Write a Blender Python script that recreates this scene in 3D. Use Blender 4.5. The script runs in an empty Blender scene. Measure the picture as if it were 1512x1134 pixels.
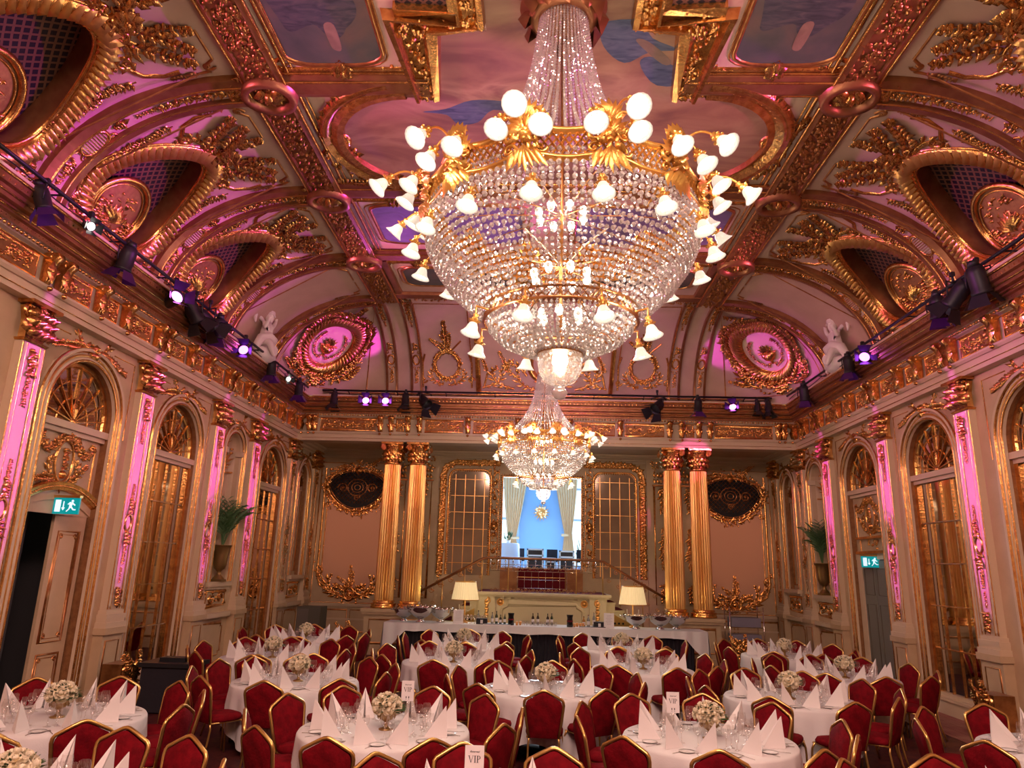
import bpy, math, random
from math import sin, cos, pi, radians, sqrt, atan2, hypot, floor
from mathutils import Vector, Matrix
R = random.Random(7)
scene = bpy.context.scene
col = scene.collection

# ------------------------------------------------------------------ materials
def mat(name, color=(.8, .8, .8), rough=.5, metal=0., bump=0., bscale=20., emis=None, estr=0., spec=.5,
        noise=None, nscale=5., trans=0., sheen=0., alpha=1.0, ior=1.45, ndetail=3., coat=0.):
    m = bpy.data.materials.new(name); m.use_nodes = True
    nt = m.node_tree; b = nt.nodes['Principled BSDF']
    b.inputs['Base Color'].default_value = (*color, 1); b.inputs['Roughness'].default_value = rough
    b.inputs['Metallic'].default_value = metal; b.inputs['Specular IOR Level'].default_value = spec
    b.inputs['Transmission Weight'].default_value = trans; b.inputs['IOR'].default_value = ior
    b.inputs['Alpha'].default_value = alpha; b.inputs['Coat Weight'].default_value = coat
    if sheen: b.inputs['Sheen Weight'].default_value = sheen
    if emis: b.inputs['Emission Color'].default_value = (*emis, 1); b.inputs['Emission Strength'].default_value = estr
    tc = None
    if noise or bump:
        tc = nt.nodes.new('ShaderNodeTexCoord')
    if noise:
        n = nt.nodes.new('ShaderNodeTexNoise'); n.inputs['Scale'].default_value = nscale; n.inputs['Detail'].default_value = ndetail
        r = nt.nodes.new('ShaderNodeValToRGB'); r.color_ramp.elements[0].position = .35; r.color_ramp.elements[1].position = .65
        r.color_ramp.elements[0].color = (*color, 1); r.color_ramp.elements[1].color = (*noise, 1)
        nt.links.new(tc.outputs['Object'], n.inputs['Vector']); nt.links.new(n.outputs['Fac'], r.inputs['Fac'])
        nt.links.new(r.outputs['Color'], b.inputs['Base Color'])
    if bump:
        n2 = nt.nodes.new('ShaderNodeTexNoise'); n2.inputs['Scale'].default_value = bscale; n2.inputs['Detail'].default_value = 2
        bp = nt.nodes.new('ShaderNodeBump'); bp.inputs['Strength'].default_value = bump; bp.inputs['Distance'].default_value = .02
        nt.links.new(tc.outputs['Object'], n2.inputs['Vector']); nt.links.new(n2.outputs['Fac'], bp.inputs['Height'])
        nt.links.new(bp.outputs['Normal'], b.inputs['Normal'])
    return m

GOLD = mat('gilding', (.88, .49, .16), .23, .95, .22, 26, noise=(.58, .27, .08), nscale=9)
GOLDB = mat('bright_gilding', (.95, .56, .19), .3, .9, .15, 20, noise=(.80, .43, .13), nscale=9)
BRONZE = mat('dark_gilding', (.58, .28, .10), .3, .85, .2, 20, noise=(.38, .16, .06), nscale=8)
ORMOLU = mat('ormolu', (.78, .40, .10), .3, .8, .15, 40)
CREAM = mat('cream_paint', (.63, .45, .275), .45, 0, .05, 14, noise=(.57, .40, .24), nscale=3)
CREAM2 = mat('pale_cream_paint', (.70, .53, .36), .42, 0, .04, 14)
GOLDD = mat('gilded_ground', (.40, .20, .08), .5, .55, .3, 30, noise=(.30, .14, .06), nscale=12)
COVE = mat('cove_paint', (.60, .42, .32), .65, 0, .03, 6, noise=(.54, .37, .28), nscale=2)
TAN = mat('tan_wall_fabric', (.60, .34, .23), .85, 0, .1, 60)
WOOD = mat('bronzed_moulding', (.36, .165, .07), .36, .68, .12, 10, noise=(.27, .11, .05), nscale=5)
WHITE = mat('white_plaster', (.80, .74, .68), .7, 0, .15, 14)
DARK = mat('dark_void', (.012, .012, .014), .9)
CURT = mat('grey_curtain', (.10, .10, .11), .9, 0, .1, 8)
RED = mat('red_velvet', (.20, .003, .009), .85, 0, .2, 55, noise=(.125, .002, .006), nscale=14, spec=.15)
CHGOLD = mat('chair_gold_metal', (.74, .46, .15), .3, .9)
LINEN = mat('white_linen', (.80, .75, .74), .85, 0, .08, 90)
NAPK = mat('napkin_paper', (.86, .80, .78), .8, 0, .03, 60)
BLACK = mat('black_cloth', (.018, .015, .022), .85, 0, .2, 20)
BLKM = mat('black_metal', (.02, .02, .025), .45, .3)
SILVER = mat('silver', (.75, .73, .72), .12, 1.)
STEEL = mat('cutlery_steel', (.7, .68, .66), .22, 1.)
CHINA = mat('white_china', (.85, .82, .8), .2)
ROSE = mat('cream_rose', (.93, .84, .66), .7, 0, .1, 40, noise=(.90, .76, .52), nscale=16)
LEAF = mat('green_leaf', (.03, .075, .02), .5, noise=(.06, .13, .035), nscale=10)
PALM = mat('palm_leaf', (.05, .12, .04), .5, noise=(.11, .22, .08), nscale=6)
URN = mat('aged_gold_urn', (.36, .23, .09), .32, .8, .2, 18)
CARD = mat('white_card', (.84, .78, .78), .6)
INK = mat('black_ink', (.01, .01, .01), .6)
REDC = mat('red_carpet', (.16, .006, .015), .95, 0, .3, 60)
GREEN = mat('exit_sign_green', (.0, .30, .33), .4, emis=(.0, .38, .42), estr=.55)
SIGNW = mat('exit_sign_white', (.8, .9, .95), .4, emis=(.6, .85, .95), estr=.9)
STONE = mat('staircase_paint', (.70, .58, .36), .6, 0, .05, 12)
BLUEW = mat('pale_blue_wall', (.30, .52, .80), .7)
CURTAIN = mat('cream_curtain', (.92, .62, .33), .8, 0, .1, 20)
GREYD = mat('grey_door_paint', (.20, .19, .16), .55)
WGLASS = None

def glassy(name, tint, gl, rough=.05, tr_w=.75):
    """thin glass: transparent with a glossy share; quick and quiet to render"""
    m = bpy.data.materials.new(name); m.use_nodes = True; nt = m.node_tree
    nt.nodes.clear(); out = nt.nodes.new('ShaderNodeOutputMaterial')
    t = nt.nodes.new('ShaderNodeBsdfTransparent'); t.inputs['Color'].default_value = (*tint, 1)
    g = nt.nodes.new('ShaderNodeBsdfGlossy'); g.inputs['Roughness'].default_value = rough; g.inputs['Color'].default_value = (1, .97, .93, 1)
    mx = nt.nodes.new('ShaderNodeMixShader')
    fr = nt.nodes.new('ShaderNodeLayerWeight'); fr.inputs['Blend'].default_value = .35
    mr = nt.nodes.new('ShaderNodeMapRange'); mr.inputs['To Min'].default_value = gl; mr.inputs['To Max'].default_value = 1 - tr_w
    pw = nt.nodes.new('ShaderNodeMath'); pw.operation = 'POWER'; pw.inputs[1].default_value = 2.2
    nt.links.new(fr.outputs['Facing'], pw.inputs[0]); nt.links.new(pw.outputs[0], mr.inputs['Value']); nt.links.new(mr.outputs['Result'], mx.inputs['Fac'])
    nt.links.new(t.outputs[0], mx.inputs[1]); nt.links.new(g.outputs[0], mx.inputs[2]); nt.links.new(mx.outputs[0], out.inputs['Surface'])
    return m
WGLASS = glassy('wine_glass', (.97, .965, .965), .12, .03, .30)

def crystal():
    m = bpy.data.materials.new('cut_crystal'); m.use_nodes = True; nt = m.node_tree
    nt.nodes.clear(); out = nt.nodes.new('ShaderNodeOutputMaterial')
    g = nt.nodes.new('ShaderNodeBsdfGlossy'); g.inputs['Roughness'].default_value = .12; g.inputs['Color'].default_value = (1, .97, .95, 1)
    t = nt.nodes.new('ShaderNodeBsdfTranslucent'); t.inputs['Color'].default_value = (1, .96, .93, 1)
    d = nt.nodes.new('ShaderNodeBsdfDiffuse'); d.inputs['Color'].default_value = (.95, .92, .90, 1)
    tr = nt.nodes.new('ShaderNodeBsdfTransparent'); tr.inputs['Color'].default_value = (.95, .9, .86, 1)
    a = nt.nodes.new('ShaderNodeMixShader'); a.inputs['Fac'].default_value = .5
    b = nt.nodes.new('ShaderNodeMixShader'); b.inputs['Fac'].default_value = .5
    c = nt.nodes.new('ShaderNodeMixShader'); c.inputs['Fac'].default_value = .22
    nt.links.new(t.outputs[0], a.inputs[1]); nt.links.new(d.outputs[0], a.inputs[2])
    nt.links.new(a.outputs[0], b.inputs[1]); nt.links.new(g.outputs[0], b.inputs[2])
    nt.links.new(b.outputs[0], c.inputs[1]); nt.links.new(tr.outputs[0], c.inputs[2])
    nt.links.new(c.outputs[0], out.inputs['Surface'])
    return m
CRYSTAL = crystal()
def bowl_glass():
    m = crystal(); m.name = 'cut_glass_bowl'; nt = m.node_tree
    for nd in nt.nodes:
        if nd.type == 'MIX_SHADER' and abs(nd.inputs['Fac'].default_value - .22) < .01: mx = nd
    tc = nt.nodes.new('ShaderNodeTexCoord'); w1 = nt.nodes.new('ShaderNodeTexVoronoi'); w1.inputs['Scale'].default_value = 26; w1.distance = 'CHEBYCHEV'
    mr = nt.nodes.new('ShaderNodeMapRange'); mr.inputs['From Max'].default_value = .6; mr.inputs['To Min'].default_value = .15; mr.inputs['To Max'].default_value = .85
    nt.links.new(tc.outputs['Object'], w1.inputs['Vector']); nt.links.new(w1.outputs['Distance'], mr.inputs['Value']); nt.links.new(mr.outputs['Result'], mx.inputs['Fac'])
    return m
BOWLG = bowl_glass()
SHADE = mat('lit_glass_shade', (.42, .38, .32), .25, bump=.5, bscale=60, emis=(1, .86, .70), estr=.62)
SHADE2 = mat('lit_pleated_shade', (.85, .70, .42), .8, emis=(1, .72, .34), estr=.55)
BULB = mat('bulb', (1, .9, .8), .3, emis=(1, .90, .74), estr=16)
PURPLE = mat('violet_lens', (.3, .05, .6), .3, emis=(.62, .12, 1), estr=7)
PINKL = mat('pink_lens', (.6, .05, .6), .3, emis=(1, .22, .95), estr=9)
WHITEL = mat('white_lens', (.9, .9, .8), .3, emis=(1, 1, .85), estr=9)
PURPM = mat('violet_lit_metal', (.10, .03, .22), .35, .6)  # black barn doors of lit lamps, violet glow put into the colour

def mirror(name, c):
    return mat(name, c, .035, 1.)
MIRROR = mirror('mirror_glass', (.62, .55, .50))
MIRD = mirror('fanlight_mirror_glass', (.50, .44, .42))

def lattice(name, c1, c2, scale, rot=(0, 0, 0)):
    m = mat(name, c1, .6); nt = m.node_tree; b = nt.nodes['Principled BSDF']
    tc = nt.nodes.new('ShaderNodeTexCoord'); mp = nt.nodes.new('ShaderNodeMapping'); mp.inputs['Rotation'].default_value = rot
    ch = nt.nodes.new('ShaderNodeTexVoronoi'); ch.distance = 'CHEBYCHEV'; ch.feature = 'F1'
    ch.inputs['Scale'].default_value = scale; ch.inputs['Randomness'].default_value = 0.0
    r = nt.nodes.new('ShaderNodeValToRGB'); r.color_ramp.interpolation = 'CONSTANT'
    r.color_ramp.elements[0].color = (*c2, 1); r.color_ramp.elements[1].color = (*c1, 1); r.color_ramp.elements[1].position = .34
    nt.links.new(tc.outputs['UV'], mp.inputs['Vector']); nt.links.new(mp.outputs[0], ch.inputs['Vector'])
    nt.links.new(ch.outputs['Distance'], r.inputs['Fac']); nt.links.new(r.outputs['Color'], b.inputs['Base Color'])
    return m
LATT = lattice('lattice_grille', (.17, .075, .045), (.006, .004, .010), 11.0, (0, 0, radians(45)))

def painting(name, cols, scale, stretch=(1, 1, 1), seed=0.):
    m = mat(name, cols[0], .6); nt = m.node_tree; b = nt.nodes['Principled BSDF']
    tc = nt.nodes.new('ShaderNodeTexCoord'); mp = nt.nodes.new('ShaderNodeMapping'); mp.inputs['Scale'].default_value = stretch
    mp.inputs['Location'].default_value = (seed, seed, 0)
    n = nt.nodes.new('ShaderNodeTexNoise'); n.inputs['Scale'].default_value = scale; n.inputs['Detail'].default_value = 5; n.inputs['Distortion'].default_value = 1.2
    r = nt.nodes.new('ShaderNodeValToRGB'); r.color_ramp.elements.remove(r.color_ramp.elements[1])
    for i, c in enumerate(cols):
        e = r.color_ramp.elements[0] if i == 0 else r.color_ramp.elements.new(.3 + .4 * i / (len(cols) - 1))
        if i == 0: e.position = .3
        e.color = (*c, 1)
    nt.links.new(tc.outputs['Object'], mp.inputs['Vector']); nt.links.new(mp.outputs[0], n.inputs['Vector'])
    nt.links.new(n.outputs['Fac'], r.inputs['Fac']); nt.links.new(r.outputs['Color'], b.inputs['Base Color'])
    return m
SKYP = painting('painted_sky', [(.17, .075, .06), (.28, .145, .09), (.38, .23, .135), (.22, .10, .075)], .55, (1, 2.2, 1))
FIGP = painting('painted_landscape', [(.035, .055, .05), (.07, .08, .07), (.12, .095, .07)], .8)
VIOP = painting('painted_allegory', [(.11, .09, .20), (.17, .14, .28), (.10, .10, .16)], 1.6, (1, 1.8, 1))
DRAPE = painting('painted_drapery', [(.035, .055, .10), (.075, .10, .16), (.12, .14, .20)], 3, (1, 4, 1))
ROBE = painting('painted_robe', [(.022, .03, .04), (.05, .06, .07), (.09, .09, .09)], 3.5, (1, 3, 1))
SKIN = painting('painted_skin', [(.16, .11, .08), (.26, .18, .13)], 3)
CARPET = painting('patterned_carpet', [(.025, .002, .006), (.05, .004, .009), (.10, .02, .015), (.03, .002, .006)], 6.0)
BORDER = mat('carpet_border', (.30, .09, .08), .95, 0, .2, 40, noise=(.42, .20, .14), nscale=2.2)

# ------------------------------------------------------------------ objects
def link(o, parent=None):
    col.objects.link(o)
    if parent is not None: o.parent = parent
    return o
def props(o, label=None, cat=None, group=None, kind=None):
    if label: o['label'] = label
    if cat: o['category'] = cat
    if group: o['group'] = group
    if kind: o['kind'] = kind
    return o
def empty(name, loc=(0, 0, 0), rz=0, **k):
    o = bpy.data.objects.new(name, None); o.location = loc; o.rotation_euler = (0, 0, rz); o.empty_display_size = .1
    link(o); return props(o, **k)
def copytree(o, parent=None):
    c = o.copy(); link(c); c.parent = parent
    for ch in o.children: copytree(ch, c)
    return c
def mesh_obj(name, me, parent=None, loc=None, rot=None, **k):
    o = bpy.data.objects.new(name, me); link(o, parent)
    if loc is not None: o.location = loc
    if rot is not None: o.rotation_euler = rot
    return props(o, **k)

class O:
    """collects shapes; S maps (u, v, height above the surface) to a point"""
    def __init__(s, S=None):
        s.v = []; s.f = []; s.sm = []; s.mi = []; s.m = 0; s.S = S or (lambda u, v, h: (u, v, h)); s.uv = None
    def P(s, u, v, h=0.):
        s.v.append(s.S(u, v, h)); return len(s.v) - 1
    def F(s, *i, smooth=False):
        s.f.append(i); s.sm.append(smooth); s.mi.append(s.m)
    def mesh(s, name, mats):
        me = bpy.data.meshes.new(name); me.from_pydata(s.v, [], s.f)
        if not isinstance(mats, (list, tuple)): mats = [mats]
        for m in mats: me.materials.append(m)
        me.polygons.foreach_set('use_smooth', s.sm); me.polygons.foreach_set('material_index', s.mi)
        if s.uv:
            uvl = me.uv_layers.new(name='UVMap')
            for p in me.polygons:
                for li in p.loop_indices: uvl.data[li].uv = s.uv.get(me.loops[li].vertex_index, (0, 0))
        me.update(); return me
    def build(s, name, mats, parent=None, loc=None, rot=None, **k):
        return mesh_obj(name, s.mesh(name, mats), parent, loc, rot, **k)
    # --- boxes and solids in surface space
    def box(s, u0, u1, v0, v1, h0, h1):
        a = [s.P(u, v, h) for h in (h0, h1) for u, v in ((u0, v0), (u1, v0), (u1, v1), (u0, v1))]
        for q in ((0, 3, 2, 1), (4, 5, 6, 7), (0, 1, 5, 4), (1, 2, 6, 5), (2, 3, 7, 6), (3, 0, 4, 7)): s.F(*[a[i] for i in q])
    def quad(s, u0, u1, v0, v1, h, n=1, m=1):
        g = [[s.P(u0 + (u1 - u0) * i / n, v0 + (v1 - v0) * j / m, h) for i in range(n + 1)] for j in range(m + 1)]
        for j in range(m):
            for i in range(n): s.F(g[j][i], g[j][i + 1], g[j + 1][i + 1], g[j + 1][i], smooth=True)
    def poly(s, pts, h):
        s.F(*[s.P(u, v, h) for u, v in pts])
    def slab(s, pts, h0, h1):
        a = [s.P(u, v, h0) for u, v in pts]; b = [s.P(u, v, h1) for u, v in pts]; n = len(pts)
        s.F(*b)
        s.F(*a[::-1])
        for i in range(n): s.F(a[i], a[(i + 1) % n], b[(i + 1) % n], b[i])
    def lathe(s, prof, cu=0., cv=0., n=12, smooth=True, a0=0., a1=2 * pi, ch=0., cap=True):
        """prof: list of (radius, height)"""
        full = abs(a1 - a0 - 2 * pi) < 1e-6; k = n if full else n + 1; rows = []
        for r, h in prof:
            rows.append([s.P(cu + r * cos(a0 + (a1 - a0) * i / n), cv + r * sin(a0 + (a1 - a0) * i / n), h + ch) for i in range(k)])
        for a, b in zip(rows, rows[1:]):
            for i in range(n): s.F(a[i], a[(i + 1) % k], b[(i + 1) % k], b[i], smooth=smooth)
        if cap and full:
            if prof[0][0] > 1e-4: s.F(*rows[0][::-1])
            if prof[-1][0] > 1e-4: s.F(*rows[-1])
    # --- ornaments
    def sweep(s, path, prof, closed=False, smooth=False, rad=None):
        """prof: list of (offset across, height); path list of (u,v)"""
        n = len(path); rows = []
        for i, (u, v) in enumerate(path):
            a = path[i - 1] if (i or closed) else path[i]; b = path[(i + 1) % n] if (i < n - 1 or closed) else path[i]
            du, dv = b[0] - a[0], b[1] - a[1]; L = hypot(du, dv) or 1; nu, nv = -dv / L, du / L
            mit = 1.
            if i and i < n - 1 or closed:
                d1 = (u - a[0], v - a[1]); l1 = hypot(*d1) or 1; c = (d1[0] * du + d1[1] * dv) / l1 / L; mit = 1 / max(c, .35)
            k = rad[i] if rad else 1.
            rows.append([s.P(u + nu * o * k * mit, v + nv * o * k * mit, h * k) for o, h in prof])
        m = len(prof)
        for i in range(n if closed else n - 1):
            a, b = rows[i], rows[(i + 1) % n]
            for j in range(m - 1): s.F(a[j], a[j + 1], b[j + 1], b[j], smooth=smooth)
    def tube(s, path, r, h=0., closed=False, rad=None, seg=4, k=1.):
        s.sweep(path, [(r * cos(pi * i / seg), h + r * k * sin(pi * i / seg)) for i in range(seg + 1)], closed, True, rad)
    def leaf(s, u, v, a, L, W, h=.03, h0=0., curl=.3):
        c, d = cos(a), sin(a)
        def q(x, y, z): return s.P(u + x * c - y * d, v + x * d + y * c, z + h0)
        h *= 1.35; W *= 1.12; b = q(0, 0, h * .4); l = q(L * .42, W * .5, 0); r = q(L * .42, -W * .5, 0); t = q(L, W * curl, h * .45); m = q(L * .45, 0, h)
        s.F(b, r, m, smooth=True); s.F(r, t, m, smooth=True); s.F(t, l, m, smooth=True); s.F(l, b, m, smooth=True)
    def blob(s, u, v, r, h=None, h0=0., n=6):
        h = r if h is None else h; st = R.random() * 2
        a = [s.P(u + r * cos(st + 2 * pi * i / n), v + r * sin(st + 2 * pi * i / n), h0) for i in range(n)]
        b = [s.P(u + r * .7 * cos(st + 2 * pi * (i + .5) / n), v + r * .7 * sin(st + 2 * pi * (i + .5) / n), h0 + h * .7) for i in range(n)]
        t = s.P(u, v, h0 + h)
        for i in range(n):
            j = (i + 1) % n; s.F(a[i], a[j], b[i], smooth=True); s.F(a[j], b[j], b[i], smooth=True); s.F(b[i], b[j], t, smooth=True)
    def rose(s, u, v, r, h=.04, n=5):
        st = R.random() * 6
        for i in range(n): s.leaf(u, v, st + 2 * pi * i / n, r, r * .95, h * .8, 0, 0)
        s.blob(u, v, r * .35, h, 0)
    def scroll(s, u, v, a, r, turns=1.25, mir=1, w=.3, h=None):
        n = int(12 * turns) + 2; p = []; rd = []
        for i in range(n):
            t = i / (n - 1); th = mir * t * turns * 2 * pi; rr = r * (1 - .8 * t)
            p.append((u + rr * cos(a + th), v + rr * sin(a + th))); rd.append((1 - .6 * t))
        s.tube(p, r * w, 0, rad=rd, k=1.2)
        s.blob(u, v, r * .24, r * .4)
    def stem(s, p, r):
        s.tube(p, r, 0, rad=[1 - .6 * i / (len(p) - 1) for i in range(len(p))], seg=3)
    def spray(s, u, v, a, L, size=.09, bend=.5, flower=True):
        n = max(3, int(L / (size * .55))); p = []; x, y = u, v; st = L / n; aa = a
        for i in range(n + 1):
            p.append((x, y)); aa = a + bend * sin(2.2 * i / n); x += st * cos(aa); y += st * sin(aa)
        s.stem(p, size * .16)
        for i in range(1, n + 1):
            k = 1 - .45 * i / n
            for sg in (-1, 1):
                s.leaf(p[i][0], p[i][1], a + bend * sin(2.2 * i / n) + sg * (.7 + R.random() * .5), size * k * (1 + R.random() * .5), size * .55 * k, size * .45, size * .1)
        if flower: s.rose(p[-1][0], p[-1][1], size * .55, size * .6)
        for i in range(1, n, 2): s.blob(p[i][0] + R.uniform(-.3, .3) * size, p[i][1] + R.uniform(-.3, .3) * size, size * .24, size * .5)
    def garland(s, pts, size=.07, dens=1., wid=1.):
        for i in range(len(pts) - 1):
            (u0, v0), (u1, v1) = pts[i], pts[i + 1]; L = hypot(u1 - u0, v1 - v0); n = max(1, int(L / (size * .5) * dens)); a = atan2(v1 - v0, u1 - u0)
            for k in range(n):
                t = k / n; u = u0 + (u1 - u0) * t; v = v0 + (v1 - v0) * t
                for sg in (-1, 1): s.leaf(u, v, a + sg * R.uniform(.3, 1.5), size * R.uniform(.8, 1.4) * wid, size * .55, size * .5, size * .15)
                o = R.uniform(-.5, .5) * size * wid; s.blob(u - sin(a) * o, v + cos(a) * o, size * R.uniform(.22, .42), size * .7)
    def gadroon(s, path, pitch, w, h=.05, closed=True, tilt=.7):
        n = len(path); seg = []; T = 0
        for i in range(n if closed else n - 1):
            a, b = path[i], path[(i + 1) % n]; L = hypot(b[0] - a[0], b[1] - a[1]); seg.append((T, L, a, b)); T += L
        N = max(3, int(T / pitch)); j = 0
        for k in range(N):
            d = T * k / N
            while j < len(seg) - 1 and d > seg[j][0] + seg[j][1]: j += 1
            t0, L, a, b = seg[j]; t = (d - t0) / (L or 1); u = a[0] + (b[0] - a[0]) * t; v = a[1] + (b[1] - a[1]) * t
            an = atan2(b[1] - a[1], b[0] - a[0])
            s.leaf(u + sin(an) * w * .5, v - cos(an) * w * .5, an + tilt + .35, w * 1.25, pitch * 1.15, h, 0, .15)
    def beads(s, path, pitch, r, closed=False, h0=0., n=6):
        n2 = len(path)
        for i in range(n2 if closed else n2 - 1):
            a, b = path[i], path[(i + 1) % n2]; L = hypot(b[0] - a[0], b[1] - a[1]); k = max(1, round(L / pitch))
            for j in range(k):
                t = (j + .5) / k; s.blob(a[0] + (b[0] - a[0]) * t, a[1] + (b[1] - a[1]) * t, r, r, h0, n)
    def fill(s, u0, u1, v0, v1, size=.07, dens=1., h0=0.):
        N = int(abs(u1 - u0) * abs(v1 - v0) / (size * size) * 1.1 * dens)
        for _ in range(N):
            u = R.uniform(u0, u1); v = R.uniform(v0, v1)
            if R.random() < .7: s.leaf(u, v, R.random() * 6.3, size * R.uniform(.8, 1.4), size * .6, size * .5, h0)
            else: s.blob(u, v, size * R.uniform(.2, .4), size * .6, h0)
    def acanthus(s, u, v, a, L, W, mir=1):
        """a curling plume of lobed leaves"""
        n = 7; p = []; x, y = u, v; aa = a
        for i in range(n + 1):
            p.append((x, y)); aa = a + mir * (i / n) ** 2 * 2.6; x += L / n * cos(aa); y += L / n * sin(aa)
        s.tube(p, W * .16, 0, rad=[1 - .7 * i / n for i in range(n + 1)], seg=4, k=1.3)
        for i in range(1, n + 1):
            aa = a + mir * (i / n) ** 2 * 2.6; k = sin(pi * (i + .6) / (n + 1.6))
            s.leaf(p[i][0], p[i][1], aa - mir * .9, W * k, W * .34, W * .2, 0, mir * .3)
            s.leaf(p[i][0], p[i][1], aa + mir * .7, W * .6 * k, W * .28, W * .16, 0, -mir * .2)
    def line_frame(s, u0, u1, v0, v1, r=.02, notch=.0):
        q = notch
        if q: p = [(u0 + q, v0), (u1 - q, v0), (u1 - q, v0 + q), (u1, v0 + q), (u1, v1 - q), (u1 - q, v1 - q), (u1 - q, v1), (u0 + q, v1), (u0 + q, v1 - q), (u0, v1 - q), (u0, v0 + q), (u0 + q, v0 + q)]
        else: p = [(u0, v0), (u1, v0), (u1, v1), (u0, v1)]
        s.tube(p, r, 0, closed=True)

def circ(cu, cv, ru, rv=None, n=32, a0=0., a1=2 * pi, close=True):
    rv = ru if rv is None else rv
    k = n if close else n + 1
    return [(cu + ru * cos(a0 + (a1 - a0) * i / n), cv + rv * sin(a0 + (a1 - a0) * i / n)) for i in range(k)]
def line(a, b, n=1): return [(a[0] + (b[0] - a[0]) * i / n, a[1] + (b[1] - a[1]) * i / n) for i in range(n + 1)]
def archp(c, w, z0, zs, n=20):
    """path up, round the arch and down"""
    return [(c - w, z0), (c - w, (z0 + zs) / 2)] + [(c - w * cos(pi * i / n), zs + w * sin(pi * i / n)) for i in range(n + 1)] + [(c + w, (z0 + zs) / 2), (c + w, z0)]

def tube3(o, pts, r, n=6, rad=None, cap=True):
    """round tube through 3D points (o.S must be the identity)"""
    rows = []; V = [Vector(p) for p in pts]; m = len(V)
    up = None
    for i, p in enumerate(V):
        d = (V[min(i + 1, m - 1)] - V[max(i - 1, 0)])
        if d.length < 1e-9: d = Vector((0, 0, 1))
        d.normalize()
        if up is None:
            up = Vector((0, 0, 1)) if abs(d.z) < .9 else Vector((1, 0, 0))
        x = d.cross(up)
        if x.length < 1e-5: x = d.cross(Vector((1, .3, .1)))
        x.normalize(); y = x.cross(d); y.normalize(); up = y
        k = r * (rad[i] if rad else 1)
        rows.append([o.P(*(p + x * (k * cos(2 * pi * j / n)) + y * (k * sin(2 * pi * j / n)))) for j in range(n)])
    for a, b in zip(rows, rows[1:]):
        for j in range(n): o.F(a[j], a[(j + 1) % n], b[(j + 1) % n], b[j], smooth=True)
    if cap: o.F(*rows[0][::-1]); o.F(*rows[-1])
_ico = None
def ico(o, c, r, sz=1.):
    global _ico
    if _ico is None:
        g = (1 + sqrt(5)) / 2; L = hypot(1, g)
        vs = [(x / L, y / L, z / L) for x, y, z in [(-1, g, 0), (1, g, 0), (-1, -g, 0), (1, -g, 0), (0, -1, g), (0, 1, g), (0, -1, -g), (0, 1, -g), (g, 0, -1), (g, 0, 1), (-g, 0, -1), (-g, 0, 1)]]
        fs = [(0, 11, 5), (0, 5, 1), (0, 1, 7), (0, 7, 10), (0, 10, 11), (1, 5, 9), (5, 11, 4), (11, 10, 2), (10, 7, 6), (7, 1, 8), (3, 9, 4), (3, 4, 2), (3, 2, 6), (3, 6, 8), (3, 8, 9), (4, 9, 5), (2, 4, 11), (6, 2, 10), (8, 6, 7), (9, 8, 1)]
        _ico = (vs, fs)
    b = len(o.v); x, y, z = c; t = R.random() * 6.3; ct, st = cos(t) * r, sin(t) * r
    for a in _ico[0]: o.v.append((x + a[0] * ct - a[1] * st, y + a[0] * st + a[1] * ct, z + a[2] * r * sz))
    for f in _ico[1]: o.f.append((f[0] + b, f[1] + b, f[2] + b))
    o.sm.extend([False] * 20); o.mi.extend([o.m] * 20)

# ------------------------------------------------------------------ layout numbers
HW = 7.04; YB = 19.4; YR = 21.8; YF = -5.4      # half width, back plane, recess wall, wall behind the viewer
ZA = 5.55; ZC = 6.75; ZT = 8.79; CX = 4.33; CY = 16.69
def S_left(u, v, h): return (-HW + h, u, v)
def S_right(u, v, h): return (HW - h, u, v)
def S_back(Y): return lambda u, v, h: (u, Y - h, v)
def S_ceil(u, v, h): return (u, v, ZT - h)
ARC = 3.75
def prof(v, h):
    a = radians(90 * min(max(v / ARC, -.1), 1)); c, s = cos(a), sin(a)
    nx, nz = -c / 2.71, -s / 2.04; L = hypot(nx, nz)
    return CX + 2.71 * c + h * nx / L, ZC + 2.04 * s + h * nz / L
def S_cove(side):
    def f(u, v, h):
        x, z = prof(v, h); return (side * x, u, z)
    return f
def S_coveb(u, v, h):
    x, z = prof(v, h); return (u, CY + x - CX, z)
def S_corner(side):
    """u: degrees*0.03 round the corner (0 at side cove), v as the cove"""
    def f(u, v, h):
        ph = radians(u / .04); c, s = cos(ph), sin(ph); k = 1 / ((abs(c) ** 3.2 + abs(s) ** 3.2) ** (1 / 3.2))
        x, z = prof(v, h); d = (x - CX) * k
        return (side * (CX + d * c), CY + d * s, z)
    return f
# ------------------------------------------------------------------ room shell
def struct(o): o['kind'] = 'structure'; return o
fl = O(); fl.quad(-HW - .6, HW + .6, YF, YR + .2, 0, 1, 1)
floor_ob = struct(fl.build('floor', CARPET))
for sd in (-1, 1):
    b = O(); S = (lambda u, v, h, sd=sd: (sd * (HW - u), v, h))
    b.box(0, .95, YF, YB, .002, .008)
    for k in range(4): b.box(.14 + k * .22, .20 + k * .22, YF, YB, .008, .011)
    b.S = S; b.v = [S(*q) for q in b.v]
    b.build('carpet_border', BORDER, floor_ob)

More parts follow.
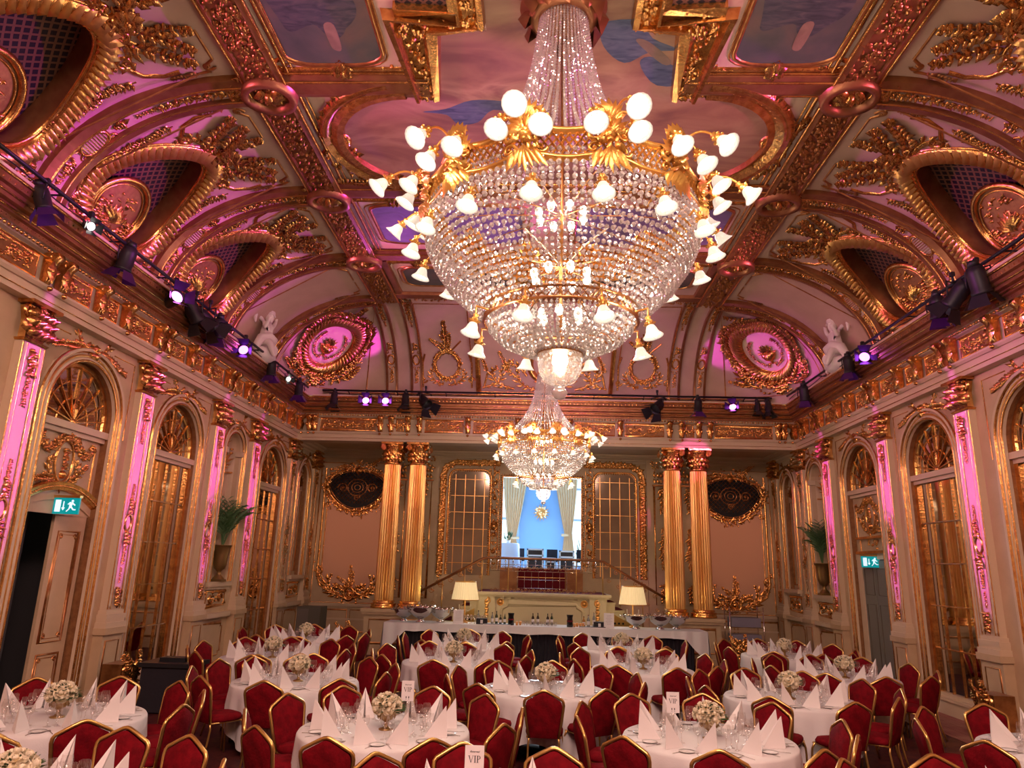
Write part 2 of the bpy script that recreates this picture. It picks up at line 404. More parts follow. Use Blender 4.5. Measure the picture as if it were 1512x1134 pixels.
ARCHES = {-1: [(10.17, .80, 0., 4.33, 'door'), (13.1, .80, .28, 4.33, 'mirror'), (15.6, .43, 1.80, 4.62, 'niche'), (18.05, .80, .28, 4.33, 'mirror'), (20.55, .40, 1.88, 4.62, 'blind')],
          1: [(10.17, .80, .28, 4.33, 'mirror'), (13.1, .80, .28, 4.33, 'mirror'), (15.95, .80, 0., 4.33, 'door'), (18.45, .43, 1.80, 4.62, 'niche'), (20.55, .40, 1.88, 4.62, 'blind')]}
PIL = {-1: [5.75, 8.8, 11.68, 14.58, 16.62, 19.3], 1: [5.75, 8.8, 11.8, 14.6, 17.5, 19.3]}
DEEP = {'door': .30, 'mirror': .14, 'niche': .46, 'blind': .12}
def side_wall(sd):
    S = S_left if sd < 0 else S_right
    w = O(S); u = YF; top = ZC + .1; BR = 1
    for (c, hw, zb, zs, kind) in ARCHES[sd]:
        w.quad(u, c - hw, 0, top, 0); n = 20; d = DEEP[kind]
        if zb > 0: w.quad(c - hw, c + hw, 0, zb, 0)
        pts = [(c - hw * cos(pi * i / n), zs + hw * sin(pi * i / n)) for i in range(n + 1)]
        for a, b in zip(pts, pts[1:]): w.F(w.P(a[0], a[1], 0), w.P(b[0], b[1], 0), w.P(b[0], top, 0), w.P(a[0], top, 0))
        if kind == 'niche':       # half-round niche with a shell head
            k = 12
            rows = []
            for j in range(k + 1):
                th = pi * j / k
                rows.append([(c - hw * cos(th), zb, -d * sin(th)), (c - hw * cos(th), zs, -d * sin(th))])
            for a, b in zip(rows, rows[1:]): w.F(*[w.P(*q) for q in (a[0], a[1], b[1], b[0])], smooth=True)
            g = []
            for i in range(9):
                ph = pi / 2 * i / 8
                g.append([(c - hw * cos(pi * j / k) * cos(ph), zs + hw * sin(ph), -d * sin(pi * j / k) * cos(ph)) for j in range(k + 1)])
            for r0, r1 in zip(g, g[1:]):
                for j in range(k): w.F(*[w.P(*q) for q in (r0[j], r0[j + 1], r1[j + 1], r1[j])], smooth=True)
            w.poly([(c - hw, zb), (c + hw, zb)] and [(c - hw, zb), (c + hw, zb), (c + hw, zb + .001)], 0)
            w.F(*[w.P(c - hw * cos(pi * j / k), zb, -d * sin(pi * j / k)) for j in range(k + 1)])
        else:
            path = [(c - hw, zb)] + pts + [(c + hw, zb)]
            w.m = 1
            for a, b in zip(path, path[1:]): w.F(w.P(*a, 0), w.P(*b, 0), w.P(*b, -d), w.P(*a, -d))
            w.m = 0
            if zb > 0: w.F(w.P(c - hw, zb, 0), w.P(c + hw, zb, 0), w.P(c + hw, zb, -d), w.P(c - hw, zb, -d))
            if kind == 'blind': w.poly(path, -d)
        u = c + hw
    w.quad(u, YR, 0, top, 0)
    return w.build('wall_left' if sd < 0 else 'wall_right', [CREAM, GOLDD])
walls = {sd: struct(side_wall(sd)) for sd in (-1, 1)}
# wall behind the viewer
bw = O(lambda u, v, h: (u, YF, v)); bw.quad(-HW, HW, 0, 8.9, 0); struct(bw.build('wall_front', CREAM))

# back wall of the recess with its central opening
bw = O(S_back(YR))
DX = 1.22; DZ0 = 2.25; DZ1 = 4.98
bw.quad(-HW, -DX, 0, ZA + .4, 0); bw.quad(DX, HW, 0, ZA + .4, 0); bw.quad(-DX, DX, 0, DZ0, 0); bw.quad(-DX, DX, DZ1, ZA + .4, 0)
for a, b in (((-DX, DZ0), (-DX, DZ1)), ((DX, DZ0), (DX, DZ1)), ((-DX, DZ1), (DX, DZ1)), ((-DX, DZ0), (DX, DZ0))):
    bw.F(bw.P(*a, 0), bw.P(*b, 0), bw.P(*b, -.35), bw.P(*a, -.35))
wall_back = struct(bw.build('wall_back', [CREAM]))
# ceiling over the recess, with the moulded cornice that runs round it
o = O(); o.box(-HW, HW, YB - .02, YR, ZA + .12, ZA + .2)
rc = struct(o.build('trim_1', CREAM))
rp = [(.0, -.10), (.03, -.10), (.05, -.06), (.11, -.04), (.13, 0.), (.22, .02), (.26, .06), (.34, .08), (.36, .12)]
o = O()
for (x0, y0, x1, y1, nx, ny) in ((-HW, YR, HW, YR, 0, -1), (-HW, YB, -HW, YR, 1, 0), (HW, YB, HW, YR, -1, 0)):
    for (a, za), (b, zb) in zip(rp, rp[1:]):
        o.F(o.P(x0 + nx * a, y0 + ny * a, ZA + za), o.P(x1 + nx * a, y1 + ny * a, ZA + za), o.P(x1 + nx * b, y1 + ny * b, ZA + zb), o.P(x0 + nx * b, y0 + ny * b, ZA + zb))
o.build('recess_cornice', CREAM2, rc)

# ---------------- flat ceiling and coves
o = O(S_ceil); o.quad(-CX, CX, YF, CY, 0)
ceiling = struct(o.build('ceiling', COVE))
RIBS = [-.3, 2.65, 5.6, 8.55, 11.5, 14.3, 16.75]
def egg(c, n=40, g=0.):
    p = []
    for i in range(n):
        t = 2 * pi * i / n
        p.append((c + (.80 + g) * sin(t) * (1 - .30 * cos(t)), 1.46 + (1.02 + g) * cos(t)))
    return p
def bay_panel(S, y0, y1, c, hole):
    w = O(S)
    if not hole:
        w.quad(y0, y1, 0, ARC, 0, 1, 18); return w
    # rings from the egg-shaped opening out to the rectangle
    n = 40; e = egg(c, n); rows = [e]; out = []
    for (x, y) in e:
        dx, dy = x - c, y - 1.46; L = hypot(dx, dy); dx /= L; dy /= L
        t = min(((y1 - c) if dx > 0 else (y0 - c)) / dx if abs(dx) > 1e-6 else 1e9, ((ARC - 1.46) if dy > 0 else -1.46) / dy if abs(dy) > 1e-6 else 1e9)
        out.append((c + dx * t, 1.46 + dy * t))
    for cc in ((y0, 0), (y1, 0), (y0, ARC), (y1, ARC)):
        k = min(range(n), key=lambda i: hypot(out[i][0] - cc[0], out[i][1] - cc[1])); out[k] = cc
    N = 7
    rows = [[w.P(e[i][0] + (out[i][0] - e[i][0]) * j / N, e[i][1] + (out[i][1] - e[i][1]) * j / N, 0) for i in range(n)] for j in range(N + 1)]
    for a, b in zip(rows, rows[1:]):
        for i in range(n): w.F(a[i], a[(i + 1) % n], b[(i + 1) % n], b[i], smooth=True)
    return w
def lunette_parts(sd):
    """shared meshes of one bay, centred on y = 0"""
    S = S_cove(sd); P = {}
    o = O(S)                                                   # wide turned frame
    e = egg(0, 48, .0); e2 = egg(0, 48, .14); e3 = egg(0, 48, .27)
    o.tube(e, .035, .0, closed=True, seg=5); o.sweep(egg(0, 48, .14), [(-.13, 0), (-.1, .05), (0, .085), (.1, .05), (.13, 0)], True, True)
    o.m = 1; o.gadroon([(x, y) for x, y in e2], .105, .25, .15, True); o.m = 0
    o.tube(e3, .03, 0, closed=True, seg=5)
    P['opening_frame'] = (o.mesh('opening_frame', [GOLD, GOLDB]))
    o = O(S)                                                   # reveal
    n = 48; a = [o.P(x, y, 0) for x, y in e]; b = [o.P(x * .93, 1.46 + (y - 1.46) * .93, -.32) for x, y in e]
    for i in range(n): o.F(a[i], a[(i + 1) % n], b[(i + 1) % n], b[i], smooth=True)
    P['reveal'] = o.mesh('reveal', [WOOD])
    o = O(S); o.uv = {}
    pts = [(x * .93, 1.46 + (y - 1.46) * .93) for x, y in e]; cen = o.P(0, 1.46, -.32); o.uv[cen] = (0, 1.46)
    for k in (1 / 3, 2 / 3, 1):
        ring = []
        for x, y in pts:
            i = o.P(x * k, 1.46 + (y - 1.46) * k, -.32); o.uv[i] = (x * k, 1.46 + (y - 1.46) * k); ring.append(i)
        if k < .5:
            for i in range(n): o.F(cen, ring[i], ring[(i + 1) % n])
        else:
            for i in range(n): o.F(prev[i], prev[(i + 1) % n], ring[(i + 1) % n], ring[i])
        prev = ring
    P['lattice_grille'] = o.mesh('lattice_grille', [LATT])
    o = O(S)                                                   # carved oval in the lower half of the opening
    c = circ(0, .98, .56, .56, 32); o.m = 0
    ctr = o.P(0, .98, -.14); rr = [o.P(x, y, -.20) for x, y in c]
    for i in range(32): o.F(ctr, rr[i], rr[(i + 1) % 32], smooth=True)
    o.m = 1; o.S = lambda u, v, h: S(u, v, h - .17)
    o.tube(circ(0, .98, .56, .56, 32), .05, 0, closed=True); o.tube(circ(0, .98, .47, .47, 32), .015, 0, closed=True)
    for k in range(7): o.leaf(0, .74, pi * (.2 + .1 * k), .34, .1, .08)
    o.fill(-.36, .36, .66, 1.02, .09, .8); o.garland(circ(0, .98, .4, .4, 16, pi, 2 * pi, False), .09)
    o.fill(-.42, .42, .56, .9, .1, 1.0); o.fill(-.25, .25, .95, 1.35, .09, 1.0)
    P['carved_oval'] = o.mesh('carved_oval', [GOLDD, GOLD])
    o = O(S)                                                   # crowning cartouche with leaf sprays
    o.m = 1
    for sg in (-1, 1):
        o.scroll(sg * .22, 2.72, pi / 2, .17, 1.3, sg, .3); o.acanthus(sg * .1, 2.62, pi / 2 - sg * 1.25, .75, .22, -sg)
        o.spray(sg * .16, 2.85, pi / 2 - sg * .55, .66, .17, sg * -.3); o.spray(sg * .32, 2.75, pi / 2 - sg * 1.05, .74, .16, sg * .35)
        o.spray(sg * .22, 3.0, pi / 2 - sg * .15, .44, .15, 0)
        o.scroll(sg * .62, 2.55, 0 if sg > 0 else pi, .12, 1.2, -sg, .3)
        o.tube([(sg * .70, 2.50), (sg * .92, 2.62), (sg * 1.02, 2.84), (sg * 1.0, 3.05)], .035)
        o.spray(sg * .98, 2.5, -pi / 2, .7, .09, -sg * .2)
    o.rose(0, 2.9, .2, .16, 7); o.rose(0, 2.68, .15, .14); o.fill(-.3, .3, 2.6, 3.1, .12, 1.3)
    P['cartouche'] = o.mesh('cartouche', [GOLD, GOLD])
    o = O(S)                                                   # leafwork filling the feet of the opening
    for sg in (-1, 1):
        o.fill(sg * .62, sg * 1.1, .12, .55, .12, .75); o.fill(sg * .9, sg * 1.12, .5, 1.3, .10, .55)
        o.spray(sg * 1.0, .4, pi / 2, .9, .11, sg * .2); o.rose(sg * .95, .35, .13, .1)
        o.garland([(sg * 1.02, 1.3), (sg * 1.0, 1.9), (sg * .9, 2.3)], .07, .7)
    for i in range(9): o.leaf(0, .3, pi + pi * i / 8, .34, .12, .09)
    P['foot_leafwork'] = o.mesh('foot_leafwork', [GOLD])
    return P
def panel_moulding(S, u0, u1, v0, v1):
    """scrolled line moulding of a cove panel"""
    o = O(S); q = .24
    for sg, ua, ub in ((1, u0, u1), (-1, u1, u0)):
        o.tube([(ua, v0 + .9), (ua, v1 - q)], .018); o.tube([(ua + sg * q, v1), (ua + sg * q + .55 * sg, v1)], .018)
        o.tube([(ua, v1 - q), (ua + sg * .02, v1 - q + .12), (ua + sg * .13, v1 - .13), (ua + sg * q, v1)], .022)
        o.scroll(ua + sg * .12, v1 - .1, pi / 2, .08, 1.1, sg, .3); o.spray(ua, v1 - q, -pi / 2, .34, .07, 0)
    return o
for sd in (-1, 1):
    S = S_cove(sd)
    cb = O(S)
    cb.quad(YF, RIBS[1], 0, ARC, 0, 1, 14)
    cove = cb.build('cove', COVE, ceiling)
    LP = lunette_parts(sd)
    for i in range(1, 6):
        y0, y1 = RIBS[i], RIBS[i + 1]; c = (y0 + y1) / 2; hole = i < 5
        pn = bay_panel(S, y0, y1, c, hole).build('cove_panel', COVE, cove)
        if hole:
            for k, me in LP.items(): mesh_obj(k, me, pn, (0, c, 0))
        panel_moulding(S, y0 + .38, y1 - .38, .2, 3.5).build('panel_moulding', BRONZE, pn)
    # ribs
    o = O(S)
    o.sweep([(0, v * ARC / 24) for v in range(25)], [(-.30, 0), (-.29, .09), (-.13, .12), (-.12, .05), (.12, .05), (.13, .12), (.29, .09), (.30, 0)], smooth=False)
    o.m = 1; o.quad(-.12, .12, 0, ARC, .055, 1, 24); o.m = 2
    for x in (-.15, .15): o.tube([(x, v * ARC / 24) for v in range(25)], .018, .11, seg=3)
    me_rib = o.mesh('rib', [WOOD, COVE, GOLD])
    S6 = lambda u, v, h: S(u, v, h + .055)
    o = O(S6)
    o.garland([(0, v) for v in (3.7, 3.3, 2.9, 2.5)], .085, .8); o.garland([(0, 2.5), (0, 2.2)], .05, .6); o.garland([(0, .5), (0, 1.0)], .07, .6)
    o.fill(-.25, .25, 3.45, 3.75, .1, 1.6); o.garland([(-.05, 1.9), (0, 2.05)], .1); o.garland([(0, 1.1), (0, .85)], .09)
    me_rg = o.mesh('rib_foliage', [GOLD])
    o = O(S6); o.slab(circ(0, 1.5, .135, .22, 20), .0, .03); o.m = 1; o.tube(circ(0, 1.5, .15, .24, 24), .03, .02, closed=True)
    for k in range(-4, 5): o.box(-.12, .12, 1.5 + k * .045 - .008, 1.5 + k * .045 + .008, .03, .045)
    for sg in (-1, 1): o.scroll(sg * .12, 1.76, pi / 2, .07, 1.1, sg); o.scroll(sg * .1, 1.24, -pi / 2, .06, 1.1, -sg)
    me_ro = o.mesh('oval_grille', [COVE, GOLD])
    for y in RIBS[1:]:
        r = mesh_obj('rib', me_rib, cove, (0, y, 0)); mesh_obj('rib_foliage', me_rg, r); mesh_obj('oval_grille', me_ro, r)
    # corner fan
    SC = S_corner(sd); o = O(SC); o.quad(0, 3.6, 0, ARC, 0, 16, 20)
    cf = o.build('corner_cove', COVE, ceiling)
    def SM(x, y, h, sd=sd):
        v = 1.72 + y; X, z = prof(v, h); d0 = prof(v, 0)[0] - CX; k = 1 / ((2 * (.70711 ** 3.2)) ** (1 / 3.2))
        ph = radians(45) + x * sd * -1 / (d0 * k + 1e-6) * 1.0; c, s = cos(ph), sin(ph); k = 1 / ((abs(c) ** 3.2 + abs(s) ** 3.2) ** (1 / 3.2)); d = (X - CX) * k
        return (sd * (CX + d * c), CY + d * s, z)
    o = O(SM); rr_ = [[o.P(x * k, y * k, .035) for x, y in circ(0, 0, .62, .68, 36)] for k in (.02, .25, .5, .75, 1)]
    for a, b in zip(rr_, rr_[1:]):
        for i in range(36): o.F(a[i], a[(i + 1) % 36], b[(i + 1) % 36], b[i], smooth=True)
    md = o.build('medallion', CREAM2, cf)
    o = O(SM); o.sweep(circ(0, 0, .80, .86, 48), [(-.22, 0), (-.18, .06), (-.05, .14), (.08, .14), (.18, .08), (.22, 0)], True, True)
    o.m = 1; o.gadroon(circ(0, 0, .78, .84, 48), .10, .3, .17, True); o.m = 0
    o.tube(circ(0, 0, .61, .67, 40), .028, .03, closed=True)
    o.build('medallion_frame', [GOLD, GOLDB], md)
    o = O(lambda x, y, h: SM(x, y, h + .05))
    o.garland(circ(0, 0, 1.06, 1.1, 24), .13, 1.0, 1.2)
    o.garland(circ(0, 0, 1.06, 1.1, 24, -pi * .1, pi * 1.1, False), .12, 1.0, 1.1); o.tube(circ(0, 0, 1.0, 1.04, 40, 0, pi, False), .03)
    o.fill(-.75, .75, -1.35, -.98, .13, 1.3); o.rose(0, -1.25, .2, .16, 7)
    for sg in (-1, 1):
        o.acanthus(sg * .5, -1.15, pi / 2 - sg * 1.2, 1.0, .26, sg); o.spray(sg * .9, -1.1, pi / 2 - sg * .8, .5, .12)
        o.garland([(sg * 1.05, 0), (sg * 1.0, -.4), (sg * .8, -.9)], .12, 1.0)
    o.fill(-.16, .16, 1.0, 1.28, .1, 1.6); o.spray(0, 1.15, pi / 2 - sd * -.5, .4, .13); o.rose(0, 1.1, .15, .14)
    o.build('wreath', GOLD, md)
    o = O(lambda x, y, h: SM(x, y, h * 1.3 + .045))
    o.blob(0, -.16, .17, .13, 0, 10); o.blob(.09, -.12, .12, .1, 0, 8); o.blob(-.09, -.12, .12, .1, 0, 8); o.tube([(-.26, -.06), (-.1, -.04), (.1, -.04), (.26, -.06)], .03)
    o.tube([(0, -.3), (0, -.38)], .04); o.tube([(-.12, -.4), (.12, -.4)], .025)
    for k in range(11): o.leaf(0, .0, pi * (.1 + .08 * k), .2 + .05 * (k % 2), .08, .05)
    o.fill(-.12, .12, .0, .16, .07, 1.5)
    for sg in (-1, 1): o.garland(circ(0, 0, .44, .48, 10, -pi / 2 + sg * .2, -pi / 2 + sg * 2.5, False), .055, .7)
    o.build('urn_relief', GOLD, md)
    o = O(SC)
    for (u) in (.62, 2.98): o.tube([(u, v * .1) for v in range(3, 35)], .016 * (1), seg=3)
    o.tube([(u * .1, .3) for u in range(5, 32)], .018); o.build('panel_moulding', BRONZE, cf)
# back cove: narrow ribs, wreath panels, centre panel
o = O(S_coveb); o.quad(-CX, CX, 0, ARC, 0, 6, 20); backcove = o.build('back_cove', COVE, ceiling)
o = O(S_coveb)
o.sweep([(0, v * ARC / 24) for v in range(25)], [(-.17, 0), (-.165, .07), (-.11, .08), (-.1, .04), (.1, .04), (.11, .08), (.165, .07), (.17, 0)])
o.m = 1; o.quad(-.1, .1, 0, ARC, .045, 1, 24)
me_br = o.mesh('back_rib', [WOOD, COVE])
Sb = lambda u, v, h: S_coveb(u, v, h + .045)
o = O(Sb); o.garland([(0, 3.6), (0, 3.2), (0, 2.8)], .075, .9); o.garland([(0, 2.75), (0, 2.55)], .04, .6)
o.garland([(0, 1.95), (0, 1.72)], .09); o.garland([(0, 1.05), (0, .6)], .06, .8); o.tube(circ(0, 1.38, .09, .15, 20), .028, closed=True)
for sg in (-1, 1): o.scroll(sg * .09, 1.62, 1.57, .05, 1, sg); o.scroll(sg * .07, 1.12, -1.57, .05, 1, -sg)
o.fill(-.15, .15, 3.5, 3.72, .08, 1.6)
me_brf = o.mesh('rib_foliage', [GOLD])
for x in (-4.33, -3.62, 3.62, 4.33):
    r = mesh_obj('back_rib', me_br, backcove, (x, 0, 0)); mesh_obj('rib_foliage', me_brf, r)
o = O(lambda u, v, h: S_coveb(u * 1.12, .05 + v * 1.22 if v < 3 else v + .1, h * 1.3))
o.tube(circ(0, .95, .30, .34, 28), .035, closed=True); o.garland(circ(0, .95, .33, .38, 16), .085, 1.1)
for sg in (-1, 1):
    o.acanthus(sg * .1, .42, pi / 2 - sg * 1.2, .62, .16, sg); o.tube([(sg * .62, .35), (sg * .62, 1.0), (sg * .55, 1.25)], .025)
    o.spray(0, 1.35, pi / 2 - sg * .55, .5, .08); o.tube([(sg * .08, 1.3), (sg * .38, 1.62)], .022); o.scroll(sg * .6, .55, 0, .09, 1.2, sg)
    o.tube([(sg * .62, 1.0), (sg * .62, 3.4)], .015, seg=3)
o.spray(0, 1.4, pi / 2, .8, .1, 0); o.fill(-.14, .14, 1.45, 1.9, .08, 1.2); o.fill(-.2, .2, .38, .6, .09, 1.3)
o.tube([(-.62, 3.4), (.62, 3.4)], .015, seg=3)
me_w = o.mesh('wreath_trophy', [GOLD])
for x in (-2.75, 2.75): mesh_obj('wreath_trophy', me_w, backcove, (x, 0, 0))
o = O(S_coveb)
o.sweep([(-1.85, 3.3), (-1.85, .3), (1.85, .3), (1.85, 3.3)], [(-.07, 0), (-.05, .06), (.05, .06), (.07, 0)])
for sg in (-1, 1):
    for k in range(2):
        o.acanthus(sg * (.15 + .7 * k), .42 + .05 * k, pi / 2 - sg * 1.3, 1.1, .26, sg)
    o.acanthus(sg * 1.75, .5, pi - (0 if sg > 0 else pi) + sg * -.3, .95, .22, -sg)
    o.acanthus(sg * .5, .9, pi / 2 - sg * .6, .9, .24, -sg); o.acanthus(sg * .7, .8, pi / 2 - sg * 1.0, .8, .2, sg)
    o.spray(sg * 1.1, 1.0, pi / 2 + sg * .1, .7, .1); o.tube([(sg * 1.7, .55), (sg * 1.62, .95), (sg * 1.35, 1.1)], .03); o.spray(sg * 1.65, 1.0, pi / 2, .8, .09)
o.sweep(circ(0, 1.3, .42, .55, 32), [(-.1, 0), (-.05, .09), (.05, .09), (.1, 0)], True, True); o.fill(-.4, .4, .5, .8, .1, 1.2)
o.build('scroll_panel', GOLD, backcove)

# ---------------- ceiling beams, mouldings and paintings
FL = [(-.24, 0), (-.24, .10), (-.19, .12), (-.17, .08), (.17, .08), (.19, .12), (.24, .10), (.24, 0)]
for sd in (-1, 1):
    S = lambda u, v, h, sd=sd: (sd * (4.05 + u), v, ZT - h)
    o = O(S); o.sweep([(0, YF), (0, CY)], [(a * 1.15, b) for a, b in FL])
    bm = o.build('ceiling_beam', WOOD, ceiling)
    o = O(S); o.S = lambda u, v, h, S=S: S(u, v, h + .08)
    o.fill(-.2, .19, 4.2, CY, .085, 1.9); o.build('floral_band', BRONZE, bm, kind='stuff')
    o = O(S)
    for x, r in ((.29, .02), (-.30, .022), (-.38, .03), (-.46, .016)): o.tube([(x, YF), (x, CY)], r, .02 if x < -.3 else .1, seg=4)
    o.build('beam_moulding', GOLD, bm)
    o = O(S)
    for y in (5.6, 8.55, 11.5, 14.25):
        o.sweep(circ(0, y, .34, .30, 28), [(-.06, .02), (-.05, .2), (.05, .2), (.06, .02)], True, True)
    o.build('beam_ring', WOOD, bm)
    o = O(S)
    for y in (5.6, 8.55, 11.5, 14.25):
        for k in range(7): o.leaf(0, y - .05, pi * k / 6, .24, .14, .1, .1)
        o.scroll(-.05, y - .28, 0, .13, 1.1, 1, .3); o.blob(0, y, .1, .16, .08)
    o.build('ring_leaf', GOLD, bm)
cm = O(S_ceil)
for (y, x1) in ((8.42, 1.75), (11.28, 0), (14.0, 0), (5.58, 1.75)):
    for sg in (-1, 1):
        cm.m = 0; cm.sweep([(sg * x1, y), (sg * 3.75, y)], [(-.24, 0), (-.22, .07), (-.12, .1), (.1, .1), (.2, .05), (.24, 0)]); cm.m = 1
        for dv in (-.24, -.13, .22): cm.tube([(sg * x1, y + dv), (sg * 3.75, y + dv)], .018, .04 if abs(dv) > .2 else .1)
        cm.m = 0
cm.sweep([(-3.9, 16.3), (3.9, 16.3)], [(-.12, 0), (-.1, .08), (.1, .1), (.14, .04), (.14, 0)])
for sg in (-1, 1): cm.sweep([(sg * 3.66, 14.3), (sg * 3.66, 16.2)], [(-.1, 0), (-.08, .06), (.08, .06), (.1, 0)])
cm.build('cross_moulding', [WOOD, GOLD], ceiling)
o = O(S_ceil); o.fill(-4.2, 4.2, 16.42, 16.7, .075, 1.1, .02); o.build('floral_band', BRONZE, ceiling, kind='stuff')
# picture frames (notched rectangles) with figure paintings
def notched(u0, u1, v0, v1, a, b):
    p = []
    def cor(cx, cy, sx, sy, rev):
        q = [(cx + sx * a * (1 - t * .95), cy + sy * b * (1 - sqrt(max(0, 1 - (1 - t) ** 2)) * .0) if False else (cy)) for t in (0,)]
        arc = [(cx + sx * a * sin(t * pi / 2) * 1.0 if False else cx + sx * (a - a * cos(pi / 2 * t)), cy + sy * (b - b * sin(pi / 2 * t))) for t in (0, .25, .5, .75, 1)]
        return arc[::-1] if rev else arc
    p += cor(u0, v0, 1, 1, False); p += cor(u1, v0, -1, 1, True); p += cor(u1, v1, -1, -1, False); p += cor(u0, v1, 1, -1, True)
    return p
def picture(u0, u1, v0, v1, a, b, m, name='painting'):
    pts = notched(u0, u1, v0, v1, a, b)
    o = O(S_ceil); o.slab(pts, .0, .02); pc = o.build(name, m, ceiling)
    o = O(S_ceil); o.tube(pts, .035, .01, closed=True); o.tube([((x - (u0 + u1) / 2) * 1.07 + (u0 + u1) / 2, (y - (v0 + v1) / 2) * 1.07 + (v0 + v1) / 2) for x, y in pts], .014, .0, closed=True)
    o.build('picture_moulding', BRONZE, pc); return pc
def rag(o, pts, h):
    """a soft-edged painted shape"""
    q = []
    n = len(pts)
    for i in range(n):
        a, b, c, d = pts[i - 1], pts[i], pts[(i + 1) % n], pts[(i + 2) % n]
        for t in (0, .25, .5, .75):
            q.append(tuple(.5 * (2 * b[k] + (c[k] - a[k]) * t + (2 * a[k] - 5 * b[k] + 4 * c[k] - d[k]) * t * t + (3 * b[k] - a[k] - 3 * c[k] + d[k]) * t ** 3) for k in (0, 1)))
    c0 = (sum(x for x, y in q) / len(q), sum(y for x, y in q) / len(q))
    o.F(*[o.P(x, y, h) for x, y in q])
for sg in (-1, 1):
    pc = picture(sg * 3.62, sg * 2.28, 5.9, 8.03, .42 * (1 if sg < 0 else -1), .22, FIGP)
    o = O(S_ceil); X = sg * 2.95
    rag(o, [(X - .55, 6.5), (X - .5, 7.2), (X - .42, 7.42), (X - .1, 7.3), (X + .15, 7.45), (X + .45, 7.2), (X + .5, 6.9), (X + .3, 6.5), (X, 6.3)], .022)
    rag(o, [(X - .1, 7.1), (X + .05, 7.52), (X + .25, 7.45), (X + .35, 7.1), (X + .1, 6.8)], .024); o.build('painted_robe', ROBE, pc)
    o = O(S_ceil); rag(o, [(X + .03, 7.3), (X + .02, 7.62), (X + .05, 7.74), (X + .15, 7.72), (X + .16, 7.3)], .026)
    rag(o, [(X - .3, 6.2), (X - .1, 6.5), (X + .2, 6.4), (X + .1, 6.1)], .026); o.build('painted_figure', SKIN, pc)
    picture(sg * 3.42, sg * .5, 11.85, 13.45, .45 * (1 if sg < 0 else -1), .2, VIOP)
    picture(sg * 3.35, sg * .5, 14.7, 15.75, .32 * (1 if sg < 0 else -1), .25, FIGP)
# stepped central painting
base = [(.89, 7.0), (.89, 7.41), (1.62, 7.41), (1.62, 8.66), (2.1, 8.66)] + [(2.12 + 1.16 * sin(pi * i / 16), 9.8 - 1.14 * cos(pi * i / 16)) for i in range(1, 17)]
half = base + [(0, 10.94)]
up = [(x, y) for x, y in half]; full = up + [(-x, y) for x, y in up[::-1]][1:]
low = [(x, 14.0 - y) for x, y in base]; 
outline = low[::-1][:-1] + full[:] if False else None
o = O(S_ceil)
o.poly([(-3.28, 8.66), (3.28, 8.66)] and [(x, y) for x, y in full], .012)
o.poly([(-.89, 7.0), (-.89, 5.0), (.89, 5.0), (.89, 7.0)], .012)
cp = o.build('central_painting', SKYP, ceiling)
o = O(S_ceil)
rag(o, [(-1.95, 9.05), (-1.6, 8.98), (-1.2, 8.78), (-.75, 8.8), (-.35, 8.95), (-.5, 9.1), (-.9, 9.0), (-1.15, 9.3), (-1.45, 9.35), (-1.6, 9.12)], .014)
rag(o, [(.55, 7.3), (1.0, 7.25), (1.2, 7.55), (1.55, 7.75), (1.2, 7.8), (.9, 8.0), (.6, 7.7)], .014); rag(o, [(1.3, 7.9), (1.9, 8.35), (1.4, 8.45), (1.1, 8.0)], .014)
o.build('painted_drapery', DRAPE, cp)
o = O(S_ceil); rag(o, [(1.0, 7.6), (1.15, 7.6), (1.5, 7.95), (1.4, 8.02)], .016); o.build('painted_limb', SKIN, cp)
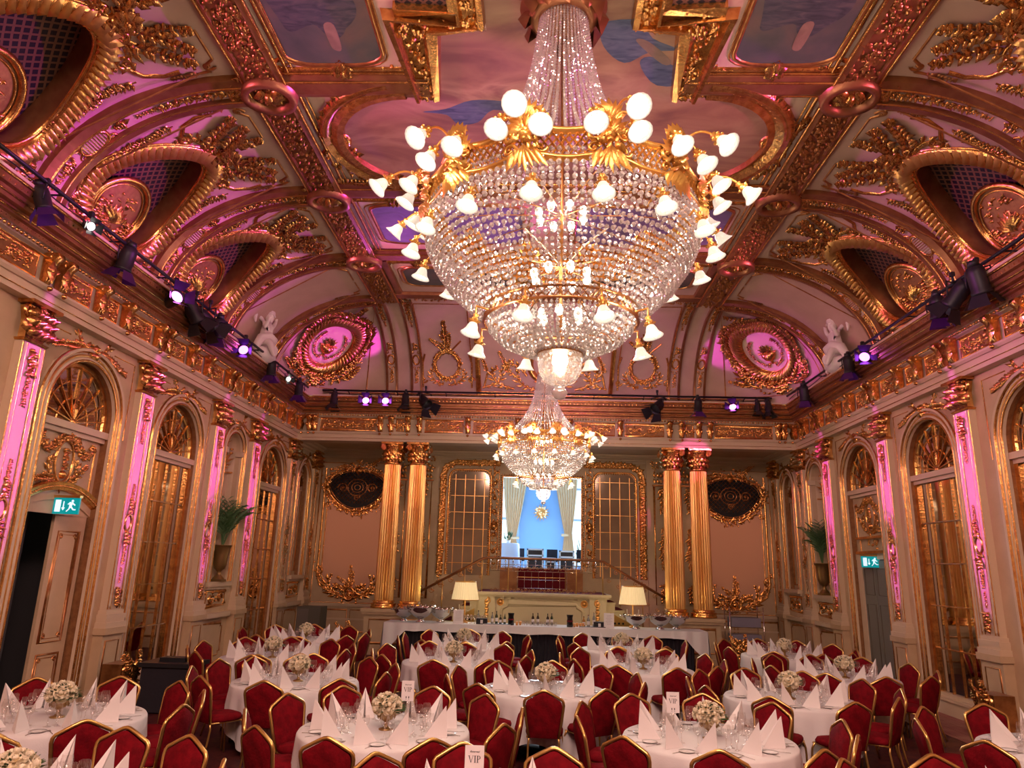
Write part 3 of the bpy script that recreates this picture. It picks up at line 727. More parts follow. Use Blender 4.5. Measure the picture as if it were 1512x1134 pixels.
# ornate stepped frame
of = O(S_ceil); ol = O(S_ceil)
PR = [(-.17, 0), (-.15, .12), (-.08, .14), (-.05, .07), (.1, .07), (.13, .16), (.17, .16), (.19, 0)]
lobe = [(x, y) for x, y in full if y > 8.6]
for sg in (-1, 1):
    st = [(sg * .89, 5.0), (sg * .89, 7.41), (sg * 1.62, 7.41), (sg * 1.62, 8.66)]
    st2 = [(x + sg * .17, y + (-.0 if i < 1 else -.17 if i < 3 else 0)) for i, (x, y) in enumerate(st)]
    of.sweep(st2, PR if sg < 0 else [(-a, b) for a, b in PR])
    lb = [(sg * x, y) for x, y in [(2.12 + 1.33 * sin(pi * i / 20), 9.8 - 1.31 * cos(pi * i / 20)) for i in range(21)]]
    of.sweep(lb, [(-.18, 0), (-.16, .1), (-.06, .12), (.06, .06), (.16, .1), (.18, 0)])
    ol.beads([(x, y) for x, y in lb], .09, .035, h0=.06)
    lb2 = [(sg * x, y) for x, y in [(2.12 + 1.45 * sin(pi * i / 20), 9.8 - 1.42 * cos(pi * i / 20)) for i in range(1, 10)]]
    of.tube(lb2, .10, .02)
    ol.garland(lb2, .13, 1.0); ol.scroll(sg * 3.42, 9.75, pi / 2, .2, 1.5, sg, .3)
    ol.fill(sg * 3.15, sg * 3.72, 10.0, 10.75, .13, 1.2); ol.fill(sg * 2.6, sg * 3.3, 10.7, 11.0, .12, 1.1); ol.spray(sg * 3.6, 9.9, -pi / 2 - sg * .2, .75, .12); ol.spray(sg * 3.0, 10.95, pi / 2 + sg * -1.2, .7, .12)
    ol.fill(sg * 1.0, sg * 1.14, 5.2, 7.2, .08, 1.3, .07); ol.fill(sg * .95, sg * 1.6, 7.2, 7.34, .08, 1.3, .07); ol.fill(sg * 1.72, sg * 1.9, 7.35, 8.5, .08, 1.1, .07)
    ol.fill(sg * 1.62, sg * 1.95, 7.12, 7.45, .10, 1.6, .1); ol.scroll(sg * 1.82, 8.35, pi / 2, .15, 1.4, sg, .3); ol.fill(sg * 1.66, sg * 2.0, 8.35, 8.72, .10, 1.4, .06)
    ol.gadroon(line((sg * .95, 5.1), (sg * .95, 7.3)), .07, .09, .05, False); ol.gadroon(line((sg * 1.67, 7.45), (sg * 1.67, 8.6)), .07, .09, .05, False)
    ol.garland([(sg * 2.0, 8.62), (sg * 3.0, 8.62)], .08, 1.2)
    for (y, s2) in ((8.14, -1), (11.68, 1), (14.42, 1)):
        X = sg * 2.9; ol.tube([(X - .9, y), (X + .9, y)], .045); ol.scroll(X - .85, y + s2 * .0, 0, .11, 1.2, 1); ol.scroll(X + .85, y, pi, .11, 1.2, -1)
        ol.rose(X, y, .17, .12, 6); ol.acanthus(X, y - .2, pi / 2 - .5, .35, .12, 1); ol.acanthus(X, y - .2, pi / 2 + .5, .35, .12, -1)
        for e in (-1, 1): ol.fill(X + e * .55, X + e * .8, y - .07, y + .07, .08, 1.1); ol.tube([(X + e * .92, y), (X + e * 1.0, y - .12), (X + e * .8, y - .2)], .03)
of.build('stepped_frame', GOLD, ceiling); ol.build('frame_carving', GOLD, ceiling)
for sg in (-1, 1):
    o = O(S_ceil); o.uv = {}
    idx = []
    for (x, y) in ((sg * 1.2, 5.2), (sg * 1.95, 5.2), (sg * 1.95, 7.1), (sg * 1.2, 7.1)):
        i = o.P(x, y, .03); o.uv[i] = (x, y); idx.append(i)
    o.F(*idx); g = o.build('ceiling_grille', LATT, ceiling)
    o = O(S_ceil); o.sweep([(sg * 1.25, 5.2), (sg * 1.25, 7.02), (sg * 1.98, 7.02)], [(-.08, 0), (-.07, .1), (.07, .12), (.08, 0)]); o.build('grille_frame', GOLD, g)
# ceiling rose above the near chandelier
# ------------------------------------------------------------------ entablature
# profile (height, projection)
EP = [(5.55, .0), (5.55, .16), (5.63, .16), (5.63, .18), (5.73, .18), (5.73, .21), (5.77, .24), (5.80, .24), (5.80, .14), (6.22, .14), (6.24, .2), (6.30, .22), (6.30, .26)]
EG = [(6.30, .26), (6.36, .27), (6.38, .31), (6.46, .32), (6.48, .38), (6.60, .40), (6.62, .45), (6.70, .47), (6.75, .48)]
ET = [(6.75, .48), (6.79, .48), (6.79, .12), (6.98, .05), (7.0, .0)]
def straight(o, u0, u1, pr, m0=0., m1=0.):
    """profile (v, h) from u0 to u1, mitred by m0 / m1 times the projection"""
    o.m = o.m
    r = [[o.P(u0 + m0 * h, v, h) for v, h in pr], [o.P(u1 - m1 * h, v, h) for v, h in pr]]
    for j in range(len(pr) - 1): o.F(r[0][j], r[1][j], r[1][j + 1], r[0][j + 1])
def console_mesh(S0):
    o = O(); o.S = S0
    n = 8; pr = [(0, .02), (.0, .22), (.06, .24), (.12, .17), (.24, .13), (.36, .12), (.44, .08), (.5, .02)]
    for sgn in (-1, 1): pass
    r0 = [o.P(-.07 + (.01 if i > 3 else 0), -v, h + .14) for i, (v, h) in enumerate(pr)]; r1 = [o.P(.07 - (.01 if i > 3 else 0), -v, h + .14) for i, (v, h) in enumerate(pr)]
    for i in range(len(pr) - 1): o.F(r0[i], r1[i], r1[i + 1], r0[i + 1], smooth=True)
    o.F(*r0); o.F(*r1[::-1])
    o.S = lambda u, v, h: S0(u, v, h + .27)
    o.leaf(0, -.44, pi / 2, .36, .16, .06); o.blob(0, -.06, .05, .1); o.blob(0, -.5, .04, .06)
    for sg in (-1, 1): o.scroll(sg * .05, -.05, 0, .045, 1, sg, .35); o.leaf(sg * .02, -.3, pi / 2 - sg * .7, .13, .07, .06)
    o.leaf(0, -.5, -pi / 2, .14, .06, .04, -.15)
    return o
def frieze_panel(o, u0, u1):
    o.line_frame(u0, u1, 5.85, 6.17, .016); c = (u0 + u1) / 2; v = 6.01
    n = max(1, int((u1 - u0) / .5))
    for k in range(n):
        x = u0 + (u1 - u0) * (k + .5) / n
        for sg in (-1, 1):
            o.scroll(x + sg * .11, v, 0, .08, 1.1, sg, .25); o.leaf(x, v, pi / 2 - sg * 1.2, .18, .06, .04)
        o.rose(x, v, .06, .05)
    o.fill(u0 + .05, u1 - .05, 5.88, 6.14, .065, 1.0)
def entab(name, S, u0, u1, m0, m1, cons, scale=1):
    e = O(S); straight(e, u0, u1, EP, m0, m1); e.m = 1; straight(e, u0, u1, EG, m0, m1); e.m = 0; straight(e, u0, u1, ET, m0, m1)
    ob = struct(e.build(name, [CREAM2, WOOD]))
    o = O(lambda u, v, h: S(u, v, h + .14)); cons = sorted(cons)
    for a, b in zip(cons, cons[1:]):
        if b - a > .4:
            k = 1 if b - a < 1.9 else 2
            for j in range(k):
                w0 = a + .11 + (b - a - .22) * j / k; w1 = a + .11 + (b - a - .22) * (j + 1) / k
                f = O(lambda u, v, h: S(u, v, h + .145)); frieze_panel(f, w0 + .03, w1 - .03); f.m = 1; f.quad(w0 + .04, w1 - .04, 5.86, 6.16, .002); f.build('frieze_panel', [GOLD, GOLDD], ob)
    a, b = u0 + m0 * .3, u1 - m1 * .3
    g = O(lambda u, v, h: S(u, v, h + .22)); g.beads(line((a, 6.27), (b, 6.27)), .075, .028)
    g.gadroon(line((a, 6.34), (b, 6.34)), .075, .07, .04, False)
    g.S = lambda u, v, h: S(u, v, h + .22); g.beads(line((a, 5.775), (b, 5.775)), .05, .017, n=5)
    g.S = lambda u, v, h: S(u, v, h + .43); g.gadroon(line((a, 6.66), (b, 6.66)), .1, .07, .03, False)
    for v, h, r in ((6.42, .32, .016), (6.54, .40, .012), (6.72, .475, .022), (5.63, .165, .010), (6.2, .145, .012), (6.95, .07, .016)):
        g.S = lambda u, vv, hh, h=h: S(u, vv, hh + h); g.tube([(a, v), (b, v)], r)
    g.build('gilded_moulding', GOLD, ob, kind=None)
    cm_ = console_mesh(lambda u, v, h: tuple(x for x in S(u, v + 6.24, h)))
    # console mesh is built at u = 0 and slid along
    me = cm_.mesh('console', [GOLD])
    for c in cons:
        d = [S(c, 0, 0)[k] - S(0, 0, 0)[k] for k in range(3)]
        mesh_obj('console', me, ob, d)
    return ob
for sd in (-1, 1):
    cs = []
    for y in PIL[sd][:]: cs += [y - .15, y + .15]
    for (c, hw, zb, zs, kd) in ARCHES[sd]:
        if c < YB - .5: cs += [c - .35, c + .35] if kd != 'niche' else [c - .12, c + .12]
    entab('trim_2' if sd < 0 else 'trim_3', S_left if sd < 0 else S_right, YF, YB, 0, 1, [c for c in cs if c > 5])
S = S_back(YB)
o = O(); o.box(-HW, HW, YB, YB + .3, ZA, ZC + .25); beam_ = struct(o.build('trim_4', CREAM2))
eb = entab('trim_5', S, -HW, HW, 1, 1, [-6.55, -6.4, -4.55, -4.25, -3.78, -3.45, -2.1, -.72, .72, 2.1, 3.45, 3.78, 4.25, 4.55, 6.4, 6.55])

# ------------------------------------------------------------------ pilasters
def pilaster_meshes(S):
    """pilaster centred at u=0"""
    P = {}
    o = O(S)
    o.box(-.27, .27, 0, 1.08, 0, .16); o.box(-.30, .30, 1.08, 1.18, 0, .21); o.box(-.29, .29, 0, .14, 0, .19)
    P['pedestal'] = o.mesh('pedestal', [CREAM])
    g = O(lambda u, v, h: S(u, v, h + .16)); g.line_frame(-.18, .18, .24, .98, .012); P['panel_line'] = g.mesh('panel_line', [BRONZE])
    o = O(S)
    for v0, v1, w, h in ((1.18, 1.26, .28, .19), (1.26, 1.31, .26, .16), (1.31, 1.38, .265, .17), (1.38, 1.44, .24, .14)): o.box(-w, w, v0, v1, 0, h)
    P['base'] = o.mesh('base', [CREAM2])
    o = O(S); o.box(-.21, .21, 1.44, 5.0, 0, .11); o.box(-.21, -.135, 1.5, 4.96, .11, .125); o.box(.135, .21, 1.5, 4.96, .11, .125)
    P['shaft'] = o.mesh('shaft', [CREAM2])
    g = O(lambda u, v, h: S(u, v, h + .12))
    for x in (-.205, -.13, .13, .205): g.tube([(x, 1.46), (x, 4.98)], .011)
    P['shaft_line'] = g.mesh('shaft_line', [GOLD])
    g = O(lambda u, v, h: S(u, v, h + .112))
    g.garland([(0, 4.9), (0, 4.55)], .10, 1.1); g.garland([(0, 4.55), (0, 4.15)], .05, .8); g.garland([(0, 3.45), (0, 3.2)], .04, .8)
    g.garland([(0, 3.2), (0, 2.95)], .08, 1.); g.tube(circ(0, 2.82, .09, .13, 18), .025, closed=True); g.garland([(0, 2.66), (0, 2.45)], .10, 1.1); g.garland([(0, 2.45), (0, 2.15)], .05, .8)
    g.garland([(0, 2.1), (0, 1.85)], .035, .6); g.garland([(0, 1.78), (0, 1.5)], .10, 1.1)
    P['drop_ornament'] = g.mesh('drop_ornament', [GOLD])
    o = O(S); o.m = 0
    pr = [(5.0, .22, .13), (5.03, .245, .15), (5.06, .18, .10), (5.3, .18, .11), (5.48, .24, .15)]
    for (v0, w0, h0), (v1, w1, h1) in zip(pr, pr[1:]):
        a = [o.P(*q) for q in ((-w0, v0, 0), (-w0, v0, h0), (w0, v0, h0), (w0, v0, 0), (-w1, v1, 0), (-w1, v1, h1), (w1, v1, h1), (w1, v1, 0))]
        for q in ((0, 1, 5, 4), (1, 2, 6, 5), (2, 3, 7, 6)): o.F(*[a[i] for i in q])
    o.box(-.30, .30, 5.50, 5.55, 0, .22)
    o.S = lambda u, v, h: S(u, v, h + .10)
    for row, (v, L, n) in enumerate(((5.05, .20, 5), (5.17, .21, 4), (5.28, .2, 5))):
        for k in range(n): o.leaf(-.23 + .46 * (k + .5) / n, v, pi / 2 + R.uniform(-.2, .2), L, .12, .13, .0, .1); o.leaf(-.23 + .46 * (k + .5) / n, v + .03, pi / 2 + R.uniform(-.7, .7), L * .7, .06, .15)
    for sg in (-1, 1):
        o.scroll(sg * .2, 5.42, pi / 2 + sg * pi / 2, .10, 1.3, sg, .42); o.leaf(sg * .21, 5.1, pi / 2 - sg * .3, .2, .1, .09)
    o.rose(0, 5.44, .08, .1); o.fill(-.24, .24, 5.2, 5.48, .08, 1.6, .05)
    P['capital'] = o.mesh('capital', [GOLD])
    return P
def add_pilasters():
    for sd in (-1, 1):
        S = S_left if sd < 0 else S_right; PM = pilaster_meshes(S)
        for y in PIL[sd] + [21.4]:
            r = mesh_obj('pilaster', PM['shaft'], walls[sd], (0, y, 0))
            for k in ('pedestal', 'base', 'capital', 'shaft_line', 'drop_ornament', 'panel_line'):
                mesh_obj(k, PM[k], r)
add_pilasters()
# wainscot under niches and blind bays, spandrel work above the arches
def side_dressing(sd):
    S = S_left if sd < 0 else S_right; wl = walls[sd]; ww = 0; dd = 0
    for (c, hw, zb, zs, kd) in ARCHES[sd]:
        # architrave round the arch
        W0 = hw + .10
        o = O(S); z0 = 0 if kd in ('door', 'mirror') else zb
        o.sweep(archp(c, W0, z0, zs), [(-.11, -.01), (-.1, .05), (-.05, .05), (-.03, .03), (.03, .03), (.06, .08), (.10, .08), (.11, 0)])
        o.m = 1; o.tube(archp(c, W0 + .075, z0, zs), .04, .04); o.tube(archp(c, W0 - .085, z0, zs), .022, .04); o.m = 2; o.tube(archp(c, W0 - .01, z0, zs), .02, .03)
        o.build('arch_surround', [CREAM2, GOLD, GOLDB], wl)
        # spandrel frame and leafwork over the crown
        g = O(S); r0 = W0 + .22
        for sg in (-1, 1):
            if kd != 'niche' and kd != 'blind':
                g.tube([(c + sg * (hw + .36), zs - .2), (c + sg * (hw + .36), 5.42), (c + sg * .55, 5.42)], .012)
            g.acanthus(c, zs + hw + .12, pi / 2 - sg * 1.25, .75, .17, sg); g.spray(c + sg * .1, zs + hw + .16, pi / 2 - sg * 1.35, .8, .09, -sg * .5)
            g.scroll(c + sg * .42, zs + hw + .14, 0, .09, 1.2, sg)
        g.rose(c, zs + hw + .17, .13, .12); g.fill(c - .22, c + .22, zs + hw + .06, zs + hw + .3, .09, 1.3)
        g.build('crown_leafwork', GOLD, wl)
        if kd in ('niche', 'blind'):
            g = O(S); g.box(c - hw - .16, c + hw + .16, zb - .10, zb, 0, .10 if kd == 'niche' else .14); g.box(c - hw - .10, c + hw + .10, zb - .16, zb - .10, 0, .06)
            g.build('sill', CREAM2, wl)
            g = O(S); g.line_frame(c - hw - .02, c + hw + .02, 1.30, zb - .2, .02); g.fill(c - hw * .6, c + hw * .6, 1.36, zb - .26, .08, .8)
            for sg in (-1, 1): g.scroll(c + sg * hw * .5, (1.3 + zb - .2) / 2, 0, .12, 1.2, sg); g.scroll(c + sg * (hw + .03), 1.33, 0, .06, 1.1, sg, .4); g.scroll(c + sg * (hw + .03), zb - .22, 0, .05, 1.1, sg, .4)
            g.build('apron_relief', GOLD, wl)
            g = O(S); w0 = max(.62, hw + .2); g.box(c - w0, c + w0, 1.06, 1.16, 0, .12); g.box(c - w0, c + w0, 0, .16, 0, .06); g.build('dado_rail', CREAM2, wl)
            g = O(S); g.line_frame(c - w0 + .1, c + w0 - .1, .26, .94, .016, .08); g.build('dado_panel', BRONZE, wl)
            if kd == 'niche':
                dn = .46
                g = O(S)
                g.S = lambda u, v, h: S(u, v, -.30 * sqrt(max(0, 1 - ((u - c) / (hw + .03)) ** 2)) + .02 + h)
                for k in range(9): g.leaf(c, zs - .28, pi * (.12 + .095 * k), .42, .12, .07)
                g.fill(c - hw * .8, c + hw * .8, zs - .05, zs + .3, .09, .8)
                for sg in (-1, 1): g.acanthus(c, zs - .38, pi / 2 - sg * 1.3, .42, .14, sg)
                g.tube([(c - hw * .9, zs - .42), (c, zs - .46), (c + hw * .9, zs - .42)], .02); g.build('shell_relief', GOLD, wl)
                g = O(S)
                for sg in (-1, 1): g.box(c + sg * (hw - .02) - .05, c + sg * (hw - .02) + .05, zs - .06, zs + .06, -.1, .06)
                g.build('impost', CREAM2, wl)
            else:
                g = O(lambda u, v, h: S(u, v, h - .12)); g.line_frame(c - hw + .08, c + hw - .08, zb + .12, zs - .35, .02)
                for k in range(7): g.leaf(c, zs - .25, pi * (.15 + .115 * k), .36, .11, .07)
                g.fill(c - .25, c + .25, zs - .2, zs + .15, .08, 1.); g.build('shell_relief', GOLD, wl)
            continue
        # glazed arch: fan light above a transom, panes or door below
        rw = hw; D = .135
        SD = lambda u, v, h, D=D: S(u, v, h - D)
        tz = 4.15
        wn = O(SD); wn.box(c - rw, c + rw, tz - .07, tz + .03, 0, .12); wn.box(c - rw, c + rw, tz - .14, tz - .07, 0, .07)
        wn.m = 1; wn.sweep(archp(c, rw - .05, tz, zs), [(-.05, .02), (-.03, .05), (.03, .05), (.05, .02)])
        if kd == 'mirror':
            wn.m = 0; wn.box(c - rw, c + rw, zb - .0, zb + .06, 0, .08); wn.m = 1
            for sg in (-1, 1): wn.box(c + sg * (rw - .045) - .045, c + sg * (rw - .045) + .045, zb, tz, 0, .06)
            ww += 1; wo = struct(wn.build('window_%d' % (ww + (3 if sd > 0 else 0)), [CREAM2, GOLD]))
        else:
            dd += 1; wo = struct(wn.build('door_%d' % (dd + (1 if sd > 0 else 0)), [CREAM2, GOLD]))
        # fan light
        f = O(SD); f.poly([(c - rw + .05, tz + .03)] + [(c - (rw - .05) * cos(pi * i / 20), zs + (rw - .05) * sin(pi * i / 20)) for i in range(21)] + [(c + rw - .05, tz + .03)], .012)
        f.build('fanlight_pane', MIRD, wo)
        f = O(lambda u, v, h: S(u, v, h - D + .015)); by = tz + .06
        for k in range(9):
            a = pi * (.06 + .88 * k / 8); L = .70 + (zs - by) * sin(a); f.sweep([(c + .06 * cos(a), by + .06 * sin(a)), (c + L * cos(a), by + L * sin(a))], [(-.016, 0), (-.01, .03), (.01, .03), (.016, 0)])
        f.tube(circ(c, by, .36, .36, 14, 0, pi, False), .016); f.tube(circ(c, by, .60, .62, 18, 0, pi, False), .014); f.leaf(c, by - .02, pi / 2, .42, .09, .05); f.blob(c, by, .07)
        f.build('fanlight_bars', GOLD, wo)
        if kd == 'mirror':
            cols_, rows_ = 4, 5; x0, x1, z0, z1 = c - rw + .09, c + rw - .09, zb + .06, tz - .14
            p = O(SD); p.quad(x0, x1, z0, z1, .012); p.build('mirror_pane', MIRROR, wo)
            p = O(SD)
            for i in range(1, cols_): x = x0 + (x1 - x0) * i / cols_; p.box(x - .012, x + .012, z0, z1, .012, .035)
            p.build('upright_bar', GOLD, wo)
            p = O(SD)
            for j in range(1, rows_): z = z0 + (z1 - z0) * j / rows_; p.box(x0, x1, z - .010, z + .010, .012, .05)
            p.build('cross_bar', SILVER if sd < 0 and c < 14 else BRONZE, wo)
            p = O(S); p.box(c - rw - .02, c + rw + .02, 0, zb - .02, -.1, .04); p.box(c - rw, c + rw, zb - .04, zb + .01, -.1, .07); p.build('bottom_panel', CREAM2, wo)
        else:
            # panelled overdoor with oval medallion and garlands
            ov = 2.95 if sd < 0 else 2.75
            p = O(SD); p.quad(c - rw, c + rw, ov - .1, tz - .1, .005); p.build('overdoor_panel', CREAM, wo)
            g = O(lambda u, v, h: S(u, v, h - D + .01))
            zc = (3.62 if sd < 0 else 3.55)
            g.tube(circ(c, zc, .20, .31, 28), .025, closed=True)
            for sg in (-1, 1):
                g.garland([(c + sg * .62, zc + .3), (c + sg * .45, zc + .12), (c + sg * .25, zc + .22), (c + sg * .12, zc + .38)], .085, 1.1)
                g.acanthus(c + sg * .1, zc - .36, pi / 2 - sg * 1.0, .5, .17, sg); g.spray(c + sg * .15, zc - .3, pi / 2 - sg * 1.25, .45, .09)
                g.tube([(c + sg * .68, zc + .32), (c + sg * .68, zc - .42)], .02)
            g.rose(c, zc + .36, .1, .09); g.garland([(c, zc + .18), (c, zc - .12)], .08, 1.1); g.blob(c, zc - .2, .07); g.fill(c - .12, c + .12, zc - .44, zc - .3, .07, 1.3)
            if sd < 0:
                arc = [(c + .80 * (t / 10 - 1), 2.98 + .22 * (1 - (t / 10 - 1) ** 2)) for t in range(21)]
                g.sweep(arc, [(-.02, .0), (0, .09), (.11, .12), (.13, .02)]); g.beads([(x, y + .05) for x, y in arc], .05, .016, h0=.11)
            else:
                g.tube([(c - .6, 3.12), (c + .6, 3.12)], .02); g.box(c - .62, c + .62, 3.08, 3.13, 0, .1); g.fill(c - .3, c + .3, 2.86, 3.03, .08, 1.); g.box(c - .62, c + .62, 2.76, 2.82, 0, .12); g.tube([(c - .58, 2.84), (c - .58, 3.06)], .02); g.tube([(c + .58, 2.84), (c + .58, 3.06)], .02)
            g.build('overdoor_relief', GOLD, wo)
            if sd < 0:
                # cream soffit of the opening, dark lobby beyond, one leaf standing open
                p = O(S); arc = [(c + .80 * (t / 10 - 1), 2.86 + .20 * (1 - (t / 10 - 1) ** 2)) for t in range(21)]
                for a, b in zip(arc, arc[1:]): p.F(p.P(*a, -.10), p.P(*b, -.10), p.P(b[0], b[1] + .16, -.10), p.P(a[0], a[1] + .16, -.10))
                for a, b in zip(arc, arc[1:]): p.F(p.P(*a, -.10), p.P(*b, -.10), p.P(*b, -.5), p.P(*a, -.5))
                p.build('door_head', CREAM, wo)
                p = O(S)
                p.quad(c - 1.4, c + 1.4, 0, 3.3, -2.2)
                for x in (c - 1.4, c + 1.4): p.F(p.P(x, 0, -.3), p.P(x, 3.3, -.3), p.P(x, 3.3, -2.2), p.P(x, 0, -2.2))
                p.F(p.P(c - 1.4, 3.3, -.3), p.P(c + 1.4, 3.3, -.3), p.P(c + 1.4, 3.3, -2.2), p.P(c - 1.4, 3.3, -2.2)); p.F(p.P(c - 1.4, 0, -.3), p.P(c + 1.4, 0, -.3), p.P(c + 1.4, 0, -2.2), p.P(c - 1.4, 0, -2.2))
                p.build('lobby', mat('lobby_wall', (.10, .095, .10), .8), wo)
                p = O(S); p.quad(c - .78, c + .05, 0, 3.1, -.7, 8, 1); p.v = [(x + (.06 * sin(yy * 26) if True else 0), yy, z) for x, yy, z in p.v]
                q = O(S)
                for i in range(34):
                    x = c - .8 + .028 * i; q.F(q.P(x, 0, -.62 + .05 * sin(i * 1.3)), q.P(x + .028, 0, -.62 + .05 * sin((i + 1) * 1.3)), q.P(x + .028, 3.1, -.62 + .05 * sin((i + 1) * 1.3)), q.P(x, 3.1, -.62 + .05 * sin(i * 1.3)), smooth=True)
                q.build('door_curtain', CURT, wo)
                # leaf hinged at the far jamb, swung a little into the lobby
                ang = radians(6)
                def SL(u, v, h): u = u * .80; return (-HW - .13 - u * sin(ang) + h * cos(ang), c + .78 - u * cos(ang) - h * sin(ang), v)
                p = O(SL); top = lambda u: 2.84 + .20 * (1 - ((.78 - u) / .8) ** 2)
                pts = [(0, 0)] + [(.80 * t / 8, top(.80 * t / 8)) for t in range(9)] + [(.80, 0)]
                p.slab(pts, -.05, 0); dl = p.build('door_leaf', CREAM, wo)
                p = O(SL); p.line_frame(.14, .66, 1.05, 2.62, .016); p.line_frame(.14, .66, .22, .88, .016); p.line_frame(.19, .61, 1.10, 2.57, .008); p.line_frame(.19, .61, .27, .83, .008)
                for (x, y) in ((.22, 1.13), (.58, 1.13), (.22, 2.54), (.58, 2.54), (.22, .8), (.58, .8)): p.scroll(x, y, 0, .045, 1.1, 1, .4)
                p.build('leaf_moulding', BRONZE, dl)
            else:
                p = O(SD); p.box(c - .58, c - .02, 0, 2.62, -.02, .03); p.box(c + .0, c + .56, 0, 2.62, -.02, .03); dl = p.build('door_leaf', GREYD, wo)
                p = O(lambda u, v, h: S(u, v, h - D + .03))
                for x in (c - .3, c + .28): p.line_frame(x - .2, x + .2, 1.9, 2.45, .012); p.line_frame(x - .2, x + .2, .3, 1.7, .012)
                p.build('leaf_moulding', mat('grey_moulding', (.12, .10, .07), .5), dl)
                p = O(SD)
                for x in (c - .68, c + .68): p.box(x - .11, x + .11, 0, 2.74, 0, .05)
                p.box(c - .8, c + .8, 2.64, 2.76, 0, .06); p.build('door_case', CREAM2, wo)
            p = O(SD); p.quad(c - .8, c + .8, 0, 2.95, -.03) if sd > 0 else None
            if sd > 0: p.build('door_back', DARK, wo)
side_dressing(-1); side_dressing(1)

# ------------------------------------------------------------------ recess back wall
S = S_back(YR)
o = O(S)
for sg in (-1, 1):
    c = sg * 5.72
    # outer gilded border of the big panel
    o.m = 0
    o.tube([(c - sg * 1.02, 5.1), (c - sg * 1.02, 1.9), (c - sg * .92, 1.6), (c - sg * .55, 1.35), (c, 1.25), (c + sg * .55, 1.35), (c + sg * .92, 1.6), (c + sg * 1.02, 1.9), (c + sg * 1.02, 5.1)], .035)
    o.tube([(c - sg * .9, 4.2), (c - sg * .9, 1.95), (c - sg * .8, 1.7), (c - sg * .45, 1.46), (c, 1.4), (c + sg * .45, 1.46), (c + sg * .8, 1.7), (c + sg * .9, 1.95), (c + sg * .9, 4.2)], .018)
    o.line_frame(c - 1.16, c + 1.16, 1.1, 5.28, .013)
    for e in (-1, 1):
        o.acanthus(c + e * .15, 1.25, pi / 2 - e * 1.3, .95, .3, e); o.garland([(c + e * .15, 1.5), (c + e * .5, 1.6)], .12, 1.2); o.garland([(c + e * .3, 1.3), (c + e * .8, 1.55), (c + e * 1.0, 1.9)], .09)
        o.scroll(c + e * .98, 2.0, pi / 2, .13, 1.3, e); o.fill(c + e * .9, c + e * 1.12, 1.9, 2.25, .09, 1.2); o.spray(c, 1.5, pi / 2 - e * .5, .5, .09)
        o.fill(c + e * .85, c + e * 1.12, 4.3, 4.95, .1, 1.1)
    o.spray(c, 1.5, pi / 2, .65, .1, 0); o.fill(c - .34, c + .34, 1.15, 1.7, .13, 1.6); o.tube(circ(c, 1.36, .15, .18, 20), .05, .02, closed=True); o.blob(c, 1.36, .1, .06)
    o.fill(c - .3, c + .3, 5.05, 5.35, .1, 1.4); o.blob(c, 5.05, .13, .1)
    o.spray(c - .2, 5.15, pi * .93, .7, .09); o.spray(c + .2, 5.15, pi * .07, .7, .09)
    for e in (-1, 1): o.scroll(c + e * .45, 5.18, 0, .1, 1.2, e); o.scroll(c + e * .9, 3.95, 0, .1, 1.2, -e); o.fill(c + e * .5, c + e * .9, 3.84, 3.95, .08, 1.1)
    o.fill(c - .2, c + .2, 3.62, 3.82, .09, 1.3)
po = o.build('gilded_panel', GOLD, wall_back)
for sg in (-1, 1):
    c = sg * 5.72
    fab = O(S); fab.poly([(c - .9, 4.9), (c - .9, 1.95), (c - .8, 1.7), (c - .45, 1.46), (c, 1.4), (c + .45, 1.46), (c + .8, 1.7), (c + .9, 1.95), (c + .9, 4.9)], .004)
    fab.build('fabric_panel', TAN, wall_back)
    def gp(k): return [(c + k * 1.0 * cos(t), 4.52 + k * (.58 * sin(t) + (.14 * cos(2 * t) if sin(t) < 0 else 0)) ) for t in [2 * pi * i / 36 for i in range(36)]]
    g = O(S); g.poly(gp(.93), .01); gr = g.build('openwork_grille', DARK, wall_back)
    g = O(S); g.garland(gp(1.05) + gp(1.05)[:1], .11, .9, 1.1); g.tube(gp(.97), .045, 0, closed=True); g.tube(gp(.88), .014, 0, closed=True); g.build('grille_frame', GOLD, gr)
    g = O(lambda u, v, h: S(u, v, h + .015))
    def inside(u, v, k=.86): 
        x, y = (u - c) / k, (v - 4.52) / k; return abs(x) < 1 and (abs(y) < .58 * sqrt(max(0, 1 - x * x)))
    n = 30
    for dsg in (-1, 1):
        for k in range(-16, 17):
            seg = []
            for t in range(61):
                x = c - 1 + 2 * t / 60; y = 4.52 + dsg * (x - c) * 1.0 + k * .13
                if inside(x, y) and hypot(x - c, y - 4.52) > .18: seg.append((x, y))
                else:
                    if len(seg) > 1: g.sweep([seg[0], seg[-1]], [(-.007, 0), (0, .012), (.007, 0)])
                    seg = []
            if len(seg) > 1: g.sweep([seg[0], seg[-1]], [(-.007, 0), (0, .012), (.007, 0)])
    for r in (.09, .18, .30): g.tube(circ(c, 4.52, r, r * .85, 24), .013, 0, closed=True)
    g.scroll(c, 4.2, 0, .1, 1.5, 1, .15); g.scroll(c + .45, 4.5, 0, .16, 1.5, 1, .1); g.scroll(c - .45, 4.5, pi, .16, 1.5, -1, .1)
    g.build('lattice', BRONZE, gr)
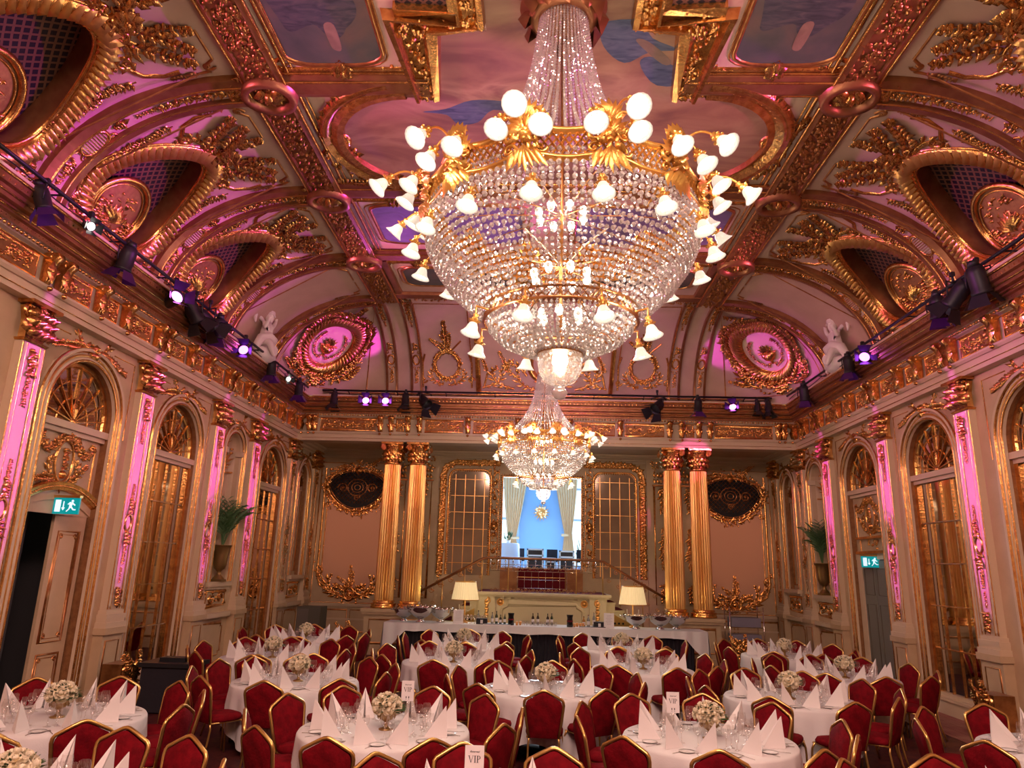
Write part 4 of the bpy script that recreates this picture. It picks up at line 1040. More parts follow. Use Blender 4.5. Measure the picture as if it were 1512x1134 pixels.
# three-part centre: side windows and the clear opening, under one gilded frame
g = O(S)
for sg in (-1, 1):
    def rr(x0, x1, z0, z1, r): 
        p = [(x0, z0)] + [(x0 + r - r * cos(pi / 2 * t / 5), z1 - r + r * sin(pi / 2 * t / 5)) for t in range(6)] + [(x1 - r + r * sin(pi / 2 * t / 5), z1 - r + r * cos(pi / 2 * t / 5)) for t in range(6)] + [(x1, z0)]
        return p
    outer = rr(sg * 2.2 - .88, sg * 2.2 + .62 if sg < 0 else sg * 2.2 + .88, 1.9, 5.42, .4)
    outer = [(sg * 1.30, 5.38), (sg * 2.7, 5.38), (sg * 2.98, 5.22), (sg * 3.06, 5.0), (sg * 3.06, 2.0)]
    g.sweep(outer, [(-.10, 0), (-.06, .06), (.06, .06), (.10, 0)]); g.garland([(x, y) for x, y in outer], .16, .9, .8)
    g.fill(sg * 2.98, sg * 3.14, 1.7, 2.1, .1, 1.4)
    # pier between side window and the opening
    g.fill(sg * 1.34, sg * 1.57, 2.3, 5.25, .10, 1.3)
    for z in (4.75, 4.3, 3.9, 3.55, 3.2, 2.7): g.blob(sg * 1.45, z, .075, .07, 0, 8)
    g.tube([(sg * 1.33, 2.2), (sg * 1.33, 5.2)], .014); g.tube([(sg * 1.58, 2.2), (sg * 1.58, 5.2)], .014)
    g.blob(sg * 1.45, 3.45, .13, .08, 0, 10)
g.beads([(-DX - .05, DZ0), (-DX - .05, DZ1 + .05), (DX + .05, DZ1 + .05), (DX + .05, DZ0)], .07, .022); g.tube([(-DX, DZ0), (-DX, DZ1), (DX, DZ1), (DX, DZ0)], .025)
g.build('gilded_frame', GOLD, wall_back)
for k, sg in enumerate((-1, 1)):
    c = sg * 2.22
    p = [(c - .6, 2.0)] + [(c - .35 - .25 * cos(pi / 2 * t / 6), 4.85 + .25 * sin(pi / 2 * t / 6)) for t in range(7)] + [(c + .35 + .25 * sin(pi / 2 * t / 6), 4.85 + .25 * cos(pi / 2 * t / 6)) for t in range(7)] + [(c + .6, 2.0)]
    w_ = O(S); w_.tube([(x + (.05 if x > c else -.05), y + (.05 if y > 2.1 else 0)) for x, y in p], .035); w_.beads(p, .07, .02, h0=.0)
    wo = struct(w_.build('window_%d' % (7 + k), GOLD))
    w_ = O(S); w_.poly(p, .008); w_.build('blind_pane', mat('window_blind_%d' % k, (.48, .38, .28), .07, .55, noise=(.40, .31, .23), nscale=1.5), wo)
    w_ = O(S)
    for i in range(4): x = c - .45 + .3 * i; w_.box(x - .009, x + .009, 2.05, 5.0, .008, .02)
    for j in range(6): z = 2.35 + .5 * j; w_.box(c - .57, c + .57, z - .007, z + .007, .008, .02)
    w_.build('glazing_bars', GOLDB, wo)
# pilasters behind the column pairs, with drops
for sg in (-1, 1):
    o = O(S); o.box(sg * 3.9 - .72, sg * 3.9 + .72, 0, ZA, 0, .12); pb = o.build('pier', CREAM, wall_back)
    o = O(lambda u, v, h: S(u, v, h + .12))
    for x in (3.62, 4.42):
        X = sg * x
        for a, b, s_ in ((4.7, 4.3, .11), (4.3, 3.95, .06), (3.2, 2.6, .11), (2.6, 2.3, .06), (1.85, 1.4, .11), (3.5, 3.2, .06)): o.garland([(X, a), (X, b)], s_ * 1.3, 1.2)
        o.line_frame(X - .22, X + .22, 1.3, 4.75, .013)
        for row in range(2):
            for k in range(5): o.leaf(X - .2 + .1 * k, 4.82 + row * .18, pi / 2, .18, .1, .09)
        o.fill(X - .3, X + .3, 5.15, 5.5, .09, 1.2, .04); o.box(X - .28, X + .28, 4.76, 4.80, 0, .07)
    o.build('pier_ornament', GOLD, pb)
# dado mouldings along the recess wall
o = O(S)
for a, b in ((-HW, -3.3), (3.3, HW)):
    o.box(a, b, 1.0, 1.07, 0, .07); o.box(a, b, 0, .2, 0, .05)
    o.box(a, b, .62, .66, 0, .02)
struct(o.build('baseboard_back', CREAM2))
o = O(S)
for a, b in ((-6.9, -5.75), (-5.65, -4.6), (4.6, 5.65), (5.75, 6.9)): o.line_frame(a, b, .28, .9, .016)
o.build('dado_line', BRONZE, wall_back)

# ------------------------------------------------------------------ columns
def column(sg, X, label):
    o = O(); n = 24
    prof_ = [(.245, 1.30), (.255, 1.5), (.255, 2.6), (.245, 3.8), (.222, 4.94)]; rows = []
    for r, z in prof_:
        ring = []
        for i in range(n * 4):
            a = 2 * pi * i / (n * 4); q = (i % 4); k = (0, -.018, -.026, -.018)[q]
            ring.append(o.P((r + k) * cos(a), (r + k) * sin(a), z))
        rows.append(ring)
    for a, b in zip(rows, rows[1:]):
        for i in range(n * 4): o.F(a[i], a[(i + 1) % (n * 4)], b[(i + 1) % (n * 4)], b[i])
    root = o.build('fluted_column', COLM, None, (X, YB + .02, 0), label=label, cat='column')
    b = O(); b.lathe([(.34, 1.13), (.34, 1.17), (.32, 1.20), (.345, 1.24), (.31, 1.26), (.27, 1.27), (.30, 1.31), (.25, 1.33)], n=32); b.build('base', GOLD, root)
    c = O(); c.lathe([(.225, 4.92), (.25, 4.95), (.225, 4.98), (.215, 5.0), (.225, 5.2), (.26, 5.42), (.30, 5.47)], n=32); c.box(-.31, .31, -.31, .31, 5.47, 5.53)
    for row, (z, L, k) in enumerate(((5.0, .17, 12), (5.12, .19, 12))):
        for i in range(k):
            a = 2 * pi * (i + row * .5) / k; rr_ = .225
            S2 = lambda u, v, h, a=a: ((rr_ + h) * cos(a) - u * sin(a), (rr_ + h) * sin(a) + u * cos(a), v)
            c.S = S2; c.leaf(0, z, pi / 2, L, .11, .08)
    for i in range(4):
        a = pi / 4 + pi / 2 * i
        c.S = lambda u, v, h, a=a: ((.30 + u) * cos(a) - h * sin(a), (.30 + u) * sin(a) + h * cos(a), v)
        for hh in (-1, 1):
            c.scroll(.06, 5.39, pi, .085, 1.3, 1, .35); 
        c.lathe([(.085, -.04), (.085, .04)], .06, 5.39, 12)
        a2 = a + pi / 4; c.S = lambda u, v, h, a=a2: ((.26 + h) * cos(a) - u * sin(a), (.26 + h) * sin(a) + u * cos(a), v); c.rose(0, 5.46, .07, .06); c.fill(-.14, .14, 5.28, 5.42, .06, 1.1)
    c.build('capital', GOLD, root)
    return root
COLM = mat('column_gilding', (.92, .60, .22), .36, .8, .3, 8, noise=(.82, .44, .15), nscale=6)
nt = COLM.node_tree
for nd in nt.nodes:
    if nd.type == 'TEX_NOISE' and abs(nd.inputs['Scale'].default_value - 6) < .1:
        mp = nt.nodes.new('ShaderNodeMapping'); mp.inputs['Scale'].default_value = (1, 1, .15)
        src = nd.inputs['Vector'].links[0].from_socket; nt.links.new(src, mp.inputs['Vector']); nt.links.new(mp.outputs[0], nd.inputs['Vector'])
for X, lb in ((-4.17, 'outer fluted gold column of the left pair, beside the grille'), (-3.46, 'inner fluted gold column of the left pair, nearest the stairs'),
              (3.52, 'inner fluted gold column of the right pair, nearest the stairs'), (4.24, 'outer fluted gold column of the right pair, with a pink-lit top')):
    column(0, X, lb)
for sg in (-1, 1):
    o = O(); X = sg * 3.85
    o.box(X - .8, X + .8, YB - .36, YB + .40, 0, .16); o.box(X - .74, X + .74, YB - .31, YB + .36, .16, .98); o.box(X - .8, X + .8, YB - .37, YB + .4, .98, 1.04); o.box(X - .83, X + .83, YB - .4, YB + .42, 1.04, 1.13)
    pd = struct(o.build('trim_%d' % (6 if sg < 0 else 7), CREAM))
    o = O(S_back(YB - .31)); o.line_frame(X - .6, X + .6, .28, .86, .016); o.build('panel_line', BRONZE, pd)
# ------------------------------------------------------------------ chandeliers
def shade_mesh():
    """bell shade, mouth at the origin side +x is the opening direction; gallery at the back"""
    o = O(lambda u, v, h: (h, u, v)); o.lathe([(.022, -.11), (.036, -.10), (.048, -.075), (.056, -.045), (.072, -.02), (.088, -.004), (.094, .004), (.086, -.002), (.06, -.03)], n=16, cap=False)
    return o.mesh('glass_shade', [SHADE])
def socket_mesh():
    o = O(lambda u, v, h: (h, u, v)); o.lathe([(.012, -.20), (.03, -.185), (.018, -.17), (.03, -.15), (.034, -.12), (.026, -.105)], n=10)
    for i in range(5):
        a = 2 * pi * i / 5; o.blob(.04 * cos(a), .04 * sin(a), .02, .015, -.13)
    return o.mesh('socket', [ORMOLU])
def bulb_mesh():
    o = O(lambda u, v, h: (h, u, v)); o.lathe([(0.001, -.10), (.02, -.09), (.034, -.05), (.036, -.025), (.022, -.004), (.001, 0)], n=10)
    return o.mesh('bulb', [BULB])
SH, SO, BU = shade_mesh(), socket_mesh(), bulb_mesh()
def aim(o, p, d, s=1.):
    o.matrix_local = Matrix.Translation(p) @ Vector(d).to_track_quat('X', 'Z').to_matrix().to_4x4() @ Matrix.Scale(s, 4)
def chandelier(loc, K, label, cone_n, bead, seed):
    """all sizes for the large one, scaled by K; origin at the crown ring"""
    R.seed(seed)
    top = ZT - loc[2]
    root = empty('crystal_chandelier', loc, label=label, cat='chandelier', group=None)
    # crown band: pierced gold gallery that waves up and down
    Rc = 1.44 * K
    wave = lambda a:   .03 * K * cos(12 * a + pi)
    def SC(u, v, h): a = u / Rc; return ((Rc + h) * cos(a), (Rc + h) * sin(a), v + wave(a))
    n = 108; per = 2 * pi * Rc
    o = O(SC)
    for v in (-.17 * K, .11 * K): o.sweep([(per * i / n, v) for i in range(n + 1)], [(-.034 * K, -.01 * K), (-.014 * K, .04 * K), (.016 * K, .04 * K), (.034 * K, -.01 * K)], smooth=True)
    st = .075 * K; k = int(per / st)
    for i in range(k):
        for d in (-1, 1): o.sweep([(i * per / k, (-.03 - .13 * d) * K), (i * per / k + .19 * K, (-.03 + .13 * d) * K)], [(-.011 * K, 0), (0, .018 * K), (.011 * K, 0)])
    o.build('crown_gallery', ORMOLU, root)
    o = O(SC)
    m0 = []
    for j in range(12):
        u = per * (j + .5) / 12
        q = O(lambda a, b, h: SC(a * 1.2 + u, b * 1.15, h * 1.3 + .03 * K))
        q.blob(0, .02 * K, .05 * K, .05 * K, 0, 10); q.blob(0, -.03 * K, .035 * K, .05 * K, 0, 8)       # mask
        for i in range(9): q.leaf(0, .05 * K, pi * (.1 + .1 * i), .2 * K, .07 * K, .04 * K)
        for i in range(5): q.leaf(0, -.08 * K, -pi * (.34 + .08 * i), (.22 + .04 * (i == 2)) * K, .055 * K, .05 * K)
        for i in range(14): q.leaf(R.uniform(-.1, .1) * K, R.uniform(-.16, .16) * K, R.random() * 6.3, .09 * K, .045 * K, .05 * K)
        for sg in (-1, 1): q.scroll(sg * .11 * K, .04 * K, 0, .07 * K, 1.2, sg); q.scroll(sg * .12 * K, -.09 * K, 0, .05 * K, 1.2, -sg); q.leaf(sg * .06 * K, -.1 * K, -pi / 2 + sg * .5, .2 * K, .08 * K, .04 * K); q.scroll(sg * .05 * K, .22 * K, 0, .05 * K, 1.1, sg, .4)
        for i in range(7): q.leaf(0, .14 * K, pi * (.2 + .1 * i), .19 * K, .06 * K, .06 * K)
        q.build('mask_mount', ORMOLU, root)
    # bead strings of the cone
    o = O(); n = cone_n; zt = top - .12
    def cone(t): # t 0 top .. 1 crown
        return (.27 + .25 * t + .85 * t ** 3.2) * K, zt + (.1 * K - zt) * t
    if K < .9:
        zt = 1.75 * K + .35
        def cone(t): return (.24 + .27 * t + .85 * t ** 3.2) * K, zt + (.1 * K - zt) * t
    steps = int((zt) / (bead * 1.55))
    for i in range(n):
        a = 2 * pi * (i + .5 * (i % 2) * 0) / n
        for j in range(steps + 1):
            t = j / steps; r, z = cone(t)
            ico(o, (r * cos(a), r * sin(a), z), bead * (.62 + .22 * t), 1.15)
    o.build('bead_canopy', CRYSTAL, root, kind='stuff')
    # basket
    BP = [(1.44, -.10), (1.47, -.25), (1.44, -.44), (1.35, -.64), (1.20, -.86), (1.02, -1.03), (.82, -1.19)]
    B2 = [(.77, -1.24), (.74, -1.33), (.64, -1.43), (.46, -1.52), (.25, -1.57)]
    def along(P, sp):
        out = [(P[0][0], P[0][1])]; 
        for (r0, z0), (r1, z1) in zip(P, P[1:]):
            L = hypot(r1 - r0, z1 - z0); m = max(1, int(L * K / sp))
            for i in range(1, m + 1): out.append((r0 + (r1 - r0) * i / m, z0 + (z1 - z0) * i / m))
        return out
    o = O()
    b = bead * 1.15
    L = along(BP, b * 1.95); nn = int(2 * pi * 1.48 * K / (b * 2.42))
    for i in range(nn):
        a = 2 * pi * i / nn
        for j, (r, z) in enumerate(L):
            if r < 1.15 and i % 3 == 2 and r < 1.0: continue
            ico(o, (r * K * cos(a), r * K * sin(a), z * K), b * (.98 - .3 * j / len(L)), 1.08)
    o.build('bead_basket', CRYSTAL, root, kind='stuff')
    o = O(); L = along(B2, b * 1.8); nn = int(2 * pi * .75 * K / (b * 2.4))
    for i in range(nn):
        a = 2 * pi * i / nn
        for j, (r, z) in enumerate(L):
            if r < .45 and i % 2: continue
            ico(o, (r * K * cos(a), r * K * sin(a), z * K), b * .85, 1.1)
    o.build('lower_bead_basket', CRYSTAL, root, kind='stuff')
    # lower ring, inner frame
    o = O(); 
    def SR(u, v, h): a = u / (.80 * K); return ((.80 * K + h) * cos(a), (.80 * K + h) * sin(a), v)
    o.S = SR; pr = 2 * pi * .80 * K
    for v in (-1.26 * K, -1.14 * K): o.sweep([(pr * i / 72, v) for i in range(73)], [(-.016 * K, 0), (0, .022 * K), (.016 * K, 0)], smooth=True)
    for i in range(60):
        for d in (-1, 1): o.sweep([(pr * i / 60, (-1.20 - .055 * d) * K), (pr * i / 60 + .09 * K, (-1.20 + .055 * d) * K)], [(-.007 * K, 0), (0, .012 * K), (.007 * K, 0)])
    o.build('lower_ring', BRONZE, root)
    o = O(); tube3(o, [(0, 0, top), (0, 0, -1.55 * K)], .022 * K, 8)
    for i in range(10):
        a = 2 * pi * i / 10
        for z0, z1, r1 in ((.0, -.05, 1.45), (-.62, -.75, 1.28)):
            tube3(o, [(.02, 0, z0 * K), (r1 * .5 * K * cos(a), r1 * .5 * K * sin(a), (z0 + z1) / 2 * K + .03), (r1 * K * cos(a), r1 * K * sin(a), z1 * K)], .007 * K, 5, cap=False)
    o.build('inner_frame', BRONZE, root)
    # inner candle clusters
    for (z, r, m) in ((.0, .26, 8), (-.72, .30, 8), (-1.28, .22, 6)):
        for i in range(m):
            a = 2 * pi * (i + .4) / m
            q = mesh_obj('bulb', BU, root); aim(q, (r * K * cos(a), r * K * sin(a), z * K + .05), (0, 0, 1) if z > -1.2 else (0, 0, -1), K * 1.2)
    # bowl and ball finial
    q = mesh_obj('bulb', BU, root); aim(q, (0, 0, -1.74 * K), (0, 0, -1), K * 2.4)
    o = O(); o.lathe([(r * K, z * K) for r, z in ((.225, -1.580), (.235, -1.660), (.22, -1.780), (.16, -1.880), (.06, -1.930), (.01, -1.935))], n=28, cap=False); o.build('glass_bowl', BOWLG, root)
    o = O(); o.lathe([(r * K, z * K) for r, z in ((.20, -1.520), (.245, -1.550), (.25, -1.580), (.235, -1.600))], n=28); o.build('bowl_rim', BRONZE, root)
    o = O(); o.lathe([(r * K, z * K) for r, z in ((.01, -1.930), (.05, -1.945), (.085, -2.000), (.055, -2.055), (.005, -2.075))], n=14); o.build('ball_finial', CRYSTAL, root)
    # branches with bell shades
    def arm(pts, d, p, s=1.):
        o = O(); tube3(o, pts, .012 * K, 6); a_ = o.build('branch', ORMOLU, root)
        for nm, me in (('socket', SO), ('glass_shade', SH), ('bulb', BU)):
            q = mesh_obj(nm, me, a_); aim(q, p, d, s * K)
    for j in range(12):
        for e, (rr_, dz, da) in enumerate(((1.70, .0, -.12), (2.0, -.01, 0.03), (1.70, -.02, .12))):
            a = 2 * pi * (j + .5) / 12 + da; c, s_ = cos(a), sin(a); b0 = 2 * pi * (j + .5) / 12
            p0 = Vector((1.5 * K * cos(b0), 1.5 * K * sin(b0), .12 * K)); tip = Vector((rr_ * K * c, rr_ * K * s_, dz * K))
            d = Vector((c * (.55 + .35 * (e == 1)), s_ * (.55 + .35 * (e == 1)), -1)).normalized(); back = tip - d * .19 * K
            mid = (p0 + back) / 2 + Vector((0, 0, .24 * K))
            pts = [p0 * (1 - t) ** 2 + mid * 2 * t * (1 - t) + back * t * t for t in [i / 8 for i in range(9)]]
            arm(pts, d, tip, 1.2)
    for j in range(16):
        a = 2 * pi * (j + .5) / 16; c, s_ = cos(a), sin(a); z = -.56
        tip = Vector((1.60 * K * c, 1.60 * K * s_, (z - .06) * K)); d = Vector((c * .25, s_ * .25, -1)).normalized(); back = tip - d * .19 * K
        arm([(1.36 * K * c, 1.36 * K * s_, (z + .06) * K), (1.5 * K * c, 1.5 * K * s_, (z + .19) * K), tuple(back)], d, tip, 1.12)
    for j in range(8):
        a = 2 * pi * (j + .5) / 8; c, s_ = cos(a), sin(a)
        tip = Vector((.98 * K * c, .98 * K * s_, -1.50 * K)); d = Vector((c * .25, s_ * .25, -1)).normalized(); back = tip - d * .19 * K
        arm([(.8 * K * c, .8 * K * s_, -1.22 * K), (.93 * K * c, .93 * K * s_, -1.20 * K), tuple(back)], d, tip, 1.12)
    if K > .9:   # carved ceiling mount
        o = O(); o.lathe([(.50, top), (.52, top - .06), (.40, top - .12), (.42, top - .2), (.34, top - .27), (.28, top - .24)], n=28)
        for i in range(12):
            a = 2 * pi * i / 12; o.S = lambda u, v, h, a=a: ((.38 + h) * cos(a) - u * sin(a), (.38 + h) * sin(a) + u * cos(a), v)
            o.leaf(0, top - .04, -pi / 2, .34, .16, .12); o.scroll(0, top - .1, 0, .07, 1.2, 1, .35)
        o.build('ceiling_mount', WOOD, root)
    else:
        o = O(); o.lathe([(.17, zt + .05), (.18, zt), (.13, zt - .05)], n=18); o.build('bead_collar', ORMOLU, root)
        o = O(); tube3(o, [(0, 0, zt), (0, 0, top)], .018, 8); o.build('hanging_rod', ORMOLU, root)
    return root
chandelier((.06, 7.03, 6.03), 1., 'huge crystal basket chandelier with a gold crown, in the foreground', 48, .026, 3)
chandelier((-.02, 15.0, 4.92), .655, 'smaller crystal basket chandelier hanging beyond the big one', 44, .018, 4)

# ------------------------------------------------------------------ lighting rails and stage lamps
def S3(p, q, r, n=8): o = O(); tube3(o, [p, q], r, n); return o
rail_lab = {-1: 'dark lighting rail along the left cornice', 1: 'dark lighting rail along the right cornice', 0: 'dark lighting rail along the back cornice'}
def rail(pts, lab, perp):
    root = empty('lighting_rail', pts[0], label=lab, cat='rail')
    o = O(); b = Vector(pts[0]); tube3(o, [Vector(p) - b for p in pts], .028, 8); o.build('rail_tube', BLKM, root)
    L = (Vector(pts[1]) - b); n = int(L.length / 1.5)
    for i in range(n + 1):
        o = O(); p = L * ((i + .5) / (n + 1)); tube3(o, [p, p + Vector((perp[0] * .24, perp[1] * .24, .0)), p + Vector((perp[0] * .3, perp[1] * .3, -.11))], .014, 6); o.build('bracket', BLKM, root)
    o = O(); m = int(L.length / .12)
    tube3(o, [L * (i / m) + Vector((perp[0] * .05, perp[1] * .05, -.05 - .05 * abs(sin(i * .21)) - .03 * R.random() * 0)) for i in range(m + 1)], .009, 5); o.build('cable', BLKM, root)
for sd in (-1, 1): rail([(sd * 6.50, 2.0, 6.90), (sd * 6.50, 18.6, 6.90)], rail_lab[sd], (sd, 0))
rail([(-6.2, 18.95, 6.92), (6.2, 18.95, 6.92)], rail_lab[0], (0, 1))
def par_meshes():
    P = {}
    o = O(lambda u, v, h: (h, u, v)); o.lathe([(.02, -.20), (.075, -.19), (.09, -.12), (.09, .06), (.098, .07), (.098, .10), (.085, .10), (.08, .02)], n=16, cap=False); o.lathe([(.05, -.26), (.06, -.19)], n=10); P['housing'] = o.mesh('housing', [BLKM])
    for nm, m in (('violet', PURPLE), ('pink', PINKL), ('white', WHITEL), ('off', BLKM)):
        o = O(lambda u, v, h: (h, u, v)); o.lathe([(.084, .06), (.05, .075), (.001, .08)], n=14, cap=False); P[nm] = o.mesh('lens', [m])
    for nm, mm in (('doors', BLKM), ('vdoors', PURPM)):
        q = []
        for k in range(4):
            a = pi / 2 * k; o = O(); c, s_ = cos(a), sin(a)
            def tr(x, y, z): return (x, y * c - z * s_, y * s_ + z * c)
            o.F(*[o.P(*tr(*p)) for p in ((.10, -.07, .09), (.10, .07, .09), (.22, .11, .17), (.22, -.11, .17))]); q.append(o.mesh('barn_door', [mm]))
        P[nm] = q
    return P
PM_ = par_meshes()
def stage_lamp(x, y, z, d, label, lens='violet', s=1., group=None, long=False):
    """hangs from the rail above (x,y,z); d is the beam direction"""
    root = empty('stage_lamp', (x, y, z + .28 * s), label=label, cat='stage light', group=group)
    d = Vector(d).normalized(); side = d.cross(Vector((0, 0, 1))); side = side.normalized() if side.length > .01 else Vector((1, 0, 0))
    c = Vector((0, 0, -.28 * s))
    o = O(); w = .12 * s
    tube3(o, [c + side * w, c + side * w + Vector((0, 0, .17 * s)), c - side * w + Vector((0, 0, .17 * s)), c - side * w], .010 * s, 5); tube3(o, [c + Vector((0, 0, .17 * s)), (0, 0, 0)], .014 * s, 6); o.build('yoke', BLKM, root)
    o = O(); o.box(-.03, .03, -.03, .03, -.05, .02); o.build('clamp', BLKM, root)
    h = mesh_obj('housing', PM_['housing'], root); aim(h, c, d, s)
    if long: h.matrix_local = h.matrix_local @ Matrix.Diagonal((1.7, 1, 1, 1))
    mesh_obj('lens', PM_[lens], h)
    for m in PM_['vdoors' if lens in ('violet', 'pink') else 'doors']: mesh_obj('barn_door', m, h)
    return root
LL = [(-6.5, 7.9, (.3, .2, -1), 'violet', 1.1, 'stage lamp cut by the left picture edge'), (-6.45, 8.75, (.9, -.5, -.35), 'white', .7, 'small stage lamp with a glaring white lens on the left rail'),
      (-6.5, 9.75, (-.25, .05, -1), 'violet', 1.3, 'black stage lamp with violet-lit barn doors below the first left arch crown'), (-6.5, 11.25, (.85, -.6, .15), 'pink', 1.3, 'stage lamp with a glowing magenta mouth on the left rail'),
      (-6.5, 12.0, (.2, .5, -.5), 'off', 1.5, 'large dark stage lamp, first of the crowded three on the left rail'), (-6.45, 12.45, (.3, .6, -.35), 'off', 1.5, 'large dark stage lamp, middle of the crowded three on the left rail'), (-6.5, 13.0, (-.2, .3, -1), 'violet', 1.3, 'stage lamp, farthest of the crowded three on the left rail'),
      (-6.5, 14.3, (.2, -1, -.05), 'violet', 1.2, 'stage lamp lying sideways below the left plaster figure'), (-6.5, 15.9, (0, .1, -1), 'violet', 1.2, 'stage lamp just past the left plaster figure'),
      (-6.5, 17.0, (.7, -.6, -.3), 'white', .7, 'small white-lit lamp near the back left corner'), (-6.5, 17.9, (0, .1, -1), 'violet', 1.2, 'last stage lamp of the left rail before the corner'),
      (6.5, 10.2, (.3, .2, -1), 'off', 1.5, 'bulky black stage lamp at the near end of the right cluster'), (6.45, 10.75, (-.3, .6, -.6), 'off', 1.5, 'black stage lamp in the middle of the right cluster'),
      (6.5, 11.35, (.1, .2, -1), 'violet', 1.3, 'stage lamp with a violet-lit edge at the far end of the right cluster'), (6.5, 14.1, (-.3, -1, 0), 'violet', 1.2, 'stage lamp lying sideways under the right plaster figure'),
      (6.5, 14.8, (.1, .1, -1), 'violet', 1.2, 'hanging stage lamp just left of the sideways one on the right rail'), (6.5, 17.4, (.1, .2, -1), 'violet', 1.3, 'stage lamp nearest the back right corner')]
for x, y, d, ln, s, lb in LL: stage_lamp(x, y, 6.62 if s > 1 else 6.72, d, lb, ln, s)
BL = [(-5.85, (0, -.1, -1), 'off', 1.2, 'dark hanging stage lamp at the left end of the back rail'), (-4.95, (.1, -1, .05), 'pink', 1.1, 'stage lamp with a violet-pink glow, left one of the lit pair on the back rail'),
      (-4.4, (.1, -1, .05), 'pink', 1.1, 'stage lamp with a violet-pink glow, right one of the lit pair on the back rail'), (-3.85, (0, -.1, -1), 'off', 1.2, 'plain dark stage lamp above the left columns'),
      (-3.3, (.5, -.5, -.6), 'off', 1.6, 'large black lamp tilted down over the left columns'), (3.1, (-.5, -.5, -.6), 'off', 1.6, 'large black lamp tilted down over the right columns'),
      (4.2, (0, .1, -1), 'violet', 1.2, 'upright stage lamp above the right columns'), (5.15, (-.4, -.9, .2), 'pink', 1.1, 'stage lamp with a violet glow on the right half of the back rail'),
      (5.8, (0, -.1, -1), 'off', 1.0, 'small dark lamp right of the violet-glowing one'), (6.1, (.1, -.1, -1), 'off', 1.1, 'last dark lamp at the right end of the back rail')]
for x, d, ln, s, lb in BL: stage_lamp(x, 18.95, 6.62, d, lb, ln, s)

# ------------------------------------------------------------------ plaster figures over the cornice
def skin_figure(chains, sub=2):
    """chains of (x,y,z,r) sharing the first joint index given"""
    vs = []; es = []; rs = []
    for ch in chains:
        prev = ch[0] if isinstance(ch[0], int) else None
        for p in ch[1:] if prev is not None else ch:
            vs.append(p[:3]); rs.append(p[3]); i = len(vs) - 1
            if prev is not None: es.append((prev, i))
            prev = i
    me = bpy.data.meshes.new('fig'); me.from_pydata(vs, es, [])
    ob = bpy.data.objects.new('fig', me); col.objects.link(ob)
    m = ob.modifiers.new('s', 'SKIN'); sk = me.skin_vertices[0].data
    for i, r in enumerate(rs): sk[i].radius = (r, r)
    sk[0].use_root = True
    m2 = ob.modifiers.new('u', 'SUBSURF'); m2.levels = sub; m2.render_levels = sub
    dg = bpy.context.evaluated_depsgraph_get(); ev = ob.evaluated_get(dg)
    me2 = bpy.data.meshes.new_from_object(ev); bpy.data.objects.remove(ob)
    for p in me2.polygons: p.use_smooth = True
    return me2
def join_extra(me, o):
    """add the accumulator's faces to a mesh"""
    v = [tuple(x.co) for x in me.vertices]; f = [tuple(p.vertices) for p in me.polygons]; b = len(v)
    m = bpy.data.meshes.new('figure'); m.from_pydata(v + o.v, [], f + [tuple(i + b for i in q) for q in o.f]); m.polygons.foreach_set('use_smooth', [True] * (len(f) + len(o.f))); m.materials.append(WHITE); return m
def ell(o, c, r, n=10):
    rows = []
    for j in range(n // 2 + 1):
        t = pi * j / (n // 2); rows.append([o.P(c[0] + r[0] * sin(t) * cos(2 * pi * i / n), c[1] + r[1] * sin(t) * sin(2 * pi * i / n), c[2] + r[2] * cos(t)) for i in range(n)])
    for a, b in zip(rows, rows[1:]):
        for i in range(n): o.F(a[i], a[(i + 1) % n], b[(i + 1) % n], b[i], smooth=True)
def putto(sd):
    # pelvis 0, torso, neck, head; legs; arms
    ch = [[(0, 0, .42, .15), (.02, 0, .56, .14), (.03, 0, .72, .15), (.04, 0, .84, .07), (.05, .02, .98, .115), (.05, .02, 1.06, .09)],
          [0, (-.02, .14, .40, .11), (.20, .20, .34, .085), (.27, .22, .14, .06), (.33, .23, .02, .04)],
          [0, (0, -.14, .40, .11), (.16, -.26, .30, .085), (.05, -.30, .10, .06), (.12, -.32, .0, .04)],
          [2, (.03, .17, .78, .06), (.08, .30, .66, .05), (.18, .36, .80, .04), (.2, .38, .88, .035)],
          [2, (.03, -.17, .78, .06), (.05, -.30, .92, .05), (.05, -.36, 1.12, .04), (.06, -.36, 1.22, .04)]]
    me = skin_figure(ch, 2); o = O()
    # swept drapery above the head and over the lap
    d = [(.0, -.40, 1.15), (-.02, -.38, 1.32), (.0, -.24, 1.48), (.0, -.05, 1.50), (.02, .08, 1.40), (0, .02, 1.30), (0, -.12, 1.34)]
    tube3(o, d, .085, 8, [.5, .8, 1.1, 1.2, 1., .8, .4])
    tube3(o, [(.05, -.25, .35), (.14, -.1, .48), (.12, .1, .5), (.02, .28, .42), (-.02, .36, .25), (.0, .4, .08)], .1, 8, [.7, 1, 1.1, 1, .8, .5])
    tube3(o, [(-.1, -.2, .1), (-.1, 0, .2), (-.1, .2, .12)], .16, 8)
    ell(o, (.02, 0, .12), (.22, .42, .16)); ell(o, (.05, .02, 1.06), (.12, .12, .09)); ell(o, (.165, .02, .985), (.02, .02, .025))
    for k in range(9): ell(o, (.03 + .09 * cos(k * .7), .02 + .1 * sin(k * .7), 1.08), (.045, .045, .04), 6)
    for k in range(5):     # fingers
        tube3(o, [(.06 + .01 * k, -.36 + .012 * (k - 2), 1.22), (.065 + .012 * k, -.36 + .02 * (k - 2), 1.29)], .009, 5)
    tube3(o, [(.0, .1, .8), (-.12, .3, .95), (-.1, .45, .9), (-.05, .5, .7)], .06, 6, [.5, 1.2, 1, .3])
    return join_extra(me, o)
PU = putto(1)
